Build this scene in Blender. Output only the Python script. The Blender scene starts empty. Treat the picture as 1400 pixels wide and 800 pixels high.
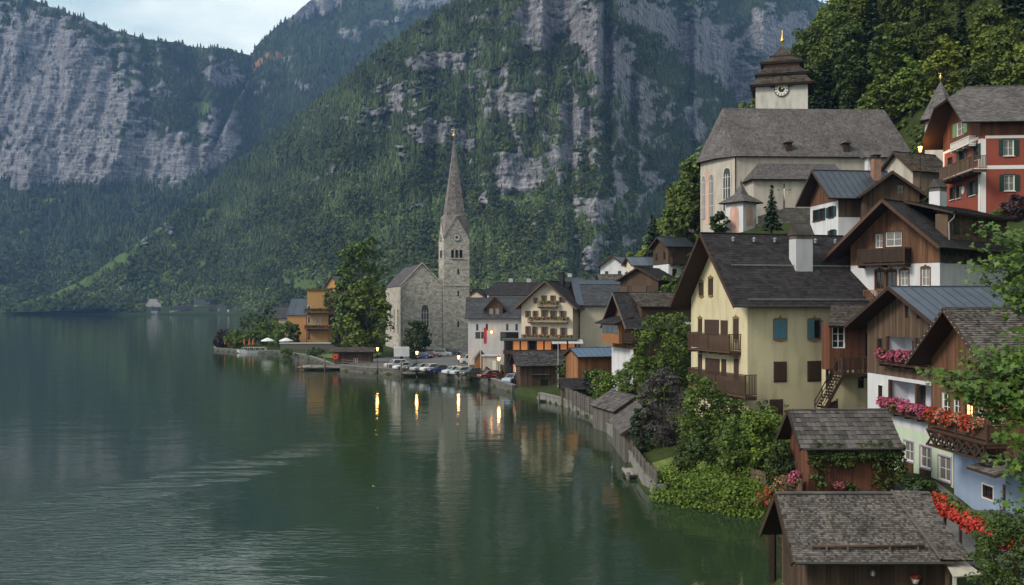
import bpy, math, random
import numpy as np
from mathutils import Vector, Matrix

# ------------------------------------------------------------------ camera, world, sun, exposure
SC = bpy.context.scene
COL = SC.collection
CAMH, F, CX, HY = 14.1, 1345.0, 700.0, 417.0      # camera height (m), focal length in photo pixels
rad = math.radians

cd = bpy.data.cameras.new('camera'); cam = bpy.data.objects.new('camera', cd); COL.objects.link(cam)
cam.location = (0, 0, CAMH); cam.rotation_euler = (rad(90), 0, 0)
cd.sensor_width = 36; cd.lens = 36 * F / 1400; cd.shift_y = 17 / 1400
cd.clip_start = 0.5; cd.clip_end = 20000
SC.camera = cam

SUN_EL, SUN_AZ = rad(38), rad(-118)               # azimuth from +Y towards +X: light from the lake side, behind left
SUN_DIR = Vector((math.sin(SUN_AZ) * math.cos(SUN_EL), math.cos(SUN_AZ) * math.cos(SUN_EL), math.sin(SUN_EL)))
sl = bpy.data.lights.new('sun', 'SUN'); sun = bpy.data.objects.new('sun', sl); COL.objects.link(sun)
sl.energy = 1.5; sl.angle = rad(16); sl.color = (1.0, 0.93, 0.82)
sun.rotation_euler = SUN_DIR.to_track_quat('Z', 'Y').to_euler()

world = bpy.data.worlds.new('World'); SC.world = world; world.use_nodes = True
nt = world.node_tree; nt.nodes.clear()
def N(nt, t, **k):
    n = nt.nodes.new(t)
    for a, b in k.items(): setattr(n, a, b)
    return n
sky = N(nt, 'ShaderNodeTexSky', sky_type='NISHITA', sun_disc=False, sun_elevation=SUN_EL, sun_rotation=SUN_AZ)
sky.air_density = 1.0; sky.dust_density = 1.5; sky.ozone_density = 1.0
tc = N(nt, 'ShaderNodeTexCoord'); mp = N(nt, 'ShaderNodeMapping')
mp.inputs['Scale'].default_value = (1.0, 1.0, 3.2); mp.inputs['Location'].default_value = (0.3, 0.1, 0.2)
nz = N(nt, 'ShaderNodeTexNoise'); nz.inputs['Scale'].default_value = 3.0; nz.inputs['Detail'].default_value = 6; nz.inputs['Roughness'].default_value = .55
cr = N(nt, 'ShaderNodeValToRGB'); cr.color_ramp.elements[0].position = .36; cr.color_ramp.elements[1].position = .60
cr.color_ramp.elements[0].color = (.62, .62, .62, 1); cr.color_ramp.elements[1].color = (1, 1, 1, 1)
nz2 = N(nt, 'ShaderNodeTexNoise'); nz2.inputs['Scale'].default_value = 6.5; nz2.inputs['Detail'].default_value = 5
cc = N(nt, 'ShaderNodeValToRGB'); cc.color_ramp.elements[0].position = .36; cc.color_ramp.elements[1].position = .62
cc.color_ramp.elements[0].color = (3.6, 4.5, 4.6, 1); cc.color_ramp.elements[1].color = (6.7, 7.1, 6.4, 1)
mx = N(nt, 'ShaderNodeMix', data_type='RGBA')
bg = N(nt, 'ShaderNodeBackground'); bg.inputs['Strength'].default_value = 0.09
wo = N(nt, 'ShaderNodeOutputWorld')
L_ = nt.links.new
L_(tc.outputs['Generated'], mp.inputs['Vector']); L_(mp.outputs['Vector'], nz.inputs['Vector']); L_(mp.outputs['Vector'], nz2.inputs['Vector'])
L_(nz.outputs['Fac'], cr.inputs['Fac']); L_(nz2.outputs['Fac'], cc.inputs['Fac'])
L_(cr.outputs['Color'], mx.inputs['Factor']); L_(sky.outputs['Color'], mx.inputs['A']); L_(cc.outputs['Color'], mx.inputs['B'])
L_(mx.outputs['Result'], bg.inputs['Color']); L_(bg.outputs['Background'], wo.inputs['Surface'])

SC.render.engine = 'CYCLES'
SC.view_settings.view_transform = 'Standard'; SC.view_settings.look = 'None'
SC.view_settings.gamma = 1.0; SC.view_settings.exposure = 1.1; SC.view_settings.use_curve_mapping = False
cy = SC.cycles
cy.use_denoising = True; cy.max_bounces = 6; cy.diffuse_bounces = 3; cy.glossy_bounces = 3
cy.transmission_bounces = 3; cy.volume_bounces = 0; cy.transparent_max_bounces = 6
cy.caustics_reflective = False; cy.caustics_refractive = False; cy.sample_clamp_indirect = 4.0

# ------------------------------------------------------------------ helpers
def W(px, py, d):
    """photo pixel at distance d -> world point"""
    return Vector(((px - CX) * d / F, d, CAMH - (py - HY) * d / F))
def Xat(px, d): return (px - CX) * d / F
def Zat(py, d): return CAMH - (py - HY) * d / F
def Dz(py, z): return F * (CAMH - z) / (py - HY)

def link(o, parent=None):
    COL.objects.link(o)
    if parent is not None: o.parent = parent
    return o
def tag(o, label=None, cat=None, group=None, kind=None):
    if label: o['label'] = label
    if cat: o['category'] = cat
    if group: o['group'] = group
    if kind: o['kind'] = kind
    return o
def empty(name, loc=(0, 0, 0), rz=0.0, label=None, cat=None, group=None):
    o = bpy.data.objects.new(name, None); COL.objects.link(o); o.empty_display_size = .3
    o.location = loc; o.rotation_euler = (0, 0, rz)
    return tag(o, label, cat, group)
def obj(name, mesh, parent=None, mats=None):
    o = bpy.data.objects.new(name, mesh); link(o, parent)
    if mats is not None:
        for m in (mats if isinstance(mats, (list, tuple)) else [mats]): mesh.materials.append(m)
    return o
def mesh_np(name, v, f, mats=None, smooth=False, mi=None):
    v = np.asarray(v, dtype=np.float32).reshape(-1, 3); f = np.asarray(f, dtype=np.int32)
    k = f.shape[1]; n = f.shape[0]
    me = bpy.data.meshes.new(name)
    me.vertices.add(len(v)); me.vertices.foreach_set('co', v.ravel())
    me.loops.add(n * k); me.loops.foreach_set('vertex_index', f.ravel())
    me.polygons.add(n); me.polygons.foreach_set('loop_start', np.arange(0, n * k, k, dtype=np.int32))
    try: me.polygons.foreach_set('loop_total', np.full(n, k, dtype=np.int32))
    except Exception: pass
    if mi is not None: me.polygons.foreach_set('material_index', np.asarray(mi, dtype=np.int32))
    if smooth: me.polygons.foreach_set('use_smooth', np.ones(n, dtype=bool))
    me.update(calc_edges=True)
    for m in (mats if isinstance(mats, (list, tuple)) else ([mats] if mats else [])): me.materials.append(m)
    return me

class MB:
    def __init__(s): s.v = []; s.f = []; s.m = []
    def poly(s, pts, mi=0):
        b = len(s.v); s.v += [tuple(p) for p in pts]; s.f.append(tuple(range(b, b + len(pts)))); s.m.append(mi)
    def obox(s, o, a, b, c, mi=0):
        o, a, b, c = Vector(o), Vector(a), Vector(b), Vector(c); k = len(s.v)
        s.v += [tuple(o + a * i + b * j + c * l) for l in (0, 1) for j in (0, 1) for i in (0, 1)]
        s.f += [tuple(k + i for i in q) for q in ((0, 2, 3, 1), (4, 5, 7, 6), (0, 1, 5, 4), (2, 6, 7, 3), (0, 4, 6, 2), (1, 3, 7, 5))]
        s.m += [mi] * 6
    def box(s, x0, x1, y0, y1, z0, z1, mi=0):
        s.obox((x0, y0, z0), (x1 - x0, 0, 0), (0, y1 - y0, 0), (0, 0, z1 - z0), mi)
    def bar(s, p, q, w, h=None, mi=0, up=(0, 0, 1)):
        p, q = Vector(p), Vector(q); h = h or w; d = q - p
        side = d.cross(Vector(up))
        if side.length < 1e-6: side = d.cross(Vector((1, 0, 0)))
        side.normalize(); u = side.cross(d).normalized()
        s.obox(p - side * w / 2 - u * h / 2, d, side * w, u * h, mi)
    def prism(s, pts, ext, mi=0, cap=True):
        ext = Vector(ext); k = len(s.v); n = len(pts)
        s.v += [tuple(p) for p in pts] + [tuple(Vector(p) + ext) for p in pts]
        for i in range(n):
            j = (i + 1) % n; s.f.append((k + i, k + j, k + n + j, k + n + i)); s.m.append(mi)
        if cap:
            s.f.append(tuple(range(k + n - 1, k - 1, -1))); s.f.append(tuple(range(k + n, k + 2 * n))); s.m += [mi, mi]
    def tube(s, pts, rads, n=7, mi=0, cap=True):
        pts = [Vector(p) for p in pts]; k = len(s.v); m = len(pts)
        for i, p in enumerate(pts):
            d = (pts[min(i + 1, m - 1)] - pts[max(i - 1, 0)]).normalized()
            a = d.cross(Vector((0.3, 0.9, 0.1)) if abs(d.z) > .5 else Vector((0, 0, 1))).normalized(); b = d.cross(a)
            r = rads[i] if isinstance(rads, (list, tuple)) else rads
            for j in range(n):
                t = 2 * math.pi * j / n; s.v.append(tuple(p + a * (r * math.cos(t)) + b * (r * math.sin(t))))
        for i in range(m - 1):
            for j in range(n):
                j2 = (j + 1) % n
                s.f.append((k + i * n + j, k + i * n + j2, k + (i + 1) * n + j2, k + (i + 1) * n + j)); s.m.append(mi)
        if cap:
            s.f.append(tuple(k + j for j in range(n))[::-1]); s.f.append(tuple(k + (m - 1) * n + j for j in range(n))); s.m += [mi, mi]
    def lathe(s, c, prof, n=12, mi=0, rot=0.0, cap=True):
        """prof: list of (r, z) about a vertical axis at c"""
        c = Vector(c); k = len(s.v)
        for r, z in prof:
            for j in range(n):
                t = 2 * math.pi * j / n + rot; s.v.append((c.x + r * math.cos(t), c.y + r * math.sin(t), c.z + z))
        for i in range(len(prof) - 1):
            for j in range(n):
                j2 = (j + 1) % n
                s.f.append((k + i * n + j, k + i * n + j2, k + (i + 1) * n + j2, k + (i + 1) * n + j)); s.m.append(mi)
        if cap: s.f.append(tuple(k + j for j in range(n))[::-1]); s.f.append(tuple(k + (len(prof) - 1) * n + j for j in range(n))); s.m += [mi, mi]
    def mesh(s, name, mats, smooth=False):
        me = bpy.data.meshes.new(name); me.from_pydata(s.v, [], s.f)
        for m in (mats if isinstance(mats, (list, tuple)) else [mats]): me.materials.append(m)
        if any(s.m): me.polygons.foreach_set('material_index', s.m)
        if smooth: me.polygons.foreach_set('use_smooth', [True] * len(s.f))
        me.update(); return me
    def build(s, name, mats, parent=None, smooth=False):
        return link(bpy.data.objects.new(name, s.mesh(name, mats, smooth)), parent)

# ------------------------------------------------------------------ materials
MATS = {}
def mat(name, col, rough=.85, var=.2, scale=2.0, bump=0.0, bscale=25.0, island=0.0, objrand=0.0, spec=.25,
        stretch=(1, 1, 1), metal=0.0, stain=0.0, hue=0.0, trans=0.0, detail=5, tone=False):
    if name in MATS: return MATS[name]
    m = bpy.data.materials.new(name); m.use_nodes = True; t = m.node_tree; t.nodes.clear(); lk = t.links.new
    out = N(t, 'ShaderNodeOutputMaterial'); b = N(t, 'ShaderNodeBsdfPrincipled')
    b.inputs['Roughness'].default_value = rough; b.inputs['Specular IOR Level'].default_value = spec; b.inputs['Metallic'].default_value = metal
    co = N(t, 'ShaderNodeTexCoord'); mp = N(t, 'ShaderNodeMapping'); mp.inputs['Scale'].default_value = stretch
    lk(co.outputs['Object'], mp.inputs['Vector'])
    n1 = N(t, 'ShaderNodeTexNoise'); n1.inputs['Scale'].default_value = scale; n1.inputs['Detail'].default_value = detail; n1.inputs['Roughness'].default_value = .6
    lk(mp.outputs['Vector'], n1.inputs['Vector'])
    def math_(op, a, bb):
        q = N(t, 'ShaderNodeMath', operation=op)
        for i, x in enumerate((a, bb)):
            if isinstance(x, (int, float)): q.inputs[i].default_value = x
            else: lk(x, q.inputs[i])
        return q.outputs[0]
    f = math_('ADD', math_('MULTIPLY', math_('SUBTRACT', n1.outputs['Fac'], .5), var * 3.2), 1.0)
    if island:
        g = N(t, 'ShaderNodeNewGeometry')
        f = math_('MULTIPLY', f, math_('ADD', math_('MULTIPLY', math_('SUBTRACT', g.outputs['Random Per Island'], .5), island * 2), 1.0))
    if objrand:
        oi = N(t, 'ShaderNodeObjectInfo')
        f = math_('MULTIPLY', f, math_('ADD', math_('MULTIPLY', math_('SUBTRACT', oi.outputs['Random'], .5), objrand * 2), 1.0))
    if tone:
        ta = N(t, 'ShaderNodeAttribute', attribute_type='INSTANCER', attribute_name='tone'); f = math_('MULTIPLY', f, ta.outputs['Fac'])
    if stain:
        mp2 = N(t, 'ShaderNodeMapping'); mp2.inputs['Scale'].default_value = (.9, .9, .18); lk(co.outputs['Object'], mp2.inputs['Vector'])
        n2 = N(t, 'ShaderNodeTexNoise'); n2.inputs['Scale'].default_value = 1.4; n2.inputs['Detail'].default_value = 6; lk(mp2.outputs['Vector'], n2.inputs['Vector'])
        r2 = N(t, 'ShaderNodeMapRange'); r2.inputs['From Min'].default_value = .45; r2.inputs['From Max'].default_value = .75
        r2.inputs['To Min'].default_value = 1.0; r2.inputs['To Max'].default_value = 1.0 - stain; lk(n2.outputs['Fac'], r2.inputs['Value'])
        f = math_('MULTIPLY', f, r2.outputs['Result'])
    sc = N(t, 'ShaderNodeVectorMath', operation='SCALE')
    if hue:
        a = N(t, 'ShaderNodeMix', data_type='RGBA'); a.inputs['A'].default_value = (*col, 1)
        a.inputs['B'].default_value = (col[0] * (1 + hue), col[1] * (1 + hue * .35), col[2] * (1 - hue * .4), 1)
        src = None
        if objrand: src = oi.outputs['Random']
        elif island: src = g.outputs['Random Per Island']
        else: src = n1.outputs['Fac']
        q = math_('FRACT', math_('MULTIPLY', src, 7.31), 0.0) if (objrand or island) else src
        lk(q, a.inputs['Factor']); lk(a.outputs['Result'], sc.inputs[0])
    else: sc.inputs[0].default_value = col
    lk(f, sc.inputs['Scale']); lk(sc.outputs['Vector'], b.inputs['Base Color'])
    if bump:
        n3 = N(t, 'ShaderNodeTexNoise'); n3.inputs['Scale'].default_value = bscale; n3.inputs['Detail'].default_value = 4; lk(mp.outputs['Vector'], n3.inputs['Vector'])
        bp = N(t, 'ShaderNodeBump'); bp.inputs['Strength'].default_value = bump; bp.inputs['Distance'].default_value = .05
        lk(n3.outputs['Fac'], bp.inputs['Height']); lk(bp.outputs['Normal'], b.inputs['Normal'])
    if trans:
        tr = N(t, 'ShaderNodeBsdfTranslucent'); lk(sc.outputs['Vector'], tr.inputs['Color'])
        ms = N(t, 'ShaderNodeMixShader'); ms.inputs[0].default_value = trans
        lk(b.outputs[0], ms.inputs[1]); lk(tr.outputs[0], ms.inputs[2]); lk(ms.outputs[0], out.inputs['Surface'])
    else: lk(b.outputs[0], out.inputs['Surface'])
    MATS[name] = m; return m
def mat_emit(name, col, strength):
    if name in MATS: return MATS[name]
    m = bpy.data.materials.new(name); m.use_nodes = True; t = m.node_tree
    b = t.nodes['Principled BSDF']; b.inputs['Base Color'].default_value = (*col, 1)
    b.inputs['Emission Color'].default_value = (*col, 1); b.inputs['Emission Strength'].default_value = strength
    MATS[name] = m; return m
def mat_blocks(name, c1, c2, mortar, sx, sy, rough=.9, bump=.5, axis='wall', var=.35, ms=.02):
    """masonry: brick texture on (along-wall, height) coordinates"""
    if name in MATS: return MATS[name]
    m = bpy.data.materials.new(name); m.use_nodes = True; t = m.node_tree; t.nodes.clear(); lk = t.links.new
    out = N(t, 'ShaderNodeOutputMaterial'); b = N(t, 'ShaderNodeBsdfPrincipled'); b.inputs['Roughness'].default_value = rough; b.inputs['Specular IOR Level'].default_value = .2
    co = N(t, 'ShaderNodeTexCoord'); sp = N(t, 'ShaderNodeSeparateXYZ'); lk(co.outputs['Object'], sp.inputs[0])
    ad = N(t, 'ShaderNodeMath', operation='ADD'); lk(sp.outputs['X'], ad.inputs[0]); lk(sp.outputs['Y'], ad.inputs[1])
    cb = N(t, 'ShaderNodeCombineXYZ'); lk(ad.outputs[0], cb.inputs['X']); lk(sp.outputs['Z'], cb.inputs['Y'])
    nd = N(t, 'ShaderNodeTexNoise'); nd.inputs['Scale'].default_value = 1.1; lk(co.outputs['Object'], nd.inputs['Vector'])
    mxv = N(t, 'ShaderNodeVectorMath', operation='MULTIPLY_ADD'); mxv.inputs[1].default_value = (.5, .35, 0); lk(nd.outputs['Color'], mxv.inputs[0]); lk(cb.outputs[0], mxv.inputs[2])
    br = N(t, 'ShaderNodeTexBrick'); br.inputs['Scale'].default_value = 1.0; br.inputs['Brick Width'].default_value = sx; br.inputs['Row Height'].default_value = sy
    br.inputs['Mortar Size'].default_value = ms; br.inputs['Bias'].default_value = 0.0; br.inputs['Color1'].default_value = (*c1, 1); br.inputs['Color2'].default_value = (*c2, 1); br.inputs['Mortar'].default_value = (*mortar, 1)
    lk(mxv.outputs[0], br.inputs['Vector'])
    n1 = N(t, 'ShaderNodeTexNoise'); n1.inputs['Scale'].default_value = 1.7; n1.inputs['Detail'].default_value = 7; n1.inputs['Roughness'].default_value = .7; lk(co.outputs['Object'], n1.inputs['Vector'])
    mr = N(t, 'ShaderNodeMapRange'); mr.inputs['From Min'].default_value = .3; mr.inputs['From Max'].default_value = .7; mr.inputs['To Min'].default_value = 1 - var; mr.inputs['To Max'].default_value = 1 + var; lk(n1.outputs['Fac'], mr.inputs['Value'])
    sc = N(t, 'ShaderNodeVectorMath', operation='SCALE'); lk(br.outputs['Color'], sc.inputs[0]); lk(mr.outputs[0], sc.inputs['Scale']); lk(sc.outputs[0], b.inputs['Base Color'])
    bp = N(t, 'ShaderNodeBump'); bp.inputs['Strength'].default_value = bump; bp.inputs['Distance'].default_value = .06
    iv = N(t, 'ShaderNodeMath', operation='SUBTRACT'); lk(n1.outputs['Fac'], iv.inputs[0]); lk(br.outputs['Fac'], iv.inputs[1]); lk(iv.outputs[0], bp.inputs['Height']); lk(bp.outputs[0], b.inputs['Normal'])
    lk(b.outputs[0], out.inputs['Surface']); MATS[name] = m; return m

# ------------------------------------------------------------------ numpy noise
def _lat(ix, iy, seed):
    h = (ix.astype(np.int64) * 374761393 + iy.astype(np.int64) * 668265263 + seed * 974634777) & 0x7fffffff
    h = ((h ^ (h >> 13)) * 1274126177) & 0x7fffffff
    return ((h ^ (h >> 16)) & 0xffff) / 65535.0
def vnoise(x, y, seed=0):
    xi = np.floor(x); yi = np.floor(y); fx = x - xi; fy = y - yi
    fx = fx * fx * (3 - 2 * fx); fy = fy * fy * (3 - 2 * fy)
    a = _lat(xi, yi, seed); b = _lat(xi + 1, yi, seed); c = _lat(xi, yi + 1, seed); d = _lat(xi + 1, yi + 1, seed)
    return a + (b - a) * fx + (c - a) * fy + (a - b - c + d) * fx * fy
def fbm(x, y, o=5, seed=0, g=.5):
    s = 0; a = 1; t = 0
    for i in range(o):
        s = s + a * vnoise(x, y, seed + i * 17); t += a; a *= g; x = x * 2.03 + 5.3; y = y * 2.03 + 1.7
    return s / t
def sstep(a, b, x):
    t = np.clip((x - a) / (b - a), 0, 1); return t * t * (3 - 2 * t)
# ------------------------------------------------------------------ foliage builders
LEAF4 = np.array([(-.5, 0, 0), (0, -.3, .03), (.5, 0, 0), (0, .3, .03)])
def leaf_quads(c, n, size, rng, aspect=1.0):
    """diamond leaves at centres c with normals n"""
    k = len(c); n = n / np.maximum(np.linalg.norm(n, axis=1, keepdims=True), 1e-6)
    a = np.cross(n, rng.normal(size=(k, 3))); a /= np.maximum(np.linalg.norm(a, axis=1, keepdims=True), 1e-6)
    b = np.cross(n, a); s = (size * np.clip(rng.lognormal(-.08, .38, k), .4, 2.0))[:, None, None]
    v = c[:, None, :] + s * (LEAF4[None, :, 0:1] * a[:, None, :] + aspect * 1.5 * LEAF4[None, :, 1:2] * b[:, None, :] + LEAF4[None, :, 2:3] * n[:, None, :])
    f = np.arange(4 * k).reshape(k, 4)
    return v.reshape(-1, 3), f
def clump_cloud(rng, cs, rs, per, leaf, flat=.75, aspect=1.0, up=.45):
    """cs clump centres, rs clump radii"""
    k = len(cs); d = rng.normal(size=(k, per, 3)); d /= np.linalg.norm(d, axis=2, keepdims=True)
    d[:, :, 2] = np.where(rng.random((k, per)) < up, np.abs(d[:, :, 2]), d[:, :, 2])
    r = rng.uniform(.45, 1.0, (k, per, 1)) ** .6
    c = cs[:, None, :] + d * r * rs[:, None, None] * np.array([1, 1, flat])
    n = d * .8 + np.array([0, 0, .55]) + rng.normal(size=d.shape) * .45
    return leaf_quads(c.reshape(-1, 3), n.reshape(-1, 3), leaf, rng, aspect)
def crown_mesh(name, m, seed, rx, ry, rz, zc, nclump, per, leaf, rc=.3, shape='round', hollow=.45, flat=.75):
    rng = np.random.default_rng(seed)
    d = rng.normal(size=(nclump, 3)); d /= np.linalg.norm(d, axis=1, keepdims=True)
    r = rng.uniform(hollow, 1, (nclump, 1)) ** .5
    p = d * r
    if shape == 'cone':
        t = rng.random(nclump); w = (1 - t) ** .8 * .95 + .05; a = rng.uniform(0, 6.283, nclump); q = rng.uniform(.5, 1, nclump)
        p = np.stack([np.cos(a) * w * q, np.sin(a) * w * q, t * 2 - 1], 1)
    if shape == 'dome':
        p[:, 2] = np.abs(p[:, 2]) * 1.6 - .6
    wob = .8 + .45 * vnoise(p[:, 0] * 2.2 + seed * 3.1, p[:, 1] * 2.2 + p[:, 2] * 2.7, seed)
    p = p * wob[:, None]
    cs = p * np.array([rx, ry, rz]) + np.array([0, 0, zc])
    rs = rc * min(rx, ry) * rng.uniform(.6, 1.3, nclump)
    v, f = clump_cloud(rng, cs, rs, per, leaf, flat)
    return mesh_np(name, v, f, m), cs
def limbs_mesh(name, m, seed, h0, htop, r0, cs, nl=7):
    rng = random.Random(seed); b = MB()
    top = Vector((rng.uniform(-.2, .2) * r0 * 4, rng.uniform(-.2, .2) * r0 * 4, htop))
    mid = Vector((top.x * .4 + rng.uniform(-.5, .5) * r0, top.y * .4, (h0 + htop) / 2))
    b.tube([(0, 0, -.4), (0, 0, h0 * .5), mid, top], [r0 * 1.25, r0, r0 * .62, r0 * .2], 7)
    for i in range(min(nl, len(cs))):
        c = Vector(cs[rng.randrange(len(cs))]); s = Vector((mid.x * .6, mid.y * .6, h0 + (mid.z - h0) * rng.random()))
        k = s.lerp(c, .5) + Vector((0, 0, (c - s).length * .08)); b.tube([s, k, c], [r0 * .42, r0 * .27, r0 * .07], 5)
    return b.mesh(name, m, True)
def conifer_mesh(name, m, seed, h, r, tiers, per, leaf):
    """drooping sprays in whorls round the stem"""
    rng = np.random.default_rng(seed); C = []; Nn = []
    for i in range(tiers):
        t = (i + .5) / tiers; z = h * (.06 + .94 * t); rr = r * ((1 - t) ** .85) * rng.uniform(.75, 1.12) + .05
        nb = max(4, int(8 * (1 - t) + 4)); a0 = rng.uniform(0, 6)
        for j in range(nb):
            a = a0 + j * 6.283 / nb + rng.uniform(-.2, .2); L = rr * rng.uniform(.72, 1.15)
            kk = max(2, int(per * L / r)); s = rng.uniform(.12, 1, kk); side = rng.normal(0, .16, kk) * L * s
            C.append(np.stack([np.cos(a) * s * L - np.sin(a) * side, np.sin(a) * s * L + np.cos(a) * side, z - .38 * L * s ** 1.4 + rng.normal(0, .04 * r, kk)], 1))
            Nn.append(np.stack([np.cos(a) * .4 + rng.normal(0, .35, kk), np.sin(a) * .4 + rng.normal(0, .35, kk), np.full(kk, .9)], 1))
    C = np.concatenate(C); Nn = np.concatenate(Nn)
    v, f = leaf_quads(C, Nn, leaf, rng, 1.0)
    return mesh_np(name, v, f, m)
M_BARK = mat('bark', (.055, .045, .038), .95, .3, 4, .6, 18, stretch=(1, 1, .3))
M_LEAF = mat('leaf_hillside', (.064, .102, .020), .6, .3, .35, island=.42, objrand=.38, hue=.5, trans=.22, spec=.3)
M_LEAFD = mat('leaf_dark', (.040, .068, .018), .6, .25, .4, island=.4, objrand=.3, hue=.35, trans=.18, spec=.25)
M_NEEDLE = mat('needles', (.024, .044, .020), .7, .2, .5, island=.4, objrand=.35, hue=.25, spec=.2)
M_BUSH = mat('leaf_bush', (.066, .112, .020), .6, .25, .6, island=.4, hue=.45, trans=.22, spec=.3)
M_IVY = mat('leaf_ivy', (.085, .145, .020), .6, .25, .6, island=.4, hue=.5, trans=.22, spec=.3)
M_PURPLE = mat('leaf_purple', (.040, .024, .030), .65, .25, .6, island=.4, hue=.3, trans=.15, spec=.25)
M_GREY = mat('leaf_greybrown', (.075, .064, .062), .7, .25, .6, island=.4, trans=.12, spec=.2)
M_MAPLE = mat('leaf_maple', (.058, .115, .016), .5, .25, .6, island=.42, hue=.4, trans=.25, spec=.4)
M_WILLOW = mat('leaf_lime', (.075, .125, .020), .6, .25, .6, island=.35, hue=.35, trans=.22, spec=.3)

def tree(name, label, cat, loc, h, rx, rz, m, seed, group=None, nclump=60, per=45, leaf=.35, rc=.3, shape='round', trunk=.18, ry=None, zc=None, bark=None, flat=.75):
    e = empty(name, loc, 0, label, cat, group)
    zc = zc if zc is not None else h - rz
    cm, cs = crown_mesh('crown', m, seed, rx, ry or rx, rz, zc, nclump, per, leaf, rc, shape, flat=flat)
    obj('crown', cm, e)
    obj('trunk', limbs_mesh('trunk', bark or M_BARK, seed, max(.3, zc - rz * .8), zc + rz * .5, trunk, cs), e)
    return e
def copy_tree(src, loc, rz, s, label=None):
    e = src.copy(); COL.objects.link(e); e.location = loc; e.rotation_euler = (0, 0, rz); e.scale = s
    if label: e['label'] = label
    for ch in src.children:
        c = ch.copy(); COL.objects.link(c); c.parent = e
    return e

# ------------------------------------------------------------------ lake
def water_material():
    m = bpy.data.materials.new('lake_water'); m.use_nodes = True; t = m.node_tree; lk = t.links.new
    b = t.nodes['Principled BSDF']
    b.inputs['Base Color'].default_value = (.019, .034, .016, 1); b.inputs['IOR'].default_value = 1.333; b.inputs['Roughness'].default_value = .045
    g = N(t, 'ShaderNodeNewGeometry')
    def noise(scale, detail, sx, sy, rot=0, dist=0):
        mp = N(t, 'ShaderNodeMapping'); mp.inputs['Scale'].default_value = (sx, sy, 1); mp.inputs['Rotation'].default_value = (0, 0, rot); lk(g.outputs['Position'], mp.inputs['Vector'])
        n = N(t, 'ShaderNodeTexNoise'); n.inputs['Scale'].default_value = scale; n.inputs['Detail'].default_value = detail; n.inputs['Roughness'].default_value = .55; n.inputs['Distortion'].default_value = dist
        lk(mp.outputs[0], n.inputs['Vector']); return n.outputs['Fac']
    def mth(op, a, c=0.0, clamp=False):
        q = N(t, 'ShaderNodeMath', operation=op); q.use_clamp = clamp
        for i, x in enumerate((a, c)):
            if isinstance(x, (int, float)): q.inputs[i].default_value = x
            else: lk(x, q.inputs[i])
        return q.outputs[0]
    def rng(x, a, c, d, e):
        q = N(t, 'ShaderNodeMapRange', interpolation_type='SMOOTHSTEP'); lk(x, q.inputs['Value'])
        for k, v in zip(('From Min', 'From Max', 'To Min', 'To Max'), (a, c, d, e)): q.inputs[k].default_value = v
        return q.outputs[0]
    fine = noise(1.6, 3, .55, 1.0, .12, .3); swell = noise(.22, 2, .7, 1.0, -.2)
    # breeze-ruffled band across the near water (cat's paw) and looser patches
    sp = N(t, 'ShaderNodeSeparateXYZ'); lk(g.outputs['Position'], sp.inputs[0])
    line = mth('ADD', mth('MULTIPLY', sp.outputs['X'], -2.1), sp.outputs['Y'])      # y - 2.1 x is about constant along the band
    wob = mth('MULTIPLY', noise(.16, 4, 1, 1), 20.0)
    lw = mth('ADD', line, wob)
    band = mth('MULTIPLY', rng(lw, 134, 142, 0, 1), rng(lw, 145, 158, 1, 0))
    band = mth('MULTIPLY', band, rng(sp.outputs['X'], -12, -24, 0, 1))
    band = mth('MULTIPLY', band, rng(noise(.55, 3, .25, 1.0, .3), .42, .6, .1, 1))
    patch = mth('MULTIPLY', rng(noise(.05, 4, 1.0, .8, .4), .40, .62, 0, 1), rng(sp.outputs['Y'], 92, 58, 0, 1))
    patch = mth('MULTIPLY', patch, rng(sp.outputs['X'], 2, -12, 0, 1))
    ruf = mth('ADD', mth('MULTIPLY', band, 1.0), mth('MULTIPLY', patch, .6), True)
    rip = noise(2.6, 2, .30, 1.0, .35, .6)
    h = mth('ADD', mth('MULTIPLY', fine, .011), mth('MULTIPLY', swell, .045))
    h = mth('ADD', h, mth('MULTIPLY', mth('MULTIPLY', rip, ruf), .10))
    bp = N(t, 'ShaderNodeBump'); bp.inputs['Strength'].default_value = 1.0; bp.inputs['Distance'].default_value = 1.0
    lk(h, bp.inputs['Height']); lk(bp.outputs[0], b.inputs['Normal'])
    return m
mb = MB(); mb.poly([(-4200, -150, 0), (2600, -150, 0), (2600, 4200, 0), (-4200, 4200, 0)])
lake = mb.build('lake_water', water_material()); tag(lake, 'calm dark green lake with a breeze ruffled band', None, None, 'structure')

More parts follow.
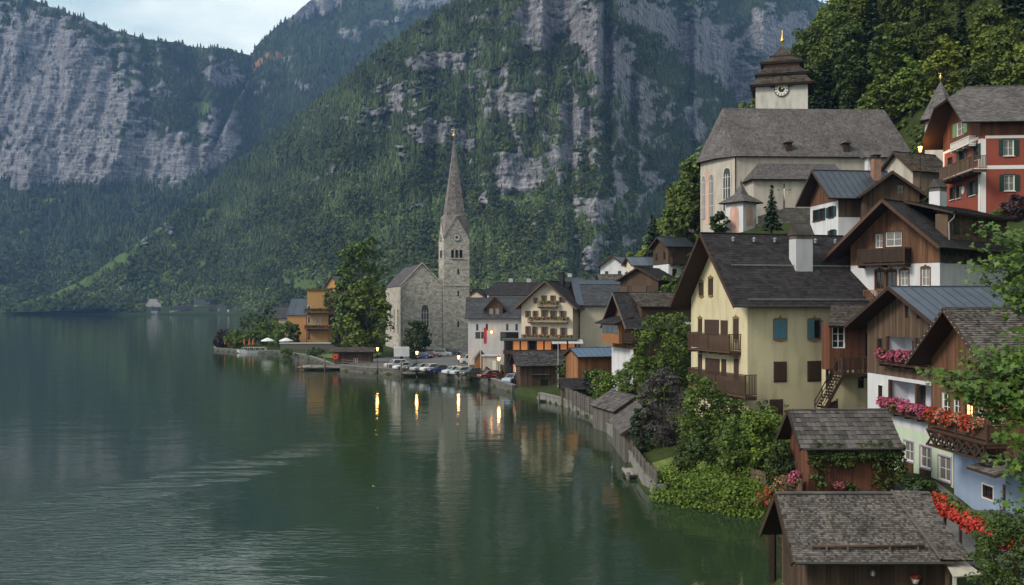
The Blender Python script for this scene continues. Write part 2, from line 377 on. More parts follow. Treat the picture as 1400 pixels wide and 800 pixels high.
# ------------------------------------------------------------------ mountains
def mountain_material():
    m = bpy.data.materials.new('mountain_rock_and_turf'); m.use_nodes = True; t = m.node_tree; lk = t.links.new
    b = t.nodes['Principled BSDF']; b.inputs['Roughness'].default_value = .95; b.inputs['Specular IOR Level'].default_value = .1
    g = N(t, 'ShaderNodeNewGeometry')
    def noise(scale, s, detail=6, ro=.65):
        mp = N(t, 'ShaderNodeMapping'); mp.inputs['Scale'].default_value = s; lk(g.outputs['Position'], mp.inputs['Vector'])
        n = N(t, 'ShaderNodeTexNoise'); n.inputs['Scale'].default_value = scale; n.inputs['Detail'].default_value = detail; n.inputs['Roughness'].default_value = ro; lk(mp.outputs[0], n.inputs['Vector']); return n.outputs['Fac']
    def ramp(x, els):
        r = N(t, 'ShaderNodeValToRGB'); lk(x, r.inputs[0]); e = r.color_ramp.elements
        while len(e) < len(els): e.new(.5)
        for k, (p, c) in enumerate(els): e[k].position = p; e[k].color = (*c, 1)
        return r.outputs[0]
    def mix(fac, a, c):
        q = N(t, 'ShaderNodeMix', data_type='RGBA'); lk(fac, q.inputs['Factor']); lk(a, q.inputs['A']); lk(c, q.inputs['B']); return q.outputs['Result']
    strata = noise(.075, (.25, .25, 3.6), 7, .7); cols = noise(.10, (1.8, 1.8, .25), 7, .7); fine = noise(.30, (1, 1, 1.2), 9, .8)
    ad = N(t, 'ShaderNodeMath', operation='ADD'); lk(strata, ad.inputs[0]); lk(cols, ad.inputs[1])
    a2 = N(t, 'ShaderNodeMath', operation='ADD'); lk(ad.outputs[0], a2.inputs[0]); lk(fine, a2.inputs[1])
    dv = N(t, 'ShaderNodeMath', operation='DIVIDE'); lk(a2.outputs[0], dv.inputs[0]); dv.inputs[1].default_value = 3.0
    rock = ramp(dv.outputs[0], [(.40, (.025, .026, .030)), (.46, (.10, .097, .105)), (.52, (.20, .19, .20)), (.60, (.40, .38, .38))])
    turf = ramp(fine, [(.3, (.018, .030, .012)), (.7, (.050, .072, .026))])
    gras = ramp(fine, [(.3, (.045, .080, .020)), (.7, (.11, .155, .045))])
    rust = ramp(fine, [(.3, (.16, .07, .035)), (.7, (.34, .17, .08))])
    def attr(n): q = N(t, 'ShaderNodeAttribute'); q.attribute_name = n; return q.outputs['Fac']
    c = mix(attr('grass'), turf, gras); c = mix(attr('rock'), c, rock); c = mix(attr('rust'), c, rust)
    lk(c, b.inputs['Base Color'])
    bp = N(t, 'ShaderNodeBump'); bp.inputs['Strength'].default_value = .9; bp.inputs['Distance'].default_value = 5.0; lk(dv.outputs[0], bp.inputs['Height']); lk(bp.outputs[0], b.inputs['Normal'])
    return m
M_MOUNT = mountain_material()
def blobs(px, py, bl):
    s = np.zeros_like(px)
    for cx, cy, rx, ry, rot, w in bl:
        c, sn = math.cos(rad(rot)), math.sin(rad(rot)); dx = px - cx; dy = py - cy
        u = (dx * c + dy * sn) / rx; v = (-dx * sn + dy * c) / ry
        s = np.maximum(s, w * np.clip(1.35 - np.sqrt(u * u + v * v), 0, 1.0))
    return s
def poly_line(px, pts):
    return np.interp(px, [p[0] for p in pts], [p[1] for p in pts])
TREEPTS = []
def mountain(name, label, x0, x1, dx, ny, top, base, r0, r1, ylow, rockbl, grassbl, rustbl, seed, rockbias, s_for, s_rock, trees, th, dens_noise=.5, jag=4.0, amp=1.0, tmul=1.0):
    """columns of sight lines; each column climbs from the shore r0, over the valley floor to r1, then up forest and cliff slopes"""
    xs = np.arange(x0, x1 + .1, dx); nx = len(xs)
    tp = poly_line(xs, top) + (fbm(xs * .05, xs * 0 + seed, 4, seed) - .5) * jag * 2
    R0 = poly_line(xs, r0); R1 = poly_line(xs, r1); bs = HY + 12.0 * F / R0 if base is None else poly_line(xs, base)
    t = np.linspace(0, 1, ny)[None, :]; PX = np.repeat(xs[:, None], ny, 1); PY = bs[:, None] + (np.minimum(tp, bs - 2) - bs)[:, None] * t
    n1 = fbm(PX * .022 + seed, PY * .03 + seed * 2.3, 5, seed + 5); n2 = fbm(PX * .09, PY * .16 + seed, 4, seed + 9); n3 = fbm(PX * .035 + 3, PY * .045 + seed, 4, seed + 77)
    rk = blobs(PX + (n1 - .5) * 60, PY + (n2 - .5) * 40, rockbl)
    rock = sstep(.38, .66, rk + (n2 - .5) * 1.25 + (n1 - .5) * .9 + rockbias)
    gr = sstep(.35, .6, blobs(PX + (n1 - .5) * 40, PY + (n2 - .5) * 22, grassbl) + (n2 - .5) * .5); gr *= (1 - rock * .8)
    ru = sstep(.4, .6, blobs(PX + (n1 - .5) * 25, PY + (n2 - .5) * 16, rustbl) + (n2 - .5) * .9) if rustbl else np.zeros_like(rock)
    rs = rock.copy()
    for k in range(6): rs[1:-1] = (rs[:-2] + rs[1:-1] * 2 + rs[2:]) / 4; rs[:, 1:-1] = (rs[:, :-2] + rs[:, 1:-1] * 2 + rs[:, 2:]) / 4
    s = s_for + (s_rock - s_for) * rs
    Rg = np.zeros_like(PX); Rg[:, 0] = R0
    for j in range(1, ny):
        dpy = PY[:, j - 1] - PY[:, j]; el = (HY - PY[:, j]) / F
        low = PY[:, j] > ylow
        tl = np.clip((bs - PY[:, j]) / np.maximum(bs - ylow, 1e-3), 0, 1)
        Rlow = R0 + (R1 - R0) * tl ** 1.4
        up = Rg[:, j - 1] + np.maximum(Rg[:, j - 1], R0) * dpy / F / np.maximum(s[:, j] - el, .12)
        Rg[:, j] = np.where(low, np.maximum(Rlow, Rg[:, j - 1]), up)
    for k in range(10): Rg[1:-1] = (Rg[:-2] + Rg[1:-1] * 2 + Rg[2:]) / 4
    Z = CAMH + (HY - PY) * Rg / F; X = (PX - CX) * Rg / F
    rid = 1 - np.abs(2 * fbm(X * .006 + seed, Z * .0025 + seed, 5, seed + 21) - 1)
    wz = Z + 60 * fbm(X * .006, Z * .006, 4, seed + 3) + .25 * X
    ledge = 1 - np.abs(2 * fbm(X * .022, wz * .09, 4, seed + 61, .6) - 1)
    rough = fbm(X * .11, Z * .09, 4, seed + 31, .6) - .5
    colm = 1 - np.abs(2 * fbm(X * .030 + seed * 1.7, Z * .007 + X * .006, 5, seed + 131, .55) - 1)
    on = sstep(0, .12, t) * np.ones_like(PX)
    gul = fbm(X * .016 + seed, Z * .004, 4, seed + 91) - .5
    Rg = Rg + on * amp * ((rid - .6) * -62 + gul * 46 + rough * 9 + rock * ((ledge - .6) * 9 + rough * 4.5 + (colm - .6) * -26 + (rid - .6) * -16))
    V = np.stack([(PX - CX) * Rg / F, Rg, CAMH + (HY - PY) * Rg / F], 2)
    V[:, 0, 2] -= 3
    i = np.arange(nx - 1)[:, None] * ny + np.arange(ny - 1)[None, :]
    f = np.stack([i, i + ny, i + ny + 1, i + 1], 2).reshape(-1, 4)
    # skip collapsed columns
    hgt = (bs - tp); ok = (hgt[:-1] > 3) & (hgt[1:] > 3); f = f.reshape(nx - 1, ny - 1, 4)[ok].reshape(-1, 4)
    # a back side, so that the ridge is a solid mountain
    me = mesh_np(name, V.reshape(-1, 3), f, M_MOUNT, True)
    for nm, a in (('rock', rock), ('grass', gr), ('rust', ru)):
        at = me.attributes.new(nm, 'FLOAT', 'POINT'); at.data.foreach_set('value', a.astype(np.float32).ravel())
    o = obj(name, me); tag(o, label, None, None, 'structure')
    rng = np.random.default_rng(seed); nT = trees
    cw = np.clip(hgt, 0, None); cw = np.where(hgt > 3, cw, 0); cx = rng.choice(nx, nT, p=cw / cw.sum()); cj = rng.integers(1, ny - 1, nT)
    fx = rng.random(nT); c2 = np.minimum(cx + 1, nx - 1); P = V[cx, cj] * (1 - fx)[:, None] + V[c2, cj] * fx[:, None]
    fy = rng.random(nT)[:, None]; P = P * (1 - fy) + fy * V[cx, np.minimum(cj + 1, ny - 1)]
    rr = rock[cx, cj]; gg = gr[cx, cj]; uu = ru[cx, cj]
    pr = (1 - rr) * (1 - gg * .93) * (1 - uu * .8) + rr * .05 * (n1[cx, cj] > .45)
    pr = pr * (1 - dens_noise * sstep(.5, .62, n2[cx, cj])) * (.45 + .55 * sstep(.3, .5, n1[cx, cj]))
    big = rr > .5
    ham = (xs[cx] > 196) & (xs[cx] < 322) & (P[:, 1] < R0[cx] + 22) if seed == 41 else np.zeros(nT, bool)
    keep = (rng.random(nT) < pr) & (hgt[cx] > 8) & ~ham; P = P[keep]; k = len(P)
    con = sstep(.38, .6, n1[cx, cj][keep] + (rng.random(k) - .5) * .35 + np.clip((P[:, 2] - 120) / 500, -.15, .2))
    idx = np.where(rng.random(k) < con, rng.integers(0, 2, k), rng.integers(2, 4, k))
    sc = th * rng.uniform(.45, 1.45, k) * (.7 + .6 * n2[cx, cj][keep]) * np.where(idx < 2, 1.1, .85)
    sc = np.where(big[keep], sc * .6, sc); P[:, 2] -= .6
    tone = tmul * (.72 + .55 * sstep(.35, .62, n1[cx, cj][keep])) * (.8 + .45 * sstep(.35, .65, n3[cx, cj][keep])) * rng.uniform(.7, 1.3, k) * np.where(idx < 2, .9, 1.1)
    TREEPTS.append((P, idx, sc, tone)); return o

mountain('far_cliff_mountain', 'pale grey far cliff with wooded crest and ledges', -140, 372, 2.0, 190,
         [(-140, -90), (0, -22), (50, 1), (100, 20), (145, 37), (190, 50), (250, 60), (308, 68), (372, 80)], None,
         [(-140, 1650), (372, 1650)], [(-140, 2050), (372, 2050)], 330,
         [(60, 130, 190, 120, 0, 1.3), (100, 210, 180, 60, 0, 1.3), (225, 205, 90, 50, 20, 1.2), (300, 105, 40, 26, 0, 1.1), (60, 60, 120, 50, 20, 1.2), (280, 190, 26, 60, 25, 1.0), (-60, 60, 130, 120, 0, 1.2)],
         [(160, 165, 9, 30, 15, .9), (270, 150, 28, 12, 0, .7), (10, 262, 40, 7, 0, .8), (145, 268, 26, 6, 0, .7), (235, 218, 32, 14, 0, .6), (60, 275, 60, 8, 5, .6)],
         [], 11, -.20, .75, 2.4, 34000, 13.0, .6, 3.5, tmul=1.15)
mountain('middle_wooded_mountain', 'blue green wooded mountain side with a scree gully', 96, 780, 2.0, 170,
         [(96, 378), (150, 330), (200, 292), (262, 250), (296, 200), (318, 150), (338, 112), (348, 66), (375, 40), (400, 20), (430, -2), (500, -50), (780, -90)],
         None, [(96, 1500), (300, 1500), (780, 1500)], [(96, 1750), (300, 2000), (780, 2000)], 330,
         [(305, 195, 18, 50, 28, 1.2), (325, 130, 8, 30, 25, .9), (440, 5, 40, 16, -25, 1.1), (490, 52, 14, 9, 0, .9), (585, 2, 45, 16, 0, 1.0), (540, 30, 30, 8, -20, .7), (390, 90, 30, 6, -30, .6), (430, 120, 26, 5, -20, .55), (370, 118, 20, 5, -40, .8)],
         [(545, 10, 6, 10, 0, .7)], [(385, 76, 12, 5, -20, .9), (354, 90, 22, 4, -35, 1.1), (335, 112, 5, 10, 35, 1.0)], 23, -.02, .70, 2.0, 34000, 12.0, .35, 3.5, tmul=.95)
mountain('near_wooded_mountain', 'steep wooded mountain with grey cliff bands above the village', -60, 1190, 1.6, 300,
         [(-60, 424), (0, 420), (30, 413), (70, 402), (110, 384), (170, 345), (230, 300), (300, 245), (350, 205), (400, 165), (450, 125), (500, 85), (560, 40), (600, 15), (630, -4), (700, -50), (800, -40), (900, -40), (1000, -40), (1080, -16), (1112, -2), (1122, 4), (1150, 12), (1190, 30)],
         None, [(-60, 1440), (300, 1380), (345, 1250), (470, 470), (520, 440), (1190, 440)], [(-60, 1480), (300, 1450), (480, 960), (700, 900), (840, 920), (930, 1200), (1000, 1450), (1190, 1550)], 404,
         [(760, 150, 170, 190, 0, .42), (560, 150, 150, 120, -30, .22), (700, 190, 5, 60, -10, .75), (735, 310, 5, 40, 8, .6), (765, 120, 7, 70, -22, .8), (800, 230, 6, 70, -18, .8), (858, 200, 7, 90, -14, .85), (878, 270, 8, 60, -10, .8), (820, 340, 10, 40, -5, .7), (780, 330, 30, 14, 0, .6), (640, 210, 4, 60, -6, .6), (895, 140, 30, 70, -25, .6), (960, 60, 80, 50, 25, .9), (1030, 120, 60, 45, 20, .9), (910, 30, 60, 26, 20, .85), (955, 165, 18, 40, -15, .85), (1060, 40, 50, 36, 0, .85), (985, 210, 30, 20, 0, .6), (785, 30, 62, 40, 45, 1.25), (830, 85, 30, 50, -15, 1.2), (745, 20, 40, 40, 30, 1.0), (600, 84, 62, 12, -8, 1.0), (570, 120, 40, 12, -15, .7), (708, 142, 28, 24, 10, 1.15), (600, 178, 62, 17, 0, .85), (560, 150, 30, 14, 0, .6),
          (708, 236, 46, 30, -5, 1.3), (768, 212, 22, 13, 10, 1.15), (792, 165, 16, 44, -30, 1.0), (836, 240, 9, 80, -12, 1.0), (810, 285, 50, 13, 0, .9), (870, 130, 12, 60, -25, .8), (660, 265, 8, 40, 10, .6), (603, 230, 3, 40, -8, .8), (880, 250, 30, 14, 0, .7), (900, 190, 18, 22, 0, .7), (640, 60, 20, 6, 0, .6), (730, 180, 30, 8, 30, .7), (850, 330, 24, 20, 0, .6), (450, 240, 30, 8, -30, .35)],
         [(716, 275, 44, 13, 0, 1.1), (848, 118, 8, 22, 10, 1.0), (412, 392, 34, 14, 10, 1.0), (545, 215, 8, 24, 0, .6), (520, 265, 6, 24, 10, .6), (207, 326, 45, 7, -36, 1.0), (150, 364, 50, 10, -30, 1.1), (100, 394, 50, 7, -18, 1.1), (60, 408, 45, 5, -8, 1.0), (280, 296, 40, 6, -38, .6), (770, 260, 40, 12, 0, .45), (860, 160, 12, 40, -20, .5), (330, 330, 60, 8, -38, .45), (250, 375, 60, 10, -25, .5), (190, 415, 20, 3, 0, .9), (860, 215, 14, 14, 0, .6), (700, 300, 20, 8, 0, .6)],
         [], 41, .09, .72, 2.4, 100000, 7.4, .4, 3.0, tmul=1.38)

def far_tree_sources():
    col = bpy.data.collections.new('tree_sources'); out = []
    mc = mat('far_conifer', (.036, .054, .026), .9, .2, .3, objrand=.35, hue=.4, spec=.1, tone=True)
    ml = mat('far_broadleaf', (.060, .088, .034), .9, .25, .4, objrand=.35, hue=.5, spec=.1, tone=True)
    for k in range(2):
        rng = np.random.default_rng(50 + k); b = MB(); T = 6
        for i in range(T):
            z0 = .08 + .80 * i / T; z1 = min(1.0, z0 + .34); r = .25 * (1 - i / T) ** .8 + .03
            ring = [(r * rng.uniform(.55, 1.15) * math.cos(a), r * rng.uniform(.55, 1.15) * math.sin(a), z0 + rng.uniform(-.04, .02)) for a in np.arange(7) * .8976 + rng.uniform(0, 1)]
            for j in range(7): b.poly([ring[j], ring[(j + 1) % 7], (0, 0, z1)])
        out.append(b.mesh('far_conifer', mc))
    for k in range(2):
        rng = np.random.default_rng(70 + k); d = rng.normal(size=(16, 3)); d /= np.linalg.norm(d, axis=1, keepdims=True)
        cs = d * np.array([.26, .26, .30]) * rng.uniform(.5, 1.1, (16, 1)) + np.array([0, 0, .55])
        v, f = clump_cloud(rng, cs, np.full(16, .17), 11, .17, .8)
        out.append(mesh_np('far_broadleaf', v, f, ml))
    for k, me in enumerate(out):
        o = bpy.data.objects.new('source_%d' % k, me); col.objects.link(o)
    return col
def scatter_forest():
    P, I, S, TN = (np.concatenate([q[i] for q in TREEPTS]) for i in range(4))
    me = bpy.data.meshes.new('mountain_forest'); me.vertices.add(len(P)); me.vertices.foreach_set('co', P.astype(np.float32).ravel())
    a = me.attributes.new('pick', 'INT', 'POINT'); a.data.foreach_set('value', I.astype(np.int32))
    a = me.attributes.new('size', 'FLOAT', 'POINT'); a.data.foreach_set('value', S.astype(np.float32))
    a = me.attributes.new('tone', 'FLOAT', 'POINT'); a.data.foreach_set('value', TN.astype(np.float32))
    a = me.attributes.new('turn', 'FLOAT', 'POINT'); a.data.foreach_set('value', np.random.default_rng(3).uniform(0, 6.28, len(P)).astype(np.float32))
    me.update()
    o = obj('mountain_forest', me); tag(o, 'dense mixed forest covering the mountain sides', 'forest', None, 'stuff')
    ng = bpy.data.node_groups.new('forest_scatter', 'GeometryNodeTree')
    ng.interface.new_socket('Geometry', in_out='INPUT', socket_type='NodeSocketGeometry'); ng.interface.new_socket('Geometry', in_out='OUTPUT', socket_type='NodeSocketGeometry')
    gi = N(ng, 'NodeGroupInput'); go = N(ng, 'NodeGroupOutput'); ip = N(ng, 'GeometryNodeInstanceOnPoints'); ci = N(ng, 'GeometryNodeCollectionInfo')
    ci.inputs['Collection'].default_value = far_tree_sources(); ci.inputs['Separate Children'].default_value = True; ci.inputs['Reset Children'].default_value = True
    def na(n, t):
        q = N(ng, 'GeometryNodeInputNamedAttribute', data_type=t); q.inputs['Name'].default_value = n
        return next(s for s in q.outputs if s.enabled and s.name == 'Attribute')
    cb = N(ng, 'ShaderNodeCombineXYZ'); l = ng.links.new
    l(gi.outputs[0], ip.inputs['Points']); l(ci.outputs[0], ip.inputs['Instance']); ip.inputs['Pick Instance'].default_value = True
    l(na('pick', 'INT'), ip.inputs['Instance Index']); l(na('size', 'FLOAT'), ip.inputs['Scale']); l(na('turn', 'FLOAT'), cb.inputs['Z']); l(cb.outputs[0], ip.inputs['Rotation'])
    l(ip.outputs[0], go.inputs[0])
    md = o.modifiers.new('scatter', 'NODES'); md.node_group = ng
scatter_forest()
# ------------------------------------------------------------------ village ground
SHORE = [(10.5, 10), (11.3, 40), (12.4, 47.5), (15.0, 53), (16.4, 60), (17.3, 65.3), (14, 67), (10.6, 71), (10.1, 76), (10.3, 84), (10.9, 100), (9.8, 122), (7.2, 137),
         (4, 146), (0, 158), (-3, 170), (-8.6, 187), (-19, 196), (-30, 203), (-37, 212), (-47, 240), (-55, 262), (-67, 283), (-80, 290), (-92, 304), (-97, 320), (-88, 345), (-60, 420), (-75, 500)]
LAND = SHORE + [(260, 500), (260, 10)]
GC = np.array([(12, 30, 1), (20, 30, 2.2), (28, 30, 1.8), (33, 30, 9), (50, 30, 22), (100, 30, 70), (13, 45, 1), (20, 45, 1.9), (28.5, 45, 1.5), (33, 45, 7), (50, 45, 20), (100, 45, 70),
    (16, 60, 1.2), (20, 62, 2.2), (24, 62, 1.9), (29, 60, 1.4), (36, 60, 7), (44, 60, 14), (60, 60, 30), (100, 60, 70), (12, 72, 1), (16, 74, 1.6), (20, 72, 2.2), (26, 70, 2.2), (29, 72, 1.9),
    (11, 80, 1.2), (14, 84, 2.4), (19.9, 82, 3.9), (30, 82, 4.2), (36, 78, 7), (42, 82, 12), (50, 80, 19), (70, 80, 38), (100, 80, 75), (16, 93, 3.8), (12, 95, 1.4), (27, 97, 5),
    (12, 105, 1.3), (16, 105, 2.8), (24, 105, 6), (33, 103, 12), (44, 103, 22), (50, 103, 23.5), (62, 106, 24), (75, 105, 42), (110, 105, 85), (12, 122, 1.5), (20, 122, 3), (28, 122, 8), (36, 120, 17), (46, 122, 24),
    (10, 135, 1.4), (20, 135, 3), (27, 135, 13), (31, 136, 24), (45, 134, 25), (7, 150, 1.4), (14, 150, 2.3), (22, 150, 9), (28, 150, 19), (32, 150, 25.5), (60, 150, 25.8), (76, 150, 46), (110, 150, 95),
    (0, 175, 1.4), (12, 175, 2.0), (20, 175, 4), (27, 175, 16), (34, 175, 28), (60, 174, 38), (80, 175, 66), (110, 175, 105), (-8, 200, 1.4), (10, 200, 2.0), (18, 200, 3.4), (26, 200, 14.5), (38, 200, 31), (57, 200, 51), (75, 200, 76), (110, 200, 120),
    (-20, 230, 1.5), (10, 230, 2.2), (24, 230, 5), (34, 230, 21), (50, 235, 42), (80, 230, 78), (120, 230, 130), (-45, 265, 1.3), (-20, 262, 2.3), (10, 265, 2.6), (30, 265, 7), (50, 270, 28), (80, 270, 68), (120, 270, 130),
    (-85, 310, 1), (-60, 310, 1.6), (-20, 320, 2.6), (30, 310, 5), (70, 320, 38), (120, 320, 110), (-50, 400, 2.5), (0, 400, 4), (50, 400, 8), (120, 400, 60), (200, 400, 150), (150, 100, 130), (150, 200, 180), (200, 50, 165), (240, 250, 250), (250, 480, 180), (0, 490, 5), (-60, 490, 2)], dtype=float)
def _rbf():
    P = GC[:, :2]; n = len(P); D = np.linalg.norm(P[:, None] - P[None], axis=2)
    A = np.zeros((n + 3, n + 3)); A[:n, :n] = D; A[:n, n] = 1; A[:n, n + 1:] = P; A[n, :n] = 1; A[n + 1:, :n] = P.T
    return np.linalg.solve(A, np.concatenate([GC[:, 2], [0, 0, 0]]))
RB = _rbf()
def gz_np(x, y):
    x = np.asarray(x, float); y = np.asarray(y, float)
    D = np.sqrt((x[..., None] - GC[:, 0]) ** 2 + (y[..., None] - GC[:, 1]) ** 2); n = len(GC)
    return np.maximum(D @ RB[:n] + RB[n] + RB[n + 1] * x + RB[n + 2] * y, .9)
def gz(x, y): return float(gz_np(np.array([x]), np.array([y]))[0])
def in_poly(x, y, poly):
    r = np.zeros(np.shape(x), bool); n = len(poly); j = n - 1
    for i in range(n):
        (xi, yi), (xj, yj) = poly[i], poly[j]
        c = ((yi > y) != (yj > y)) & (x < (xj - xi) * (y - yi) / (yj - yi + 1e-12) + xi); r ^= c; j = i
    return r
def shore_dist(x, y):
    d = np.full(np.shape(x), 1e9)
    for (x0, y0), (x1, y1) in zip(SHORE[:-1], SHORE[1:]):
        dx, dy = x1 - x0, y1 - y0; t = np.clip(((x - x0) * dx + (y - y0) * dy) / (dx * dx + dy * dy), 0, 1)
        d = np.minimum(d, np.hypot(x - x0 - t * dx, y - y0 - t * dy))
    return d
M_GROUND = mat('village_turf', (.026, .040, .014), .95, .35, .9, .6, 6, hue=.5, spec=.1)
M_ASPH = mat('asphalt', (.11, .105, .10), .9, .25, .5, .2, 30, spec=.2)
M_QUAY = mat_blocks('quay_stone', (.135, .125, .11), (.08, .075, .07), (.05, .05, .045), .9, .42, bump=.7)
M_CONC = mat('old_concrete', (.20, .19, .175), .9, .25, 1.2, .3, 18, stain=.4, spec=.2)
def sheet(name, xs, ys, fz, m, mask=None):
    X, Y = np.meshgrid(xs, ys, indexing='ij'); Z = fz(X, Y); nx, ny = X.shape
    i = np.arange(nx - 1)[:, None] * ny + np.arange(ny - 1)[None, :]; f = np.stack([i, i + ny, i + ny + 1, i + 1], 2)
    if mask is not None: f = f[mask(X, Y)[:-1, :-1]]
    return obj(name, mesh_np(name, np.stack([X, Y, Z], 2), f.reshape(-1, 4), m, True))
def ground_fz(X, Y):
    ins = in_poly(X, Y, LAND); d = shore_dist(X, Y); z = gz_np(X, Y) + (fbm(X * .25, Y * .25, 4, 5) - .5) * .35 * np.clip(d / 6, 0, 1)
    return np.where(ins, np.minimum(z, .35 + d * 1.6), -.6 - np.minimum(d * .5, 6))
def axis(parts):
    return np.unique(np.round(np.concatenate([np.arange(a, b + 1e-6, s) for a, b, s in parts]), 3))
ground = sheet('village_ground', axis([(-110, 0, 2.5), (0, 66, .8), (68, 260, 6)]), axis([(10, 40, 3), (41, 130, .8), (132, 330, 2), (335, 500, 7)]), ground_fz, M_GROUND,
               lambda X, Y: in_poly(X, Y, LAND) | (shore_dist(X, Y) < 5))
tag(ground, 'grassy village ground rising into a steep hillside', None, None, 'structure')
# car park and lakeside road
PARK = [(-2, 172), (-7, 188.5), (-19, 197.6), (-30, 204.6), (-36, 213), (-38, 232), (-28, 250), (-14, 262), (6, 262), (8, 215), (6, 172)]
park = sheet('car_park', np.arange(-42, 12, 1.5), np.arange(168, 270, 1.5), lambda X, Y: np.minimum(gz_np(X, Y), 3) + .22, M_ASPH, lambda X, Y: in_poly(X, Y, PARK))
tag(park, 'grey asphalt car park below the stone church', None, None, 'structure')
lane = sheet('village_lane', np.arange(21.6, 28.4, .8), np.arange(30, 66, .8), lambda X, Y: gz_np(X, Y) + .25, M_ASPH)
tag(lane, 'narrow grey lane beside the painted house fronts', None, None, 'structure')
def quay(name, label, pts, top, w=.6, m=None, bot=-1.5):
    b = MB()
    for (x0, y0), (x1, y1) in zip(pts[:-1], pts[1:]):
        d = Vector((x1 - x0, y1 - y0, 0)); n = Vector((d.y, -d.x, 0)).normalized() * w
        b.obox((x0, y0, bot), d + d.normalized() * .1, n, (0, 0, top - bot))
        b.obox(Vector((x0, y0, top)) - n * .15, d + d.normalized() * .12, n * 1.3, (0, 0, .16), 1)
    o = b.build(name, [m or M_QUAY, M_CONC]); return tag(o, label, None, None, 'structure')
quay('quay_wall', 'low stone quay wall along the car park edge', SHORE[14:20], 1.15)
quay('garden_wall', 'weathered wall along the garden shore', SHORE[7:14], .95, .5, M_CONC)
quay('promenade_wall', 'low stone wall round the wooded point', SHORE[19:26], .75)

# ------------------------------------------------------------------ building kit
def clip_half(poly, a, b, c):
    out = []
    for i in range(len(poly)):
        p, q = poly[i], poly[(i + 1) % len(poly)]; dp = a * p[0] + b * p[1] - c; dq = a * q[0] + b * q[1] - c
        if dp <= 0: out.append(p)
        if (dp < 0 < dq) or (dq < 0 < dp): t = dp / (dp - dq); out.append((p[0] + (q[0] - p[0]) * t, p[1] + (q[1] - p[1]) * t))
    return out
def clip_convex(rect, poly):
    for i in range(len(poly)):
        (x0, y0), (x1, y1) = poly[i], poly[(i + 1) % len(poly)]; a, b = (y1 - y0), -(x1 - x0)
        rect = clip_half(rect, a, b, a * x0 + b * y0)
        if len(rect) < 3: return []
    return rect
def shingles(b, bl, br, tr, tl, row, sw, th=.035, seed=0, jit=.25, mi=0):
    """overlapping shingle slabs over a (possibly tapering) roof face"""
    rng = random.Random(seed); bl, br, tr, tl = map(Vector, (bl, br, tr, tl))
    up = ((tl + tr) - (bl + br)) / 2; n = (br - bl).cross(up)
    if n.length < 1e-5: n = (tr - tl).cross(up)
    n.normalize()
    if n.z < -.01: n = -n
    rows = max(1, round(up.length / row))
    for i in range(rows):
        v0, v1 = i / rows, min(1.0, (i + 1.25) / rows); vm = (i + .5) / rows
        a0, a1 = bl.lerp(tl, v0), br.lerp(tr, v0); c0, c1 = bl.lerp(tl, v1), br.lerp(tr, v1); ln = (bl.lerp(tl, vm) - br.lerp(tr, vm)).length
        if ln < .05: continue
        k = max(1, round(ln / sw)); cuts = [0.0] + sorted(min(.999, max(.001, (j + rng.uniform(-jit, jit)) / k)) for j in range(1, k)) + [1.0]
        for j in range(k):
            s0, s1 = cuts[j], cuts[j + 1]; g = min(.006, .1 * sw) / max(ln, .1); s0 += g
            t = th * rng.uniform(.7, 1.5); dz = up * (rng.uniform(-.12, .04) / rows)
            p, q, r, s = a0.lerp(a1, s0) + dz, a0.lerp(a1, s1) + dz, c0.lerp(c1, s1), c0.lerp(c1, s0)
            m = len(b.v); b.v += [tuple(x) for x in (p + n * t, q + n * t, r + n * .004, s + n * .004, p, q)]
            b.f += [(m, m + 1, m + 2, m + 3), (m + 4, m + 5, m + 1, m), (m + 4, m, m + 3), (m + 5, m + 2, m + 1)]; b.m += [mi] * 4
M_GLASS = mat('window_glass', (.018, .020, .022), .08, .3, .8, spec=.6, objrand=.5)
M_CURT = mat('curtained_glass', (.16, .155, .15), .15, .3, 2.5, spec=.6, objrand=.3, stretch=(3, 3, .4))
M_WWOOD = mat('white_paint_wood', (.62, .60, .56), .6, .1, 3)
M_DWOOD = mat('dark_brown_wood', (.045, .026, .018), .75, .35, 6, .3, 30, stretch=(1, 1, .15), objrand=.2)
M_BWOOD = mat('brown_wood', (.072, .038, .024), .75, .35, 6, .3, 30, stretch=(1, 1, .15), objrand=.2)
M_LIT = mat_emit('lit_window', (1.0, .55, .20), 1.1)
STY = {
    'brown': dict(frame=M_DWOOD, pane=M_GLASS, nx=2, nz=2), 'white': dict(frame=M_WWOOD, pane=M_GLASS, nx=2, nz=3),
    'curtain': dict(frame=M_WWOOD, pane=M_CURT, nx=2, nz=2), 'dark': dict(frame=M_DWOOD, pane=M_GLASS, nx=1, nz=1),
    'lit': dict(frame=M_BWOOD, pane=M_LIT, nx=2, nz=3)}
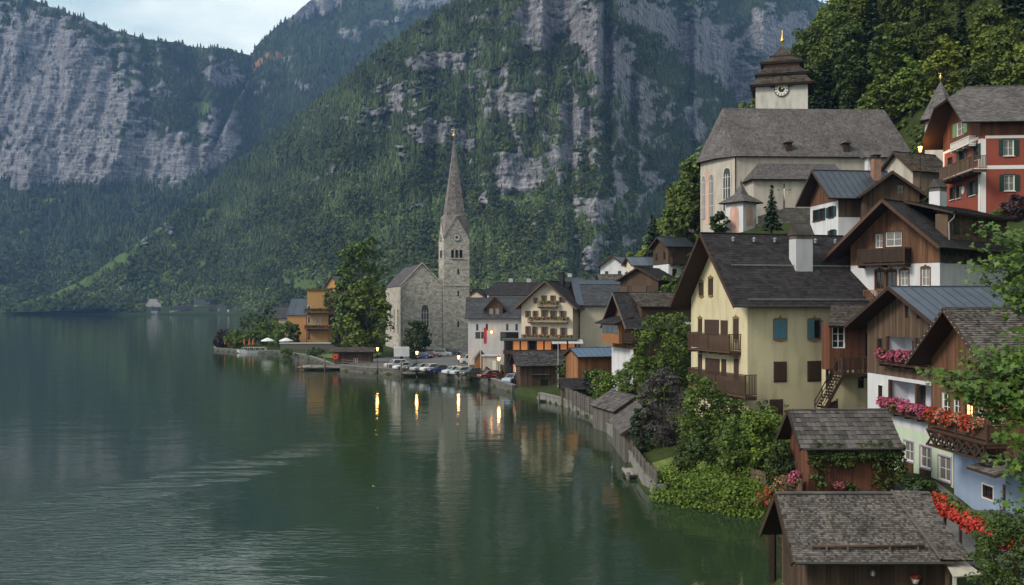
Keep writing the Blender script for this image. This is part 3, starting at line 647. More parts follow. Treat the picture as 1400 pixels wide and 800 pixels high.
class House:
    def __init__(s, name, label, cat, pxA, d, z, ang, pxB=None, pxC=None, Wd=None, L=None, group=None, X=None):
        a = rad(ang); X = Xat(pxA, d) if X is None else X; s.a = a
        if pxB is not None: k = (pxB - CX) / F; Wd = (X - k * d) / (k * math.cos(a) + math.sin(a))
        if pxC is not None: k = (pxC - CX) / F; L = (k * d - X) / (math.cos(a) - k * math.sin(a))
        s.W, s.L, s.z = Wd, L, z; s.root = empty(name, (X, d, z), a, label, cat, group)
        s.Mx = Matrix.Translation((X, d, z)) @ Matrix.Rotation(a, 4, 'Z'); s.inv = s.Mx.inverted(); s.op = {k: [] for k in 'GSNE'}; s.seed = int(abs(X * 31 + d * 7)) 
        s.roofs = None
    def fr(s, w):
        return {'G': (Vector((0, 0, 0)), Vector((0, 1, 0)), Vector((-1, 0, 0))), 'S': (Vector((0, 0, 0)), Vector((1, 0, 0)), Vector((0, -1, 0))),
                'N': (Vector((0, s.W, 0)), Vector((1, 0, 0)), Vector((0, 1, 0))), 'E': (Vector((s.L, 0, 0)), Vector((0, 1, 0)), Vector((1, 0, 0)))}[w]
    def uz(s, w, px, py, off=0.0):
        O, U, Nn = s.fr(w); O = O + Nn * off; o = s.inv @ Vector((0, 0, CAMH)); d = s.inv.to_3x3() @ Vector(((px - CX) / F, 1, -(py - HY) / F))
        t = (O - o).dot(Nn) / d.dot(Nn); p = o + d * t - O; return p.dot(U), p.z
    def zpx(s, py, lx=0, ly=0):
        p = s.Mx @ Vector((lx, ly, 0)); return Zat(py, p.y) - s.z
    def wpx(s, w, x0, y0, x1, y1, sty='brown', **k):
        xm, ym = (x0 + x1) / 2, (y0 + y1) / 2; u0 = s.uz(w, x0, ym)[0]; u1 = s.uz(w, x1, ym)[0]
        return s.win(w, min(u0, u1), max(u0, u1), s.uz(w, xm, y1)[1], s.uz(w, xm, y0)[1], sty, **k)
    def win(s, w, u0, u1, z0, z1, sty='brown', shut=None, sill=None, trim=None, hole=True, name='window', crest=None, depth=.14, fw=None, arch=False, sub=True):
        O, U, Nn = s.fr(w); S = STY[sty]; Zv = Vector((0, 0, 1)); fw = fw or min(.08, (u1 - u0) * .1)
        if hole: s.op[w].append((u0, u1, z0, z1)); d0 = -depth
        else: d0 = .02
        P = lambda u, z, n=0: O + U * u + Zv * z + Nn * n
        b = MB()
        if hole:
            for q in (((u0, z0), (u1, z0)), ((u1, z0), (u1, z1)), ((u1, z1), (u0, z1)), ((u0, z1), (u0, z0))):
                b.poly([P(*q[0], .012), P(*q[1], .012), P(*q[1], d0 - .02), P(*q[0], d0 - .02)])
        def bar(a0, a1, c0, c1, th): b.obox(P(a0, c0, d0), U * (a1 - a0), Zv * (c1 - c0), Nn * th)
        bar(u0, u0 + fw, z0, z1, .07); bar(u1 - fw, u1, z0, z1, .07); bar(u0 + fw, u1 - fw, z0, z0 + fw, .068); bar(u0 + fw, u1 - fw, z1 - fw, z1, .068)
        for i in range(1, S['nx']):
            c = u0 + (u1 - u0) * i / S['nx']; bar(c - fw * .4, c + fw * .4, z0 + fw, z1 - fw, .05)
        for i in range(1, S['nz']):
            c = z0 + (z1 - z0) * i / S['nz']; bar(u0 + fw, u1 - fw, c - fw * .25, c + fw * .25, .045)
        wo = b.build(name, S['frame'], s.root)
        b = MB(); b.obox(P(u0 + .01, z0 + .01, d0 + .002), U * (u1 - u0 - .02), Zv * (z1 - z0 - .02), Nn * .02); b.build('pane', S['pane'], wo)
        if shut:
            kind, m = shut; hw = (u1 - u0) / 2
            spots = ((u0 - hw * .96, u0 - .02), (u1 + .02, u1 + hw * .96)) if kind == 'open' else ((u0, u0 + hw - .01), (u0 + hw + .01, u1))
            if kind == 'half': spots = ((u0, u0 + hw - .01), (u1 + .02, u1 + hw * .5))
            for a0, a1 in spots:
                b = MB(); b.obox(P(a0, z0, .03), U * (a1 - a0), Zv * (z1 - z0), Nn * .04)
                n = max(2, int((z1 - z0) / .14)); mg = (a1 - a0) * .14
                for i in range(n):
                    zc = z0 + .06 + (z1 - z0 - .1) * i / n; b.obox(P(a0 + mg, zc, .072), U * (a1 - a0 - 2 * mg), Zv * ((z1 - z0) / n * .62), Nn * .012 + Zv * -.01)
                b.build('shutter', m, wo)
        if sill: b = MB(); b.obox(P(u0 - .1, z0 - .09, .014), U * (u1 - u0 + .2), Zv * .08, Nn * .12); b.build('sill', sill, wo)
        if trim:
            b = MB(); tw = .1
            for (a0, a1, c0, c1) in ((u0 - tw, u0 - .004, z0 - tw, z1 + tw), (u1 + .004, u1 + tw, z0 - tw, z1 + tw), (u0 - .004, u1 + .004, z1 + .004, z1 + tw), (u0 - .004, u1 + .004, z0 - tw, z0 - .004)):
                b.obox(P(a0, c0, .003), U * (a1 - a0), Zv * (c1 - c0), Nn * .035)
            b.build('surround', trim, wo)
        if crest:
            b = MB(); uc = (u0 + u1) / 2; h = (u1 - u0)
            b.prism([P(u0 - .14, z1 + .06, .04), P(u1 + .14, z1 + .06, .04), P(u1 - .05, z1 + .2, .04), P(uc + .12, z1 + .22, .04), P(uc, z1 + .2 + h * .22, .04), P(uc - .12, z1 + .22, .04), P(u0 + .05, z1 + .2, .04)], Nn * .04)
            b.build('ornament', crest, wo)
            b = MB()
            b.prism([P(u0 - .1, z0 - .06, .04), P(u1 + .1, z0 - .06, .04), P(u1 - .05, z0 - .16, .04), P(uc, z0 - .26, .04), P(u0 + .05, z0 - .16, .04)], Nn * .04)
            b.build('ornament', crest, wo)
        return wo
    def profile(s, w):
        if w in 'GE':
            p = [(0, 0), (s.W, 0), (s.W, s.H)]
            if s.rise > .01: p.append((s.ry, s.H + s.rise))
            return p + [(0, s.H)]
        return [(0, 0), (s.L, 0), (s.L, s.H), (0, s.H)]
    def walls(s, H, rise, zones, ry=None, base=-2.5, which='GSNE'):
        """zones: (wall letters, z0, z1, material, kind, piece width)"""
        s.H, s.rise, s.ry = H, rise, (ry if ry is not None else s.W / 2)
        for w in which:
            O, U, Nn = s.fr(w); poly = s.profile(w); poly = [(u, z if z > 0 else base) for u, z in poly]
            for (ws, z0, z1, m, kind, pw) in zones:
                if w not in ws: continue
                z0b = base if z0 <= 0 else z0; mx = max(p[0] for p in poly); ops = [o for o in s.op[w] if o[3] > z0b and o[2] < z1]
                b = MB()
                if kind != 'plank':
                    uc = sorted({0.0, mx} | {min(max(x, 0), mx) for o in ops for x in o[:2]}); zc = sorted({z0b, z1} | {min(max(x, z0b), z1) for o in ops for x in o[2:]})
                    for i in range(len(uc) - 1):
                        for j in range(len(zc) - 1):
                            cu, cz = (uc[i] + uc[i + 1]) / 2, (zc[j] + zc[j + 1]) / 2
                            if any(o[0] < cu < o[1] and o[2] < cz < o[3] for o in ops): continue
                            q = clip_convex([(uc[i], zc[j]), (uc[i + 1], zc[j]), (uc[i + 1], zc[j + 1]), (uc[i], zc[j + 1])], poly)
                            if len(q) > 2: b.poly([O + U * u + Vector((0, 0, z)) for u, z in q])
                    b.build('wall', m, s.root)
                    if kind == 'shingle':
                        b = MB(); shingles(b, O + Nn * .01 + Vector((0, 0, z0)), O + Nn * .01 + U * mx + Vector((0, 0, z0)), O + Nn * .01 + U * mx + Vector((0, 0, z1)), O + Nn * .01 + Vector((0, 0, z1)), pw, pw * 1.2, .03, s.seed)
                        tag(b.build('wall_shingles', m, s.root), kind='stuff')
                else:
                    rng = random.Random(s.seed + ord(w)); n = max(1, round(mx / pw))
                    for i in range(n):
                        a0, a1 = mx * i / n + .006, mx * (i + 1) / n - .006; cu = (a0 + a1) / 2; zz = [(z0b, z1)]
                        for o in ops:
                            if o[0] < cu < o[1]: zz = [r for (p, q) in zz for r in ((p, min(q, o[2])), (max(p, o[3]), q)) if r[1] - r[0] > .02]
                        pr = rng.uniform(.0, .018)
                        for p, q in zz:
                            c = clip_convex([(a0, p), (a1, p), (a1, q), (a0, q)], poly)
                            if len(c) > 2: b.prism([O + U * u + Vector((0, 0, z)) - Nn * .03 for u, z in c], Nn * (.035 + pr))
                    tag(b.build('wall_planks', m, s.root), kind='stuff')
                    b = MB(); q = clip_convex([(0, z0b), (mx, z0b), (mx, z1), (0, z1)], poly)
                    if ops:
                        uc = sorted({0.0, mx} | {min(max(x, 0), mx) for o in ops for x in o[:2]}); zc = sorted({z0b, z1} | {min(max(x, z0b), z1) for o in ops for x in o[2:]})
                        for i in range(len(uc) - 1):
                            for j in range(len(zc) - 1):
                                cu, cz = (uc[i] + uc[i + 1]) / 2, (zc[j] + zc[j + 1]) / 2
                                if any(o[0] < cu < o[1] and o[2] < cz < o[3] for o in ops): continue
                                qq = clip_convex([(uc[i], zc[j]), (uc[i + 1], zc[j]), (uc[i + 1], zc[j + 1]), (uc[i], zc[j + 1])], poly)
                                if len(qq) > 2: b.poly([O + U * u + Vector((0, 0, z)) - Nn * .02 for u, z in qq])
                    else: b.poly([O + U * u + Vector((0, 0, z)) - Nn * .02 for u, z in q])
                    b.build('wall', M_DWOOD, s.root)
    def gable_roof(s, og, ob, oe, cover, soffit, row=.3, sw=.3, oeN=None, hip=None, kind='shingle', th=.03, verge=None, t=.16, gap=.6, ridge=True, rib=.05):
        sl0 = s.rise / s.ry; sl1 = s.rise / (s.W - s.ry); oeN = oe if oeN is None else oeN; lift = .12
        zr = s.H + s.rise + lift; e0 = (-oe, s.H - oe * sl0 + lift); e1 = (s.W + oeN, s.H - oeN * sl1 + lift); x0, x1 = -og, s.L + ob
        planes = []
        if hip:
            inset, fr = hip; y0, z0 = s.ry + (e0[0] - s.ry) * fr, zr + (e0[1] - zr) * fr; y1, z1 = s.ry + (e1[0] - s.ry) * fr, zr + (e1[1] - zr) * fr
            planes += [[(x0, *e0), (x1, *e0), (x1, y0, z0), (x0, y0, z0)], [(x0, y0, z0), (x1, y0, z0), (x1, s.ry, zr), (inset, s.ry, zr)],
                       [(x1, *e1), (x0, *e1), (x0, y1, z1), (x1, y1, z1)], [(x1, y1, z1), (x0, y1, z1), (inset, s.ry, zr), (x1, s.ry, zr)], [(x0, y1, z1), (x0, y0, z0), (inset, s.ry, zr), (inset, s.ry, zr)]]
        else:
            planes += [[(x0, *e0), (x1, *e0), (x1, s.ry, zr), (x0, s.ry, zr)], [(x1, *e1), (x0, *e1), (x0, s.ry, zr), (x1, s.ry, zr)]]
        r = s.roof_planes(planes, cover, soffit, row, sw, kind, th, t, gap, rib)
        vm = verge or soffit
        if not hip:
            for (yy, zz) in (e0, e1):
                b = MB(); b.bar((x0 - .03, yy, zz - .1), (x0 - .03, s.ry, zr - .1), .07, .26); b.build('verge_board', vm, r)
        b = MB()
        if ridge: b.bar((x0 if not hip else hip[0], s.ry, zr + .02), (x1, s.ry, zr + .02), .26, .08); b.build('ridge_cap', cover, r)
        b = MB(); b.tube([(x0 + .1, e0[0] - .08, e0[1] - .03), (x1 - .1, e0[0] - .08, e0[1] - .03)], .07, 6); b.build('gutter', mat('gutter_metal', (.06, .055, .05), .5, .2, 3, metal=.3), r)
        s.roof = r; s.rz = zr; s.e0 = e0; return r
    def roof_planes(s, planes, cover, soffit, row=.3, sw=.3, kind='shingle', th=.03, t=.16, gap=.6, rib=.05, name='roof'):
        b = MB(); cov = MB(); pan = []
        for k, P in enumerate(planes):
            P = [Vector(p) for p in P]; n = (P[1] - P[0]).cross(P[3] - P[0])
            if n.length < 1e-6: n = (P[2] - P[1]).cross(P[3] - P[0])
            n.normalize()
            if n.z < 0: n = -n
            Q = P if (P[2] - P[3]).length > 1e-4 else P[:3]
            b.prism([p - n * .01 for p in Q], -n * t)
            if kind == 'shingle': shingles(cov, *P, row, sw, th, s.seed + k)
            elif kind == 'seam': pan.append((P, n))
        r = b.build(name, soffit, s.root)
        if kind == 'shingle': tag(cov.build('roof_shingles', cover, r), kind='stuff')
        for P, n in pan:
            ln = (P[1] - P[0]).length; k = max(1, round(ln / gap))
            for i in range(k):
                a, c = P[0].lerp(P[1], i / k), P[0].lerp(P[1], (i + 1) / k); d, e = P[3].lerp(P[2], i / k), P[3].lerp(P[2], (i + 1) / k)
                b = MB(); b.prism([a, c, e, d] if (d - e).length > 1e-4 else [a, c, d], n * .02); b.bar(a + n * .04, d + n * .04, rib, .05, up=n)
                b.build('roof_panel', cover, r)
        return r
    def snow_rail(s, fr, m=None, n=14):
        x0, x1 = -.3, s.L + .2; y, z = s.ry + (s.e0[0] - s.ry) * fr, s.rz + (s.e0[1] - s.rz) * fr; nz_ = Vector((0, s.e0[1] - s.rz, -(s.e0[0] - s.ry))).normalized()
        if nz_.z < 0: nz_ = -nz_
        b = MB(); p0, p1 = Vector((x0, y, z)) + nz_ * .22, Vector((x1, y, z)) + nz_ * .22
        b.tube([p0, p1], .022, 5); b.tube([p0 - nz_ * .1, p1 - nz_ * .1], .018, 5)
        for i in range(n): q = p0.lerp(p1, (i + .5) / n); b.bar(q - nz_ * .2, q + nz_ * .02, .03)
        b.build('snow_guard', m or mat('zinc', (.30, .30, .31), .45, .2, 3, metal=.5), s.roof)
    def balcony(s, w, u0, u1, z, depth=1.2, h=1.0, m=None, solid=False, step=.14, slab=None, post=None):
        O, U, Nn = s.fr(w); m = m or M_BWOOD; Zv = Vector((0, 0, 1)); P = lambda u, zz, n=0: O + U * u + Zv * zz + Nn * n
        b = MB(); b.obox(P(u0, z - .18, .02), U * (u1 - u0), Nn * depth, Zv * .16)
        nb = max(2, int((u1 - u0) / 1.6) + 1)
        for i in range(nb): uu = u0 + .1 + (u1 - u0 - .2) * i / (nb - 1); b.obox(P(uu - .06, z - .36, .02), U * .12, Nn * (depth - .1), Zv * .17)
        o = b.build('balcony', slab or m, s.root); b = MB()
        runs = ((P(u0 + .04, z, 0), P(u0 + .04, z, depth - .04)), (P(u0 + .04, z, depth - .04), P(u1 - .04, z, depth - .04)), (P(u1 - .04, z, depth - .04), P(u1 - .04, z, 0)))
        for p, q in runs: b.bar(p + Zv * h, q + Zv * h, .1, .07); b.bar(p + Zv * .12, q + Zv * .12, .06, .06)
        b.build('handrail', m, o)
        b = MB()
        for p, q in runs:
            n = max(2, int((q - p).length / step)); d = (q - p).normalized() * step * (.96 if solid else .55)
            for i in range(n): c = p.lerp(q, (i + .5) / n) - d / 2; b.obox(c + Zv * .14, d, d.cross(Zv).normalized() * .03, Zv * (h - .2))
        tag(b.build('balusters', m, o), kind='stuff')
        for uu in (u0 + .06, (u0 + u1) / 2, u1 - .06):
            b = MB(); b.obox(P(uu - .05, z, depth - .1), U * .1, Nn * .1, Zv * (h + .05)); b.build('post', m, o)
        return o
    def chimney(s, x, y, z0, z1, w=.8, d=.8, m=None, cap=None, cover='gable', capm=None):
        b = MB(); b.box(x, x + w, y, y + d, z0, z1); o = b.build('chimney', m, s.root)
        b = MB(); c = .12
        if cover == 'gable':
            for i in (0, 1): b.box(x + i * (w - .12), x + i * (w - .12) + .12, y + .05, y + d - .05, z1, z1 + .35)
            for i in (0, 1): b.box(x + .002, x + w - .002, y + i * (d - .12), y + i * (d - .12) + .1, z1, z1 + .35)
            zz = z1 + .36; b.prism([(x - c, y - c, zz), (x - c, y + d + c, zz), (x - c, y + d / 2, zz + w * .6)], (w + 2 * c, 0, 0))
        else:
            b.box(x - .06, x + w + .06, y - .06, y + d + .06, z1, z1 + .1)
            b.box(x + .05, x + .15, y + .05, y + d - .05, z1 + .1, z1 + .35); b.box(x + w - .15, x + w - .05, y + .05, y + d - .05, z1 + .1, z1 + .35); b.box(x - .08, x + w + .08, y - .08, y + d + .08, z1 + .35, z1 + .43)
        b.build('chimney_cap', capm or M_SLATE, o); return o
    def downpipe(s, w, u, z0, z1, m=None):
        O, U, Nn = s.fr(w); b = MB(); p = O + U * u + Nn * .1; b.tube([p + Vector((0, 0, z0)), p + Vector((0, 0, z1))], .05, 6)
        b.build('downpipe', m or mat('pipe_metal', (.10, .09, .085), .5, .2, 3, metal=.4), s.root)
    def box(s, name, x0, x1, y0, y1, z0, z1, m):
        b = MB(); b.box(x0, x1, y0, y1, z0, z1); return b.build(name, m, s.root)
# roofs and walls
M_SLATE = mat('black_slate', (.034, .030, .031), .85, .3, .8, .3, 12, island=.3, stain=.15, spec=.12)
M_SHAKE = mat('weathered_shake', (.098, .089, .086), .92, .45, .7, .4, 14, island=.55, hue=.15, stain=.35, spec=.1)
M_SHAKEB = mat('brown_shake', (.060, .052, .048), .92, .3, 1.0, .4, 14, island=.45, hue=.25, spec=.1)
M_CHROOF = mat('church_shingle', (.116, .105, .107), .9, .35, .35, .3, 10, island=.26, hue=.1, stain=.3, spec=.12)
M_SEAM = mat('seam_metal_blue', (.085, .10, .13), .42, .2, .8, objrand=.12, metal=.5, spec=.4)
M_SEAMD = mat('seam_metal_dark', (.06, .068, .085), .38, .2, .8, objrand=.12, metal=.5, spec=.4)
M_YEL = mat('yellow_plaster', (.55, .475, .305), .92, .12, .5, .2, 40, stain=.28)
M_CREAM = mat('cream_plaster', (.58, .49, .38), .92, .06, .8, .15, 40, stain=.10)
M_WHITE = mat('white_plaster', (.56, .55, .57), .92, .08, .8, .15, 40, stain=.22)
M_GREYP = mat('grey_plaster', (.46, .45, .46), .92, .08, .8, .15, 40, stain=.18)
M_CHURCH = mat('church_plaster', (.43, .38, .325), .92, .12, .5, .15, 40, stain=.30)
M_RED = mat('red_plaster', (.27, .065, .043), .9, .1, .8, .15, 40, stain=.15)
M_MINT = mat('mint_plaster', (.48, .56, .42), .92, .06, .8, .12, 40, stain=.1)
M_BLUEP = mat('blue_plaster', (.26, .33, .46), .92, .08, .8, .12, 40, stain=.15)
M_ORANGE = mat('orange_plaster', (.43, .235, .095), .92, .08, .8, .12, 40, stain=.12)
M_TIMB = mat('brown_larch', (.125, .062, .034), .8, .35, 5, .3, 25, island=.35, stretch=(1, 1, .12))
M_ORWOOD = mat('orange_larch', (.24, .105, .042), .8, .35, 5, .3, 25, island=.3, stretch=(1, 1, .12))
M_REDW = mat('redbrown_boards', (.115, .045, .025), .8, .35, 5, .3, 25, island=.3, stretch=(1, 1, .12))
M_OLDW = mat('old_boards', (.105, .068, .045), .85, .35, 5, .3, 25, island=.35, stretch=(1, 1, .12))
M_GREYW = mat('grey_boards', (.105, .092, .080), .9, .35, 5, .3, 25, island=.35, stretch=(1, 1, .12))
M_BOATW = mat('boathouse_boards', (.070, .043, .028), .85, .35, 5, .3, 25, island=.35, stretch=(1, 1, .12))
M_TURQ = mat('turquoise_shutter', (.075, .175, .225), .6, .1, 3)
M_GRNSH = mat('dark_green_shutter', (.022, .050, .042), .6, .2, 3)
M_LGRN = mat('light_green_shutter', (.16, .30, .14), .6, .1, 3)
M_BRSH = mat('brown_shutter', (.055, .032, .022), .7, .2, 3)
M_TRIM = mat('ochre_ornament', (.22, .13, .06), .8, .2, 3)
M_PINK = mat('pink_plaster', (.55, .34, .27), .9, .15, 1.0, stain=.3)
M_BRICK = mat_blocks('brick', (.30, .12, .07), (.22, .09, .055), (.25, .2, .17), .24, .075, bump=.4, ms=.012)
M_GOLD = mat('gilded', (.70, .48, .16), .35, .1, 3, metal=.9)
M_IRON = mat('dark_iron', (.03, .03, .032), .5, .2, 3, metal=.6)
M_STONE = mat_blocks('church_stone', (.52, .465, .405), (.27, .24, .205), (.40, .365, .325), .8, .5, bump=.8, var=.30, ms=.03)
# ------------------------------------------------------------------ houses above the lake
def loggia(h, w, u0, u1, z0, z1, depth, m, name='loggia'):
    O, U, Nn = h.fr(w); P = lambda u, z, n=0: O + U * u + Vector((0, 0, z)) + Nn * n; h.op[w].append((u0, u1, z0, z1)); b = MB(); d = -depth
    b.poly([P(u0, z0, d), P(u1, z0, d), P(u1, z1, d), P(u0, z1, d)])
    for q in (((u0, z0), (u1, z0)), ((u1, z0), (u1, z1)), ((u1, z1), (u0, z1)), ((u0, z1), (u0, z0))): b.poly([P(*q[0], .01), P(*q[1], .01), P(*q[1], d), P(*q[0], d)])
    o = b.build(name, m, h.root); return o
def bal_px(h, w, x0, x1, ytop, ybot, depth=1.2, **k):
    u0, z0 = h.uz(w, x0, ybot, depth); u1, z1 = h.uz(w, x1, ybot, depth); zt = h.uz(w, (x0 + x1) / 2, ytop, depth)[1]; z = (z0 + z1) / 2 + .2
    return h.balcony(w, min(u0, u1), max(u0, u1), z, depth, max(.7, zt - z), **k)

# --- yellow house
h = yel = House('yellow_house', 'pale yellow three storey house with steep black roof and carved balconies', 'house', 1022, 83, 4.0, 16.7, pxB=945, L=12.6)
CL = ('closed', M_BRSH)
h.wpx('S', 1058, 438, 1075, 463, 'brown', shut=('closed', M_TURQ), crest=M_TRIM, trim=M_TRIM)
h.wpx('S', 1105, 438, 1121, 463, 'brown', shut=('half', M_TURQ), crest=M_TRIM, trim=M_TRIM)
h.wpx('S', 1059, 496, 1074, 521, 'brown', shut=CL, trim=M_BRSH); h.wpx('S', 1105, 495, 1121, 520, 'brown', shut=CL, trim=M_BRSH)
h.wpx('S', 1052, 546, 1070, 570, 'dark', name='door', shut=CL)
for x0, y0, x1, y1, c in ((955, 436, 960, 455, 1), (964, 437, 983, 458, 0), (986, 438, 995, 458, 0), (1003, 436, 1010, 464, 1), (955, 484, 960, 510, 1), (965, 490, 984, 512, 0), (987, 491, 993, 514, 0), (1004, 490, 1010, 517, 1),
                          (985, 540, 992, 560, 0), (998, 543, 1009, 565, 0), (956, 386, 962, 404, 1), (969, 381, 975, 403, 1)):
    h.wpx('G', x0, y0, x1, y1, 'brown', shut=CL, crest=M_TRIM if c else None)
h.walls(10.85, 5.55, [('GSNE', 0, 40, M_YEL, 'plain', 0)])
h.gable_roof(1.75, .4, .9, M_SLATE, M_DWOOD, .30, .42, th=.022)
h.snow_rail(.93); h.snow_rail(.47)
bal_px(h, 'G', 940.5, 997, 456, 481, 1.15, m=M_BWOOD); bal_px(h, 'G', 940.5, 1019, 508, 538, 1.1, m=M_BWOOD)
h.chimney(5.9, 1.9, 12.0, 15.9, 1.7, 1.1, M_GREYP, cover='gable', capm=M_SHAKE)
h.downpipe('S', 11.2, 0, 10.6)
for k in range(6):
    b = MB(); b.lathe((1.0 + k * 2.1, 4.2, 15.75), [(.12, 0), (.12, .25), (.2, .27), (.02, .42)], 8); b.build('roof_vent', mat('zinc', (.30, .30, .31), .45, .2, 3, metal=.5), h.root)
# scalloped verge trim under the front roof edge
for s0, s1 in ((0, 1), (1, 0)):
    b = MB(); p = Vector((-1.78, -.9, 10.0)) if s0 == 0 else Vector((-1.78, h.W + .9, 10.0)); q = Vector((-1.78, h.W / 2, 16.4)); n = 34
    for i in range(n):
        c = p.lerp(q, (i + .5) / n); b.prism([c + Vector((0, -.09, 0)), c + Vector((0, .09, 0)), c + Vector((0, 0, -.30))], (-.03, 0, 0))
    tag(b.build('verge_trim', M_BWOOD, h.root), kind='stuff')

# --- annex with stair
h = ann = House('wooden_annex', 'red brown boarded annex with white window, shingle roof and outside stair', 'house', 1134, 80, 4.2, 8, Wd=1.4, pxC=1204)
zt = h.zpx(441); zm = h.zpx(506)
h.wpx('S', 1138, 447, 1155, 476, 'white'); h.wpx('S', 1173, 516, 1181, 531, 'brown'); h.wpx('S', 1183, 455, 1193, 492, 'dark', name='door'); h.wpx('S', 1130, 505, 1139, 545, 'dark', name='door')
h.walls(zt, .001, [('SGE', 0, zm, M_YEL, 'plain', 0), ('SGE', zm, zt, M_REDW, 'plank', .22)], which='SGE')
h.roof_planes([[(-.5, -.9, zt - .25), (h.L + .3, -.9, zt - .25), (h.L + .3, 2.6, zt + 1.35), (1.4, 2.6, zt + 1.35)]], M_SHAKEB, M_DWOOD, .3, .25)
u0 = h.uz('S', 1152, 500, 1.8)[0]; u1 = h.uz('S', 1194, 500, 1.8)[0]; zf = h.uz('S', 1175, 512, 1.8)[1]
h.balcony('S', u0, u1, zf, 1.8, 1.3, m=M_DWOOD, step=.4)
st = bpy.data.objects.new('stair', None); link(st, h.root)
n = 13; p0 = Vector((u0 - .1, -1.5, zf)); p1 = Vector((u0 - 2.0, -1.7, max(zf - 3.0, .2)))
for i in range(n):
    c = p0.lerp(p1, (i + .5) / n); b = MB(); b.box(c.x - .13, c.x + .13, c.y - .55, c.y + .55, c.z - .04, c.z + .01); b.build('step', mat('pale_tread', (.34, .27, .17), .8, .2, 4), st)
for s in (-.6, .6):
    b = MB(); b.bar(p0 + Vector((0, s, -.1)), p1 + Vector((0, s, -.1)), .07, .26); b.build('stringer', M_DWOOD, st)
    b = MB(); b.bar(p0 + Vector((0, s, .9)), p1 + Vector((0, s, .9)), .07, .07); b.bar(p0 + Vector((0, s, .45)), p1 + Vector((0, s, .45)), .05, .05)
    for i in range(4): c = p0.lerp(p1, i / 3) + Vector((0, s, 0)); b.bar(c, c + Vector((0, 0, .95)), .07)
    b.build('handrail', M_DWOOD, st)
b = MB(); b.box(p1.x - 1.6, p1.x + .2, p1.y - .8, p1.y + .9, p1.z - .12, p1.z); b.box(p1.x - 1.6, p1.x + .2, p1.y - .8, p1.y - .7, -1.5, p1.z - .12); b.build('landing', M_DWOOD, h.root)

# --- metal roofed chalet with loggias
h = met = House('metal_roofed_chalet', 'brown boarded chalet with blue metal roof and pink flowered loggias', 'house', None, 64, 2.4, 6, Wd=12, L=15, X=28.7)
zl = 14.1 - 45 * 69 / F - h.z; gu = lambda px, py: h.uz('G', px, py)
L1 = (gu(1283, 480)[0], gu(1213, 480)[0], gu(1250, 497)[1], gu(1250, 462)[1]); L2 = (gu(1283, 545)[0], gu(1217, 545)[0], gu(1250, 565)[1], gu(1250, 524)[1])
M_LOG = mat('loggia_plaster', (.50, .50, .55), .9, .08, 1)
loggia(h, 'G', *L1, 1.4, M_LOG); loggia(h, 'G', *L2, 1.4, M_LOG)
for LL, (xa, xb) in ((L1, (1224, 1241)), (L1, (1262, 1277)), (L2, (1228, 1240)), (L2, (1262, 1276))):
    a, c = gu(xb, 480)[0], gu(xa, 480)[0]; b = MB(); b.box(1.3, 1.38, a, c, LL[2], LL[3] - .3); o = b.build('loggia_door', M_DWOOD, h.root); b = MB(); b.box(1.285, 1.30, a + .15, c - .15, LL[2] + .3, LL[3] - .45); b.build('pane', M_GLASS, o)
for LL in (L1, L2):
    for uu in (LL[0] + (LL[1] - LL[0]) * f for f in (0.0, .42, 1.0)):
        b = MB(); b.box(-.1, .12, uu - .11, uu + .11, LL[2], LL[3]); b.build('post', M_BWOOD, h.root)
h.wpx('G', 1200, 464, 1206, 482, 'dark', trim=M_BWOOD); h.wpx('G', 1237, 417, 1245, 435, 'dark'); h.wpx('G', 1253, 425, 1262, 436, 'dark'); h.wpx('G', 1201, 527, 1207, 548, 'brown', trim=M_WWOOD)
M_LILAC = mat('lilac_reveal', (.36, .27, .40), .8, .1, 2)
for x0, y0, x1, y1 in ((1236, 602, 1249, 632), (1258, 609, 1273, 642), (1283, 622, 1300, 660)):
    a, zz0 = gu(x1, y1); c, zz1 = gu(x0, y0); h.win('G', a, c, zz0, zz1, 'curtain', trim=M_LILAC, name='window'); h.win('G', a, c, max(zz0 - 1.0, -.8), zz0 - .13, 'dark', shut=('closed', M_BWOOD), name='door_panel')
zg = gu(1222, 583)[1] + .1
z2 = gu(1204, 512)[1]
h.walls(10.4, 2.49, [('G', 0, zg, M_MINT, 'plain', 0), ('SNE', 0, zg, M_MINT, 'plain', 0), ('GSNE', zg, z2, M_WHITE, 'plain', 0), ('GSNE', z2, 30, M_OLDW, 'plank', .24)])
h.gable_roof(1.35, .3, 1.0, M_SEAM, M_DWOOD, kind='seam', gap=.75)
for LL, mm in ((L1, M_BWOOD), (L2, M_BWOOD)): h.balcony('G', LL[0] - .1, LL[1] + .1, LL[2] - .05, .7, .8, m=mm, solid=True)
b = MB(); s_ = h.e0[1]
b.tube([(1.0, 1.5, h.rz - 2.1), (14.5, 1.5, h.rz - 2.1)], .03, 5); b.build('snow_guard', M_IRON, h.roof)

# --- shingled chalet, blue ground floor
h = shi = House('shingled_chalet', 'wooden chalet with grey shingle roof above a blue ground floor', 'house', None, 54.4, 2.4, 3, Wd=8.6, L=11, X=27.3)
_f = h.fr; h.fr = lambda w: (Vector((1.5, 0, 0)), Vector((0, 1, 0)), Vector((-1, 0, 0))) if w == 'G' else _f(w)
gu = lambda px, py: h.uz('G', px, py)
for x0, y0, x1, y1, sty in ((1344, 662, 1358, 684, 'brown'), (1373, 665, 1391, 716, 'dark')):
    a, zz0 = gu(x1, y1); c, zz1 = gu(x0, y0); h.win('G', a, c, max(zz0, -.8), zz1, sty, trim=M_WWOOD if sty == 'brown' else M_REDW, shut=None if sty == 'brown' else ('closed', M_REDW), name='window' if sty == 'brown' else 'door')
h.W = 8.6; h.walls(3.3, .001, [('G', 0, 3.4, M_BLUEP, 'plain', 0), ('S', 0, 3.4, M_BLUEP, 'plain', 0)], which='GS')
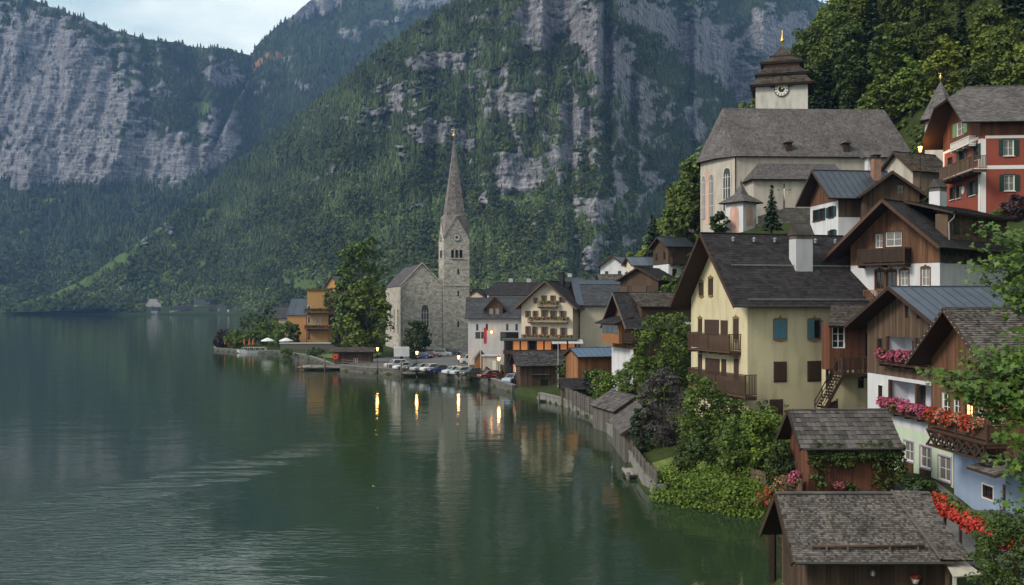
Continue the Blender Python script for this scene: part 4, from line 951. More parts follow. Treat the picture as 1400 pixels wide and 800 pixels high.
h.fr = _f; h.op = {k: [] for k in 'GSNE'}
for x0, y0, x1, y1 in ((1288, 537, 1299, 566), (1303, 546, 1313, 574), (1319, 552, 1330, 580), (1335, 555, 1346, 585), (1356, 562, 1369, 594)):
    h.wpx('G', x0, y0, x1, y1, 'white' if x0 not in (1319,) else 'lit')
h.walls(8.35, 3.05, [('GSNE', 0, 40, M_TIMB, 'plank', .2)], base=3.3)
h.gable_roof(1.35, .3, .75, M_SHAKE, M_DWOOD, .21, .2, th=.05)
b = MB(); b.box(0, 11, 0, h.W, 3.2, 3.3); b.build('floor_slab', M_DWOOD, h.root)
h.balcony('G', -.2, 6.6, 4.15, 1.2, .95, m=M_BWOOD, solid=True)
tr = MB()      # lattice truss under the balcony
for i in range(7):
    y = .2 + i * .95; tr.bar((-1.1, y, 3.1), (-1.1, y + .95, 3.9), .1); tr.bar((-1.1, y, 3.9), (-1.1, y + .95, 3.1), .1); tr.bar((-1.1, y, 3.1), (-1.1, y, 3.95), .1)
tr.bar((-1.1, .1, 3.05), (-1.1, 6.95, 3.05), .14); tr.bar((-1.1, .1, 3.95), (-1.1, 6.95, 3.95), .12)
for y in (.3, 3.4, 6.6): tr.bar((-1.1, y, 3.05), (1.5, y, 2.7), .14)
tr.build('bracket_truss', M_DWOOD, h.root)
h.roof_planes([[(-1.3, -1.2, 2.5), (-1.3, 1.8, 2.5), (1.5, 1.8, 3.1), (1.5, -1.2, 3.1)]], M_SHAKE, M_DWOOD, .25, .25, name='porch_roof')
bm_ = mat('fairy_bulb', (.65, .63, .58), .4, .1, 2)
fl = bpy.data.objects.new('fairy_lights', None); link(fl, h.root)
for s0 in (h.e0, (h.W + .75, h.e0[1])):
    for i in range(12):
        c = Vector((-1.43, *s0)).lerp(Vector((-1.43, h.W / 2, h.rz)), (i + .5) / 12); b = MB(); b.lathe(c + Vector((0, 0, -.08)), [(.01, -.03), (.03, 0), (.01, .03)], 6); b.build('bulb', bm_, fl)

# --- upper wooden house
h = woo = House('brown_timber_house', 'weathered timber house with white lower storey, dark balcony and black roof', 'house', 1285, 82, 9.0, 40, Wd=8.2, L=13)
for x0, y0, x1, y1 in ((1197, 371, 1209, 395), (1212, 371, 1225, 394), (1231, 370, 1242, 391), (1260, 367, 1271, 391)): h.wpx('G', x0, y0, x1, y1, 'curtain' if x0 > 1220 else 'brown', trim=M_REDW, crest=M_REDW)
h.wpx('G', 1211, 317, 1233, 337, 'curtain', trim=M_BWOOD); h.wpx('G', 1197, 320, 1207, 339, 'curtain', trim=M_BWOOD)
zw = h.uz('G', 1230, 361)[1]
h.walls(10.5, 3.5, [('GSNE', 0, zw, M_WHITE, 'plain', 0), ('GNE', zw, 40, M_TIMB, 'plank', .26), ('S', zw, 10.5, M_SHAKEB, 'shingle', .3)])
h.gable_roof(1.9, .3, .9, M_SLATE, M_DWOOD, .3, .4, oeN=1.9, th=.022, verge=M_BWOOD)
bal_px(h, 'G', 1172, 1237, 340, 363, 1.1, m=M_DWOOD, solid=True); bal_px(h, 'G', 1180, 1221, 397, 413, 1.0, m=M_TIMB)
dz0, dz1 = h.H + .55, h.H + 2.35
b = MB(); b.box(1.6, h.L - .2, .12, 1.2, dz0 - 1.2, dz1); b.build('dormer_wall', M_OLDW, h.root)
b = MB(); shingles(b, (1.6, .11, dz0 - .4), (h.L - .2, .11, dz0 - .4), (h.L - .2, .11, dz1), (1.6, .11, dz1), .26, .34, .03, 5); tag(b.build('wall_shingles', M_OLDW, h.root), kind='stuff')
h.roof_planes([[(1.2, -.55, dz1 + .05), (h.L + .1, -.55, dz1 + .05), (h.L + .1, h.ry - .3, h.rz + .08), (1.2, h.ry - .3, h.rz + .08)]], M_SLATE, M_DWOOD, .28, .4, th=.025, name='dormer_roof')
for x in (2.6, 6.1, 8.8):
    b = MB(); b.box(x, x + .9, .03, .1, dz0 + .1, dz1 - .25); o = b.build('dormer_window', M_DWOOD, h.root); b = MB(); b.box(x + .1, x + .8, .015, .028, dz0 + .2, dz1 - .35); b.build('pane', M_GLASS, o)
b = MB(); b.tube([(1.5, -.5, dz1), (1.55, -.45, dz1 - .4), (1.55, .0, dz1 - .8), (1.55, -.05, dz0 - .8)], .06, 6); b.build('downpipe', mat('zinc', (.30, .30, .31), .45, .2, 3, metal=.5), h.root)
h.chimney(6.0, 3.0, h.rz - 1.0, h.rz + 1.2, 1.3, 1.0, M_WHITE, cover='gable', capm=M_SHAKE)

# --- red house
h = redh = House('red_house', 'red plastered house with white quoins, dark green shutters and clipped grey gable roof', 'house', None, 105, 23.6, -5, Wd=11.3, L=15, X=50)
GS = ('open', M_GRNSH)
for x0, y0, x1, y1 in ((1372, 191, 1386, 213), (1373, 239, 1387, 261)): h.wpx('S', x0, y0, x1, y1, 'curtain', shut=GS, sill=M_WWOOD, trim=M_GRNSH)
for x0, y0, x1, y1 in ((1296, 216, 1302, 226), (1312, 207, 1319, 222), (1332, 198, 1338, 219), (1299, 257, 1305, 273), (1308, 254, 1314, 271), (1326, 248, 1334, 267)): h.wpx('G', x0, y0, x1, y1, 'dark', shut=GS if x0 in (1312, 1332, 1326) else None, sill=M_WWOOD, trim=M_GRNSH)
h.wpx('G', 1308, 166, 1318, 185, 'curtain', shut=('open', M_LGRN))
zb = h.uz('G', 1346, 184)[1]
h.walls(10.5, 4.4, [('GSNE', 0, zb, M_RED, 'plain', 0), ('GSNE', zb, 40, M_REDW, 'plank', .25)])
h.gable_roof(2.2, .3, .9, M_CHROOF, M_DWOOD, .33, .4, hip=(.6, .33), oeN=1.8)
zc = h.uz('S', 1346, 229)[1]; M_QN = mat('white_quoin', (.70, .66, .64), .9, .05, 2)
for i, (x0, x1, y0, y1, z0, z1) in enumerate(((-.04, .5, -.04, .5, -1, zb), (.5, h.L, -.04, .1, zc - .2, zc + .2), (-.04, .1, .5, h.W, zc - .2, zc + .2), (.5, h.L, -.05, .1, zb - .25, zb + .05), (-.05, .1, .5, h.W, zb - .25, zb + .05), (-.04, .1, h.W - .4, h.W + .04, -1, zb - .26))):
    b = MB()
    if i == 0: b.box(-.04, .55, -.045, -.002, -1, zb - .26); b.box(-.045, -.002, -.045, .55, -1, zb - .26)
    else: b.box(x0, x1, y0, y1, z0, z1)
    b.build('white_band', M_QN, h.root)
bal_px(h, 'G', 1284, 1330, 222, 242, 1.5, m=M_OLDW); bal_px(h, 'G', 1299, 1324, 193, 203, .8, m=M_WWOOD)
b = MB(); b.lathe((0, 0, 0), [(.001, 0), (.45, 0), (.45, .06), (.001, .06)], 18); o = b.build('house_emblem', M_WWOOD, h.root); u, z = h.uz('G', 1317, 260); o.location = (-.02, u, z); o.rotation_euler = (0, rad(-90), 0)

# --- white chalet with blue metal roof, dark wing beside it
h = House('white_chalet', 'white plastered chalet with dark blue metal roof and wooden gable', 'house', 1146, 108, 15, 7.3, Wd=7.2, L=7.4)
for x0, y0, x1, y1 in ((1112, 288, 1120, 302), (1121, 286, 1128, 300), (1133, 283, 1140, 297), (1135, 315, 1141, 327)): h.wpx('G', x0, y0, x1, y1, 'dark', shut=('open', M_GRNSH) if x0 > 1130 else None, trim=M_GRNSH, sill=M_DWOOD)
zw = h.uz('G', 1130, 278)[1]; zs = h.uz('S', 1160, 297)[1]
h.walls(11.3, 2.95, [('G', 0, zw, M_WHITE, 'plain', 0), ('SNE', 0, zs, M_WHITE, 'plain', 0), ('SNE', zs, 11.3, M_BOATW, 'plank', .2), ('G', zw, 40, M_TIMB, 'plank', .22)])
h.gable_roof(1.4, .2, .8, M_SEAMD, M_DWOOD, kind='seam', gap=.75)
h.chimney(5.2, 2.0, 12.6, 15.6, .85, .8, M_BRICK, cover='flat')
h = House('dark_timber_house', 'dark brown timber house with steep metal roof beside the white chalet', 'house', 1257, 105, 15, 78, pxB=1180, L=8)
h.wpx('G', 1226, 252, 1236, 266, 'brown')
zr_ = Zat(235, 105) - 15; ze_ = Zat(270, 105) - 15; hw = h.W / 2
h.walls(ze_ + .5, zr_ - ze_ - .6, [('GSNE', 0, 40, M_BOATW, 'plank', .22)])
h.gable_roof(1.0, .2, .6, M_SEAMD, M_DWOOD, kind='seam', gap=.75)

# --- parish church on its terrace
h = par = House('parish_church', 'gothic parish church with steep shingled roof and onion tiered clock tower', 'church', None, 150, 25.2, 3, Wd=14, L=27.5, X=34.0)
H_, R_ = 12.1, 8.1; h.op['S'] = []
h.walls(H_, R_, [('SN', 0, 60, M_CHURCH, 'plain', 0)], which='SN')
b = MB(); b.poly([(h.L, 0, -3), (h.L, 14, -3), (h.L, 14, H_), (h.L, 0, H_)]); b.build('end_wall', M_CHURCH, h.root)
AP = [(0, 0), (-2.0, 2.6), (-3.6, 7.0), (-2.0, 11.4), (0, 14)]
b = MB()
for (x0, y0), (x1, y1) in zip(AP[:-1], AP[1:]): b.poly([(x0, y0, -3), (x1, y1, -3), (x1, y1, H_), (x0, y0, H_)])
b.build('apse_wall', M_CHURCH, h.root)
zr = H_ + R_ + .12; ze = H_ - .6 * R_ / 7 + .12; OV = [(0, -.6), (-2.6, 2.2), (-4.4, 7.0), (-2.6, 11.8), (0, 14.6)]
pl = [[(0, -.6, ze), (h.L + .3, -.6, ze), (h.L - 1.2, 7, zr), (0, 7, zr)], [(h.L + .3, 14.6, ze), (0, 14.6, ze), (0, 7, zr), (h.L - 1.2, 7, zr)], [(h.L + .3, -.6, ze), (h.L + .3, 14.6, ze), (h.L - 1.2, 7, zr), (h.L - 1.2, 7, zr)]]
for (x0, y0), (x1, y1) in zip(OV[:-1], OV[1:]): pl.append([(x1, y1, ze), (x0, y0, ze), (0, 7, zr), (0, 7, zr)])
h.roof_planes(pl, M_CHROOF, M_DWOOD, .30, .24, th=.04)
def gothic(parent, O, U, w, z0, z1, m_frame, m_glass, name='gothic_window', dep=.12, nmul=2, off=.0):
    """pointed window with mullions on a wall through O along U (unit), facing Nn"""
    U = Vector(U).normalized(); Nn = Vector((U.y, -U.x, 0)); O = Vector(O) + Nn * off; P = lambda u, z, n=0: O + U * u + Vector((0, 0, z)) + Nn * n
    hw = w / 2; zs = z1 - w * 1.05; arc = [(-hw, z0), (hw, z0), (hw, zs)] + [(hw * math.cos(t * 1.2) ** 1.0 if t < 1 else 0, zs + (z1 - zs) * math.sin(t * 1.5708)) for t in (.3, .55, .8, 1)] + [(-hw * math.cos(t * 1.2), zs + (z1 - zs) * math.sin(t * 1.5708)) for t in (.8, .55, .3)] + [(-hw, zs)]
    b = MB(); b.prism([P(u * 1.22, z0 + (z - z0) * 1.0 + (.15 if z > zs else 0), .015) for u, z in arc], Nn * .06); o = b.build(name, m_frame, parent)
    b = MB(); b.prism([P(u, z + .02, .078) for u, z in arc], Nn * .01); b.build('pane', m_glass, o)
    b = MB()
    for i in range(nmul): u = -hw + w * (i + 1) / (nmul + 1); b.obox(P(u - .06, z0, .09), U * .12, Nn * .05, Vector((0, 0, zs - z0 + w * .35)))
    k = max(2, int((zs - z0) / 1.6))
    for i in range(1, k + 1): b.obox(P(-hw, z0 + (zs - z0) * i / k - .04, .09), U * w, Nn * .04, Vector((0, 0, .08)))
    b.build('mullion', m_frame, o); return o
M_PALEST = mat('pale_stone', (.50, .46, .40), .9, .15, 2, .2, 20)
gothic(h.root, (-.9, 1.17, 0), (2.0, -2.6, 0), 1.3, 3.4, 9.9, M_PALEST, M_GLASS)
gothic(h.root, (-2.55, 4.1, 0), (1.6, -4.4, 0), 1.0, 2.5, 9.3, M_PALEST, M_CURT, nmul=1); gothic(h.root, (-3.3, 6.1, 0), (1.6, -4.4, 0), 1.0, 2.5, 9.3, M_PALEST, M_CURT, nmul=1)
b = MB(); P_ = lambda f, z: Vector((-2.0 - 1.6 * f, 2.6 + 4.4 * f, z)) + Vector((-.94, -.34, 0)) * .02; b.prism([P_(.5, 1.6), P_(.72, 1.6), P_(.72, 10), P_(.5, 10)], (-.02, -.01, 0)); b.build('fresco', M_PINK, h.root)
# lower aisle with lean-to roof
b = MB(); b.poly([(1.6, -4.2, -3), (14.5, -4.2, -3), (14.5, -4.2, 7.7), (1.6, -4.2, 7.7)]); b.poly([(1.6, -4.2, -3), (1.6, 0, -3), (1.6, 0, 7.7), (1.6, -4.2, 7.7)]); b.build('aisle_wall', M_CHURCH, h.root)
h.roof_planes([[(1.0, -4.9, 7.5), (15.5, -4.9, 7.5), (15.5, -.02, 10.5), (3.6, -.02, 10.5)], [(1.0, -.02, 7.5), (1.0, -4.9, 7.5), (3.6, -.02, 10.5), (3.6, -.02, 10.5)]], M_CHROOF, M_DWOOD, .3, .24, th=.04, name='aisle_roof')
for xx in (8.0, 17.0):
    b = MB(); zz = ze + 1.3; b.box(xx, xx + .9, .1, 1.5, zz - .4, zz + .9); o = b.build('roof_dormer', M_DWOOD, h.root); b = MB(); b.prism([(xx - .25, -.25, zz + .95), (xx + 1.15, -.25, zz + .95), (xx + .45, -.25, zz + 1.45)], (0, 2.4, 0)); b.build('dormer_roof', M_CHROOF, o)
b = MB(); b.box(-.02, .1, -.12, -.02, -2, H_ - .5); b.build('downpipe', M_IRON, h.root)
# clock tower
tcx, tcy = 12.5, 15.6; Rm = Matrix.Rotation(rad(-17), 4, 'Z')
def tw(name, m, prof, n=4, rot=math.pi / 4, parent=None, smooth=False):
    b = MB(); b.lathe((0, 0, 0), prof, n, 0, rot); o = b.build(name, m, parent or h.root, smooth); o.location = (tcx, tcy, 0); o.rotation_euler = (0, 0, rad(-20)); return o
q = math.sqrt(2); zb_ = 20.0; tz = lambda py: Zat(py, 166) - h.z
tw('tower', mat('tower_plaster', (.48, .45, .41), .92, .12, .6, .15, 40, stain=.35), [(4.15 * q, 0), (4.15 * q, tz(117))])
tw('tower_cornice', M_CHURCH, [(4.15 * q, tz(121)), (4.2 * q, tz(119)), (4.2 * q, tz(117))])
def tier(z0, r0, z1, r1, flare=.35, nm='tower_roof'):
    pr = []; K = 6
    for i in range(K + 1): t = i / K; pr.append(((r0 + (r1 - r0) * (t ** .6)) * q, z0 + (z1 - z0) * t))
    o = tw(nm, M_DWOOD, [(r0 * q * .97, z0 - .25), (r0 * q * .99, z0 - .02)] + [(a * .985, b_ - .03) for a, b_ in pr[1:]])
    cov = MB(); c4 = lambda r, z: [Vector((r / q * sx, r / q * sy, z)) for sx, sy in ((-1, -1), (1, -1), (1, 1), (-1, 1))]
    for (ra, za), (rb, zb2) in zip(pr[:-1], pr[1:]):
        A, B = c4(ra, za), c4(rb, zb2)
        for i in range(4): shingles(cov, A[i], A[(i + 1) % 4], B[(i + 1) % 4], B[i], .35, .4, .05, 3 + i)
    c = cov.build('roof_shingles', M_SHAKEB, o); tag(c, kind='stuff'); return o
tier(tz(122), 5.1, tz(105), 3.6); tier(tz(107), 4.3, tz(97), 2.9)
tw('lantern', M_TIMB, [(2.8 * q, tz(100)), (2.8 * q, tz(90))]); tier(tz(90), 3.5, tz(78), 1.6)
tier(tz(79.5), 2.0, tz(63), .16, nm='spire_roof')
tw('finial', M_GOLD, [(.08, tz(64)), (.08, tz(59)), (.36, tz(56.5)), (.40, tz(54.5)), (.1, tz(52)), (.22, tz(50)), (.06, tz(48)), (.05, tz(41)), (.01, tz(40))], 10, 0, smooth=True)
def clock(parent, loc, normal_rz, r, dark=False):
    b = MB(); b.lathe((0, 0, 0), [(.001, 0), (r, 0), (r, .1), (.001, .1)], 28); o = b.build('clock_face', mat('clock_white', (.66, .63, .58), .7, .1, 2), parent)
    o.location = loc; o.rotation_euler = (rad(90), 0, normal_rz)
    b = MB(); b.lathe((0, 0, .1), [(r * .98, 0), (r * 1.0, 0), (r * 1.0, .05), (r * .9, .05), (r * .9, 0)], 28, cap=False); b.lathe((0, 0, .1), [(.001, 0), (r * .42, 0), (r * .42, .02), (.001, .02)], 20); b.build('clock_ring', M_IRON, o)
    for k in range(12):
        a = k * math.pi / 6; b = MB(); c = Vector((math.cos(a), math.sin(a), 0)); b.bar(c * r * .6 + Vector((0, 0, .12)), c * r * .85 + Vector((0, 0, .12)), r * .1, .03); b.build('hour_mark', M_IRON, o)
    for a, l, w_ in ((rad(35), .5, .09), (rad(80), .75, .06)):
        b = MB(); b.bar((0, 0, .16), (math.cos(a) * l * r, math.sin(a) * l * r, .16), r * w_, .03); b.build('clock_hand', M_GOLD, o)
    return o
def on_tower(lx, ly, z): v = Matrix.Rotation(rad(-20), 3, 'Z') @ Vector((lx, ly, 0)); return (tcx + v.x, tcy + v.y, z)
clock(h.root, on_tower(0, -4.22, tz(129)), rad(-20), 1.2); clock(h.root, on_tower(-4.22, 0, tz(129)), rad(-110), 1.15)
for lx, ly, rz in ((0, -4.5, -20), (-4.5, 0, -110)):      # eyebrow over each clock
    b = MB(); n = 9
    for i in range(n):
        a0, a1 = math.pi * i / n, math.pi * (i + 1) / n; b.bar((1.5 * math.cos(a0), 0, 1.4 * math.sin(a0)), (1.5 * math.cos(a1), 0, 1.4 * math.sin(a1)), .8, .22, up=(0, 1, 0))
    o = b.build('clock_hood', M_SHAKEB, h.root); o.location = on_tower(lx, ly, tz(126)); o.rotation_euler = (0, 0, rad(rz))

# --- chapel turret below the church
h = House('chapel_turret', 'small white turret with pointed shingle roof and pink arched panels', 'chapel', None, 137, 24.0, 38, Wd=3.1, L=2.9, X=Xat(1016, 137))
h.walls(4.6, .001, [('GSNE', 0, 5, M_WHITE, 'plain', 0)]); zt = 4.5
A4 = [(-.7, -.7), (h.L + .7, -.7), (h.L + .7, h.W + .7), (-.7, h.W + .7)]; B4 = [(.7, .8), (h.L - .7, .8), (h.L - .7, h.W - .8), (.7, h.W - .8)]; ctr = (h.L / 2, h.W / 2)
pl = []
for i in range(4): j = (i + 1) % 4; pl.append([(*A4[i], zt), (*A4[j], zt), (*B4[j], zt + 1.15), (*B4[i], zt + 1.15)])
for i in range(4): j = (i + 1) % 4; pl.append([(*B4[i], zt + 1.1), (*B4[j], zt + 1.1), (*ctr, zt + 2.9), (*ctr, zt + 2.9)])
h.roof_planes(pl, M_CHROOF, M_DWOOD, .3, .3)
def arch_panel(parent, O, U, w, z0, z1, m, name='arched_panel', off=.012, frame=None):
    U = Vector(U).normalized(); Nn = Vector((U.y, -U.x, 0)); hw = w / 2
    P = lambda u, z: Vector(O) + U * u + Vector((0, 0, z)) + Nn * off
    pts = [(-hw, z0), (hw, z0)] + [(hw * math.cos(a), z1 - hw + hw * math.sin(a)) for a in np.linspace(0, math.pi, 9)]
    b = MB(); b.prism([P(u, z) for u, z in pts], Nn * .03); return b.build(name, m, parent)
arch_panel(h.root, (h.L / 2, 0, 0), (1, 0, 0), 1.6, 1.2, 3.9, M_PINK); arch_panel(h.root, (0, h.W / 2, 0), (0, -1, 0), 1.5, .0, 4.0, M_PINK)
b = MB(); b.lathe((*ctr, zt + 2.8), [(.05, 0), (.12, .25), (.03, .4), (.02, .9)], 8); b.build('finial', M_IRON, h.root)

# --- round stair turret with cone roof behind the red house
e = empty('cone_turret', (Xat(1286, 128), 128, 30), 0, 'pale round turret with steep grey cone roof behind the red house', 'turret')
zz = lambda py: Zat(py, 128) - 30
b = MB(); b.lathe((0, 0, 0), [(1.9, -6), (1.9, zz(165))], 14); b.build('wall', M_CHURCH, e, True)
b = MB(); ncv = 8
for i in range(ncv):
    a0, a1 = 2 * math.pi * i / ncv, 2 * math.pi * (i + 1) / ncv; f = lambda a, r, z: (r * math.cos(a), r * math.sin(a), z)
    shingles(b, f(a0, 2.7, zz(165)), f(a1, 2.7, zz(165)), f(a1, 1.9, zz(150)), f(a0, 1.9, zz(150)), .35, .4, .04, i); shingles(b, f(a0, 1.9, zz(150)), f(a1, 1.9, zz(150)), f(a1, .05, zz(112)), f(a0, .05, zz(112)), .35, .4, .04, i)
tag(b.build('roof_shingles', M_CHROOF, e), kind='stuff')
b = MB(); b.lathe((0, 0, 0), [(2.65, zz(166)), (1.85, zz(150)), (.04, zz(112.5))], 8, 0, 0); b.build('roof', M_DWOOD, e)
b = MB(); b.lathe((0, 0, zz(113)), [(.06, 0), (.06, .4), (.26, .7), (.06, 1.0), (.05, 1.3)], 8); b.bar((-.3, 0, zz(113) + 1.15), (.3, 0, zz(113) + 1.15), .06); b.build('finial', M_GOLD, e, True)

# --- small roofs beside the red house
h = House('low_shingled_house', 'low house with brown roof between church and red house', 'house', None, 120, 27, 25, Wd=5, L=6, X=Xat(1248, 120))
h.walls(3.8, 2.2, [('GSNE', 0, 20, M_CHURCH, 'plain', 0)]); h.gable_roof(.6, .6, .6, M_SHAKEB, M_DWOOD, .35, .4)
e = empty('churchyard_chimney_house', (Xat(1193, 138), 138, 27), 0, 'small bell cote with shingled gable on the churchyard wall', 'bell cote')
b = MB(); b.box(-.9, .9, -.6, .6, -4, 6.5); b.build('wall', M_WHITE, e); b = MB(); zt = 6.5
for sx in (-.9, .6): b.box(sx, sx + .3, -.6, .6, zt, zt + 1.2)
b.box(-.2, .2, -.55, .55, zt, zt + 1.2); b.build('pier', M_WHITE, e); b = MB(); b.prism([(-1.4, -1, zt + 1.2), (-1.4, 1, zt + 1.2), (-1.4, 0, zt + 2.1)], (2.8, 0, 0)); b.build('roof', M_SHAKE, e)
# ------------------------------------------------------------------ waterside huts
def side_roof_objs(h, P, cover, row, sw, th, seed, parent):
    """large shakes as single pieces on one roof face (parts of the roof)"""
    rng = random.Random(seed); bl, br, tr, tl = map(Vector, P); up = tl - bl; n = (br - bl).cross(up).normalized()
    if n.z < 0: n = -n
    rows = round(up.length / row); ln = (br - bl).length; ex = (br - bl).normalized(); k = round(ln / sw); eu = up / rows; protos = []
    for v in range(6):
        b = MB(); w = ln / k * rng.uniform(.93, .99); t = th * rng.uniform(.7, 1.4); e = eu * 1.22; d0 = eu * rng.uniform(-.08, .02)
        pts = [d0 + n * t, ex * w + d0 + n * t, ex * w + e + n * .004, e + n * .004, d0, ex * w + d0]
        b.v += [tuple(p) for p in pts]; b.f += [(0, 1, 2, 3), (4, 5, 1, 0), (4, 0, 3), (5, 2, 1)]; b.m += [0] * 4; protos.append(b.mesh('roof_shake', cover))
    for i in range(rows):
        for j in range(k):
            o = bpy.data.objects.new('roof_shake', rng.choice(protos)); link(o, parent)
            o.location = bl + eu * i + ex * (ln / k) * (j + rng.uniform(-.03, .03)) - (Vector((0, 0, 0)))
# --- foreground boathouse
h = boa = House('shingled_boathouse', 'dark plank boathouse standing in the water with long snow log on its shingle roof', 'boathouse', None, 42.4, 0, 0, Wd=4.0, L=5.9, X=12.75)
h.wpx('G', 1052, 722, 1057, 800, 'dark', name='door', hole=True); h.wpx('G', 1060, 705, 1063, 716, 'dark') if False else None
h.walls(3.70, 1.78, [('GSNE', 0, 20, M_BOATW, 'plank', .2)], base=-1.2)
h.gable_roof(.85, .2, .7, M_SHAKE, M_DWOOD, .105, .115, th=.024, t=.1)
sy = lambda f: (2 + (-.7 - 2) * f, h.rz + (h.e0[1] - h.rz) * f)
y, z = sy(.82); b = MB(); b.tube([(.1, y - .06, z + .14), (4.9, y - .06, z + .14)], .07, 8); b.build('snow_log', M_BOATW, h.roof, True)
for xx in (.7, 1.6, 3.4, 4.6): b = MB(); b.bar((xx, y + .1, z + .05), (xx, y - .2, z + .06), .05, .16); b.build('log_bracket', M_GREYW, h.roof)
# raised shingle wing running down to the right
h.roof_planes([[(5.4, -.75, 3.32), (6.75, -.85, 3.32), (5.55, 2.0, 5.72), (4.35, 2.0, 5.72)]], M_SHAKE, M_DWOOD, .105, .115, th=.024, t=.1, name='wing_roof')
b = MB(); b.bar((5.42, -.78, 3.36), (4.37, 2.0, 5.74), .09, .1); b.build('verge_board', M_GREYW, h.root)
for xx in (5.75, 6.05): b = MB(); b.box(xx, xx + .14, -.5, -.36, -1, 3.2); b.build('post', M_OLDW if xx < 6 else M_WWOOD, h.root)
b = MB(); b.lathe((4.55, -.2, 2.15), [(.09, 0), (.16, .12), (.17, .2)], 10); b.build('wall_pot', M_WWOOD, h.root)
b = MB(); b.lathe((0, 0, 0), [(.05, 0), (.12, .04), (.10, .2), (.03, .26)], 8); o = b.build('wall_lamp', mat('zinc', (.30, .30, .31), .45, .2, 3, metal=.5), h.root); o.location = (2.75, -.16, 2.45)
b = MB(); b.prism([(5.6, -1.5, 2.75), (7.0, -1.1, 2.75), (6.4, .6, 3.35), (5.9, .6, 3.35)], (0, 0, .05)); b.build('awning', mat('cream_sheet', (.42, .38, .31), .8, .15, 2, stain=.3), h.root)
b = MB(); b.bar((-.5, .6, 1.4), (-.5, 2.2, 1.4), .14); b.bar((-.5, .7, -1), (-.5, .7, 1.5), .14); b.bar((-.5, 2.1, -1), (-.5, 2.1, 1.5), .14); b.build('mooring_rail', M_GREYW, h.root)
# --- garden shed with big shakes
h = she = House('garden_shed', 'red brown garden shed with large grey shakes and ivy round its front', 'shed', None, 62.6, 2.2, 2, Wd=3.7, L=5.5, X=18.9)
h.wpx('G', 1080, 630, 1090, 660, 'curtain', trim=M_BWOOD)
h.walls(3.3, 1.62, [('GSNE', 0, 20, M_REDW, 'plank', .2)])
h.gable_roof(.75, .35, .65, M_SHAKE, M_DWOOD, .3, .3, th=.03, kind='none', t=.12)
zr, e0 = h.rz, h.e0
side_roof_objs(h, ((-.75, *e0), (h.L + .35, *e0), (h.L + .35, h.ry, zr), (-.75, h.ry, zr)), M_SHAKE2 if 'M_SHAKE2' in globals() else mat('big_shake', (.092, .085, .084), .92, .3, 1.3, .4, 14, objrand=.4, hue=.1, stain=.3, spec=.1), .37, .30, .06, 4, h.roof)
side_roof_objs(h, ((h.L + .35, h.W + .65, e0[1]), (-.75, h.W + .65, e0[1]), (-.75, h.ry, zr), (h.L + .35, h.ry, zr)), MATS['big_shake'], .37, .30, .06, 5, h.roof)
b = MB(); b.box(2.9, 4.0, -.06, .0, .1, 2.2); b.build('door', M_REDW, h.root)
# --- two small boathouses on the garden shore
for nm, lb, X, d, a, Wd, L, ez, rz_ in (('shore_boathouse', 'grey boarded boathouse with shake roof sloping to the water beside the garden fence', 15.0, 88.0, 90, 4.9, 10.5, 2.45, 4.45),
                                  ('lakeside_hut', 'small grey hut with shake roof at the end of the lakeside fence', 15.6, 107, 104, 4.6, 7.5, 2.5, 4.15)):
    h = House(nm, lb, 'boathouse', None, d, 0, a, Wd=Wd, L=L, X=X)
    sl = (rz_ - ez) / (Wd / 2 + .4); h.walls(ez + sl * .4, sl * Wd / 2, [('GSNE', 0, 20, M_GREYW, 'plank', .22)], base=-1)
    h.gable_roof(.35, .3, .4, MATS['big_shake'], M_DWOOD, .4, .36, th=.04, kind='none', t=.1)
    side_roof_objs(h, ((h.L + .3, h.W + .4, h.e0[1]), (-.35, h.W + .4, h.e0[1]), (-.35, h.ry, h.rz), (h.L + .3, h.ry, h.rz)), MATS['big_shake'], .45, .5, .045, 6, h.roof)
# --- corrugated boathouse by the quay
h = House('quay_boathouse', 'brown plank boathouse with dark pantile roof at the quay end', 'boathouse', 712, 159, .2, 10, Wd=5.6, pxC=797)
for x0, y0, x1, y1 in ((739, 519, 749, 533),): h.wpx('S', x0, y0, x1, y1, 'dark', name='door', depth=.5)
h.walls(4.4, 1.7, [('GSNE', 0, 20, M_BOATW, 'plank', .25)], base=-1)
M_TILE = mat('pantile', (.062, .055, .055), .85, .3, .8, island=.5, spec=.2)
h.gable_roof(.9, .4, .7, M_TILE, M_DWOOD, .38, .42, th=.09)
b = MB(); b.box(1.8, 4.6, -.5, .0, 2.6, 2.7); b.build('door_canopy', M_GREYW, h.root); b = MB(); b.box(6.0, 8.0, -.4, .0, 2.5, 2.6); b.build('door_canopy', M_GREYW, h.root)
b = MB(); b.box(-.9, -.86, -.3, .5, 3.0, 4.4); b.build('notice_board', M_WWOOD, h.root)
b = MB(); b.box(-1.0, 9.5, -1.6, .0, .15, .4)
for i in range(6): b.box(-.8 + i * 2, -.6 + i * 2, -1.5, -1.3, -1, .15)
b.build('landing_stage', M_GREYW, h.root)
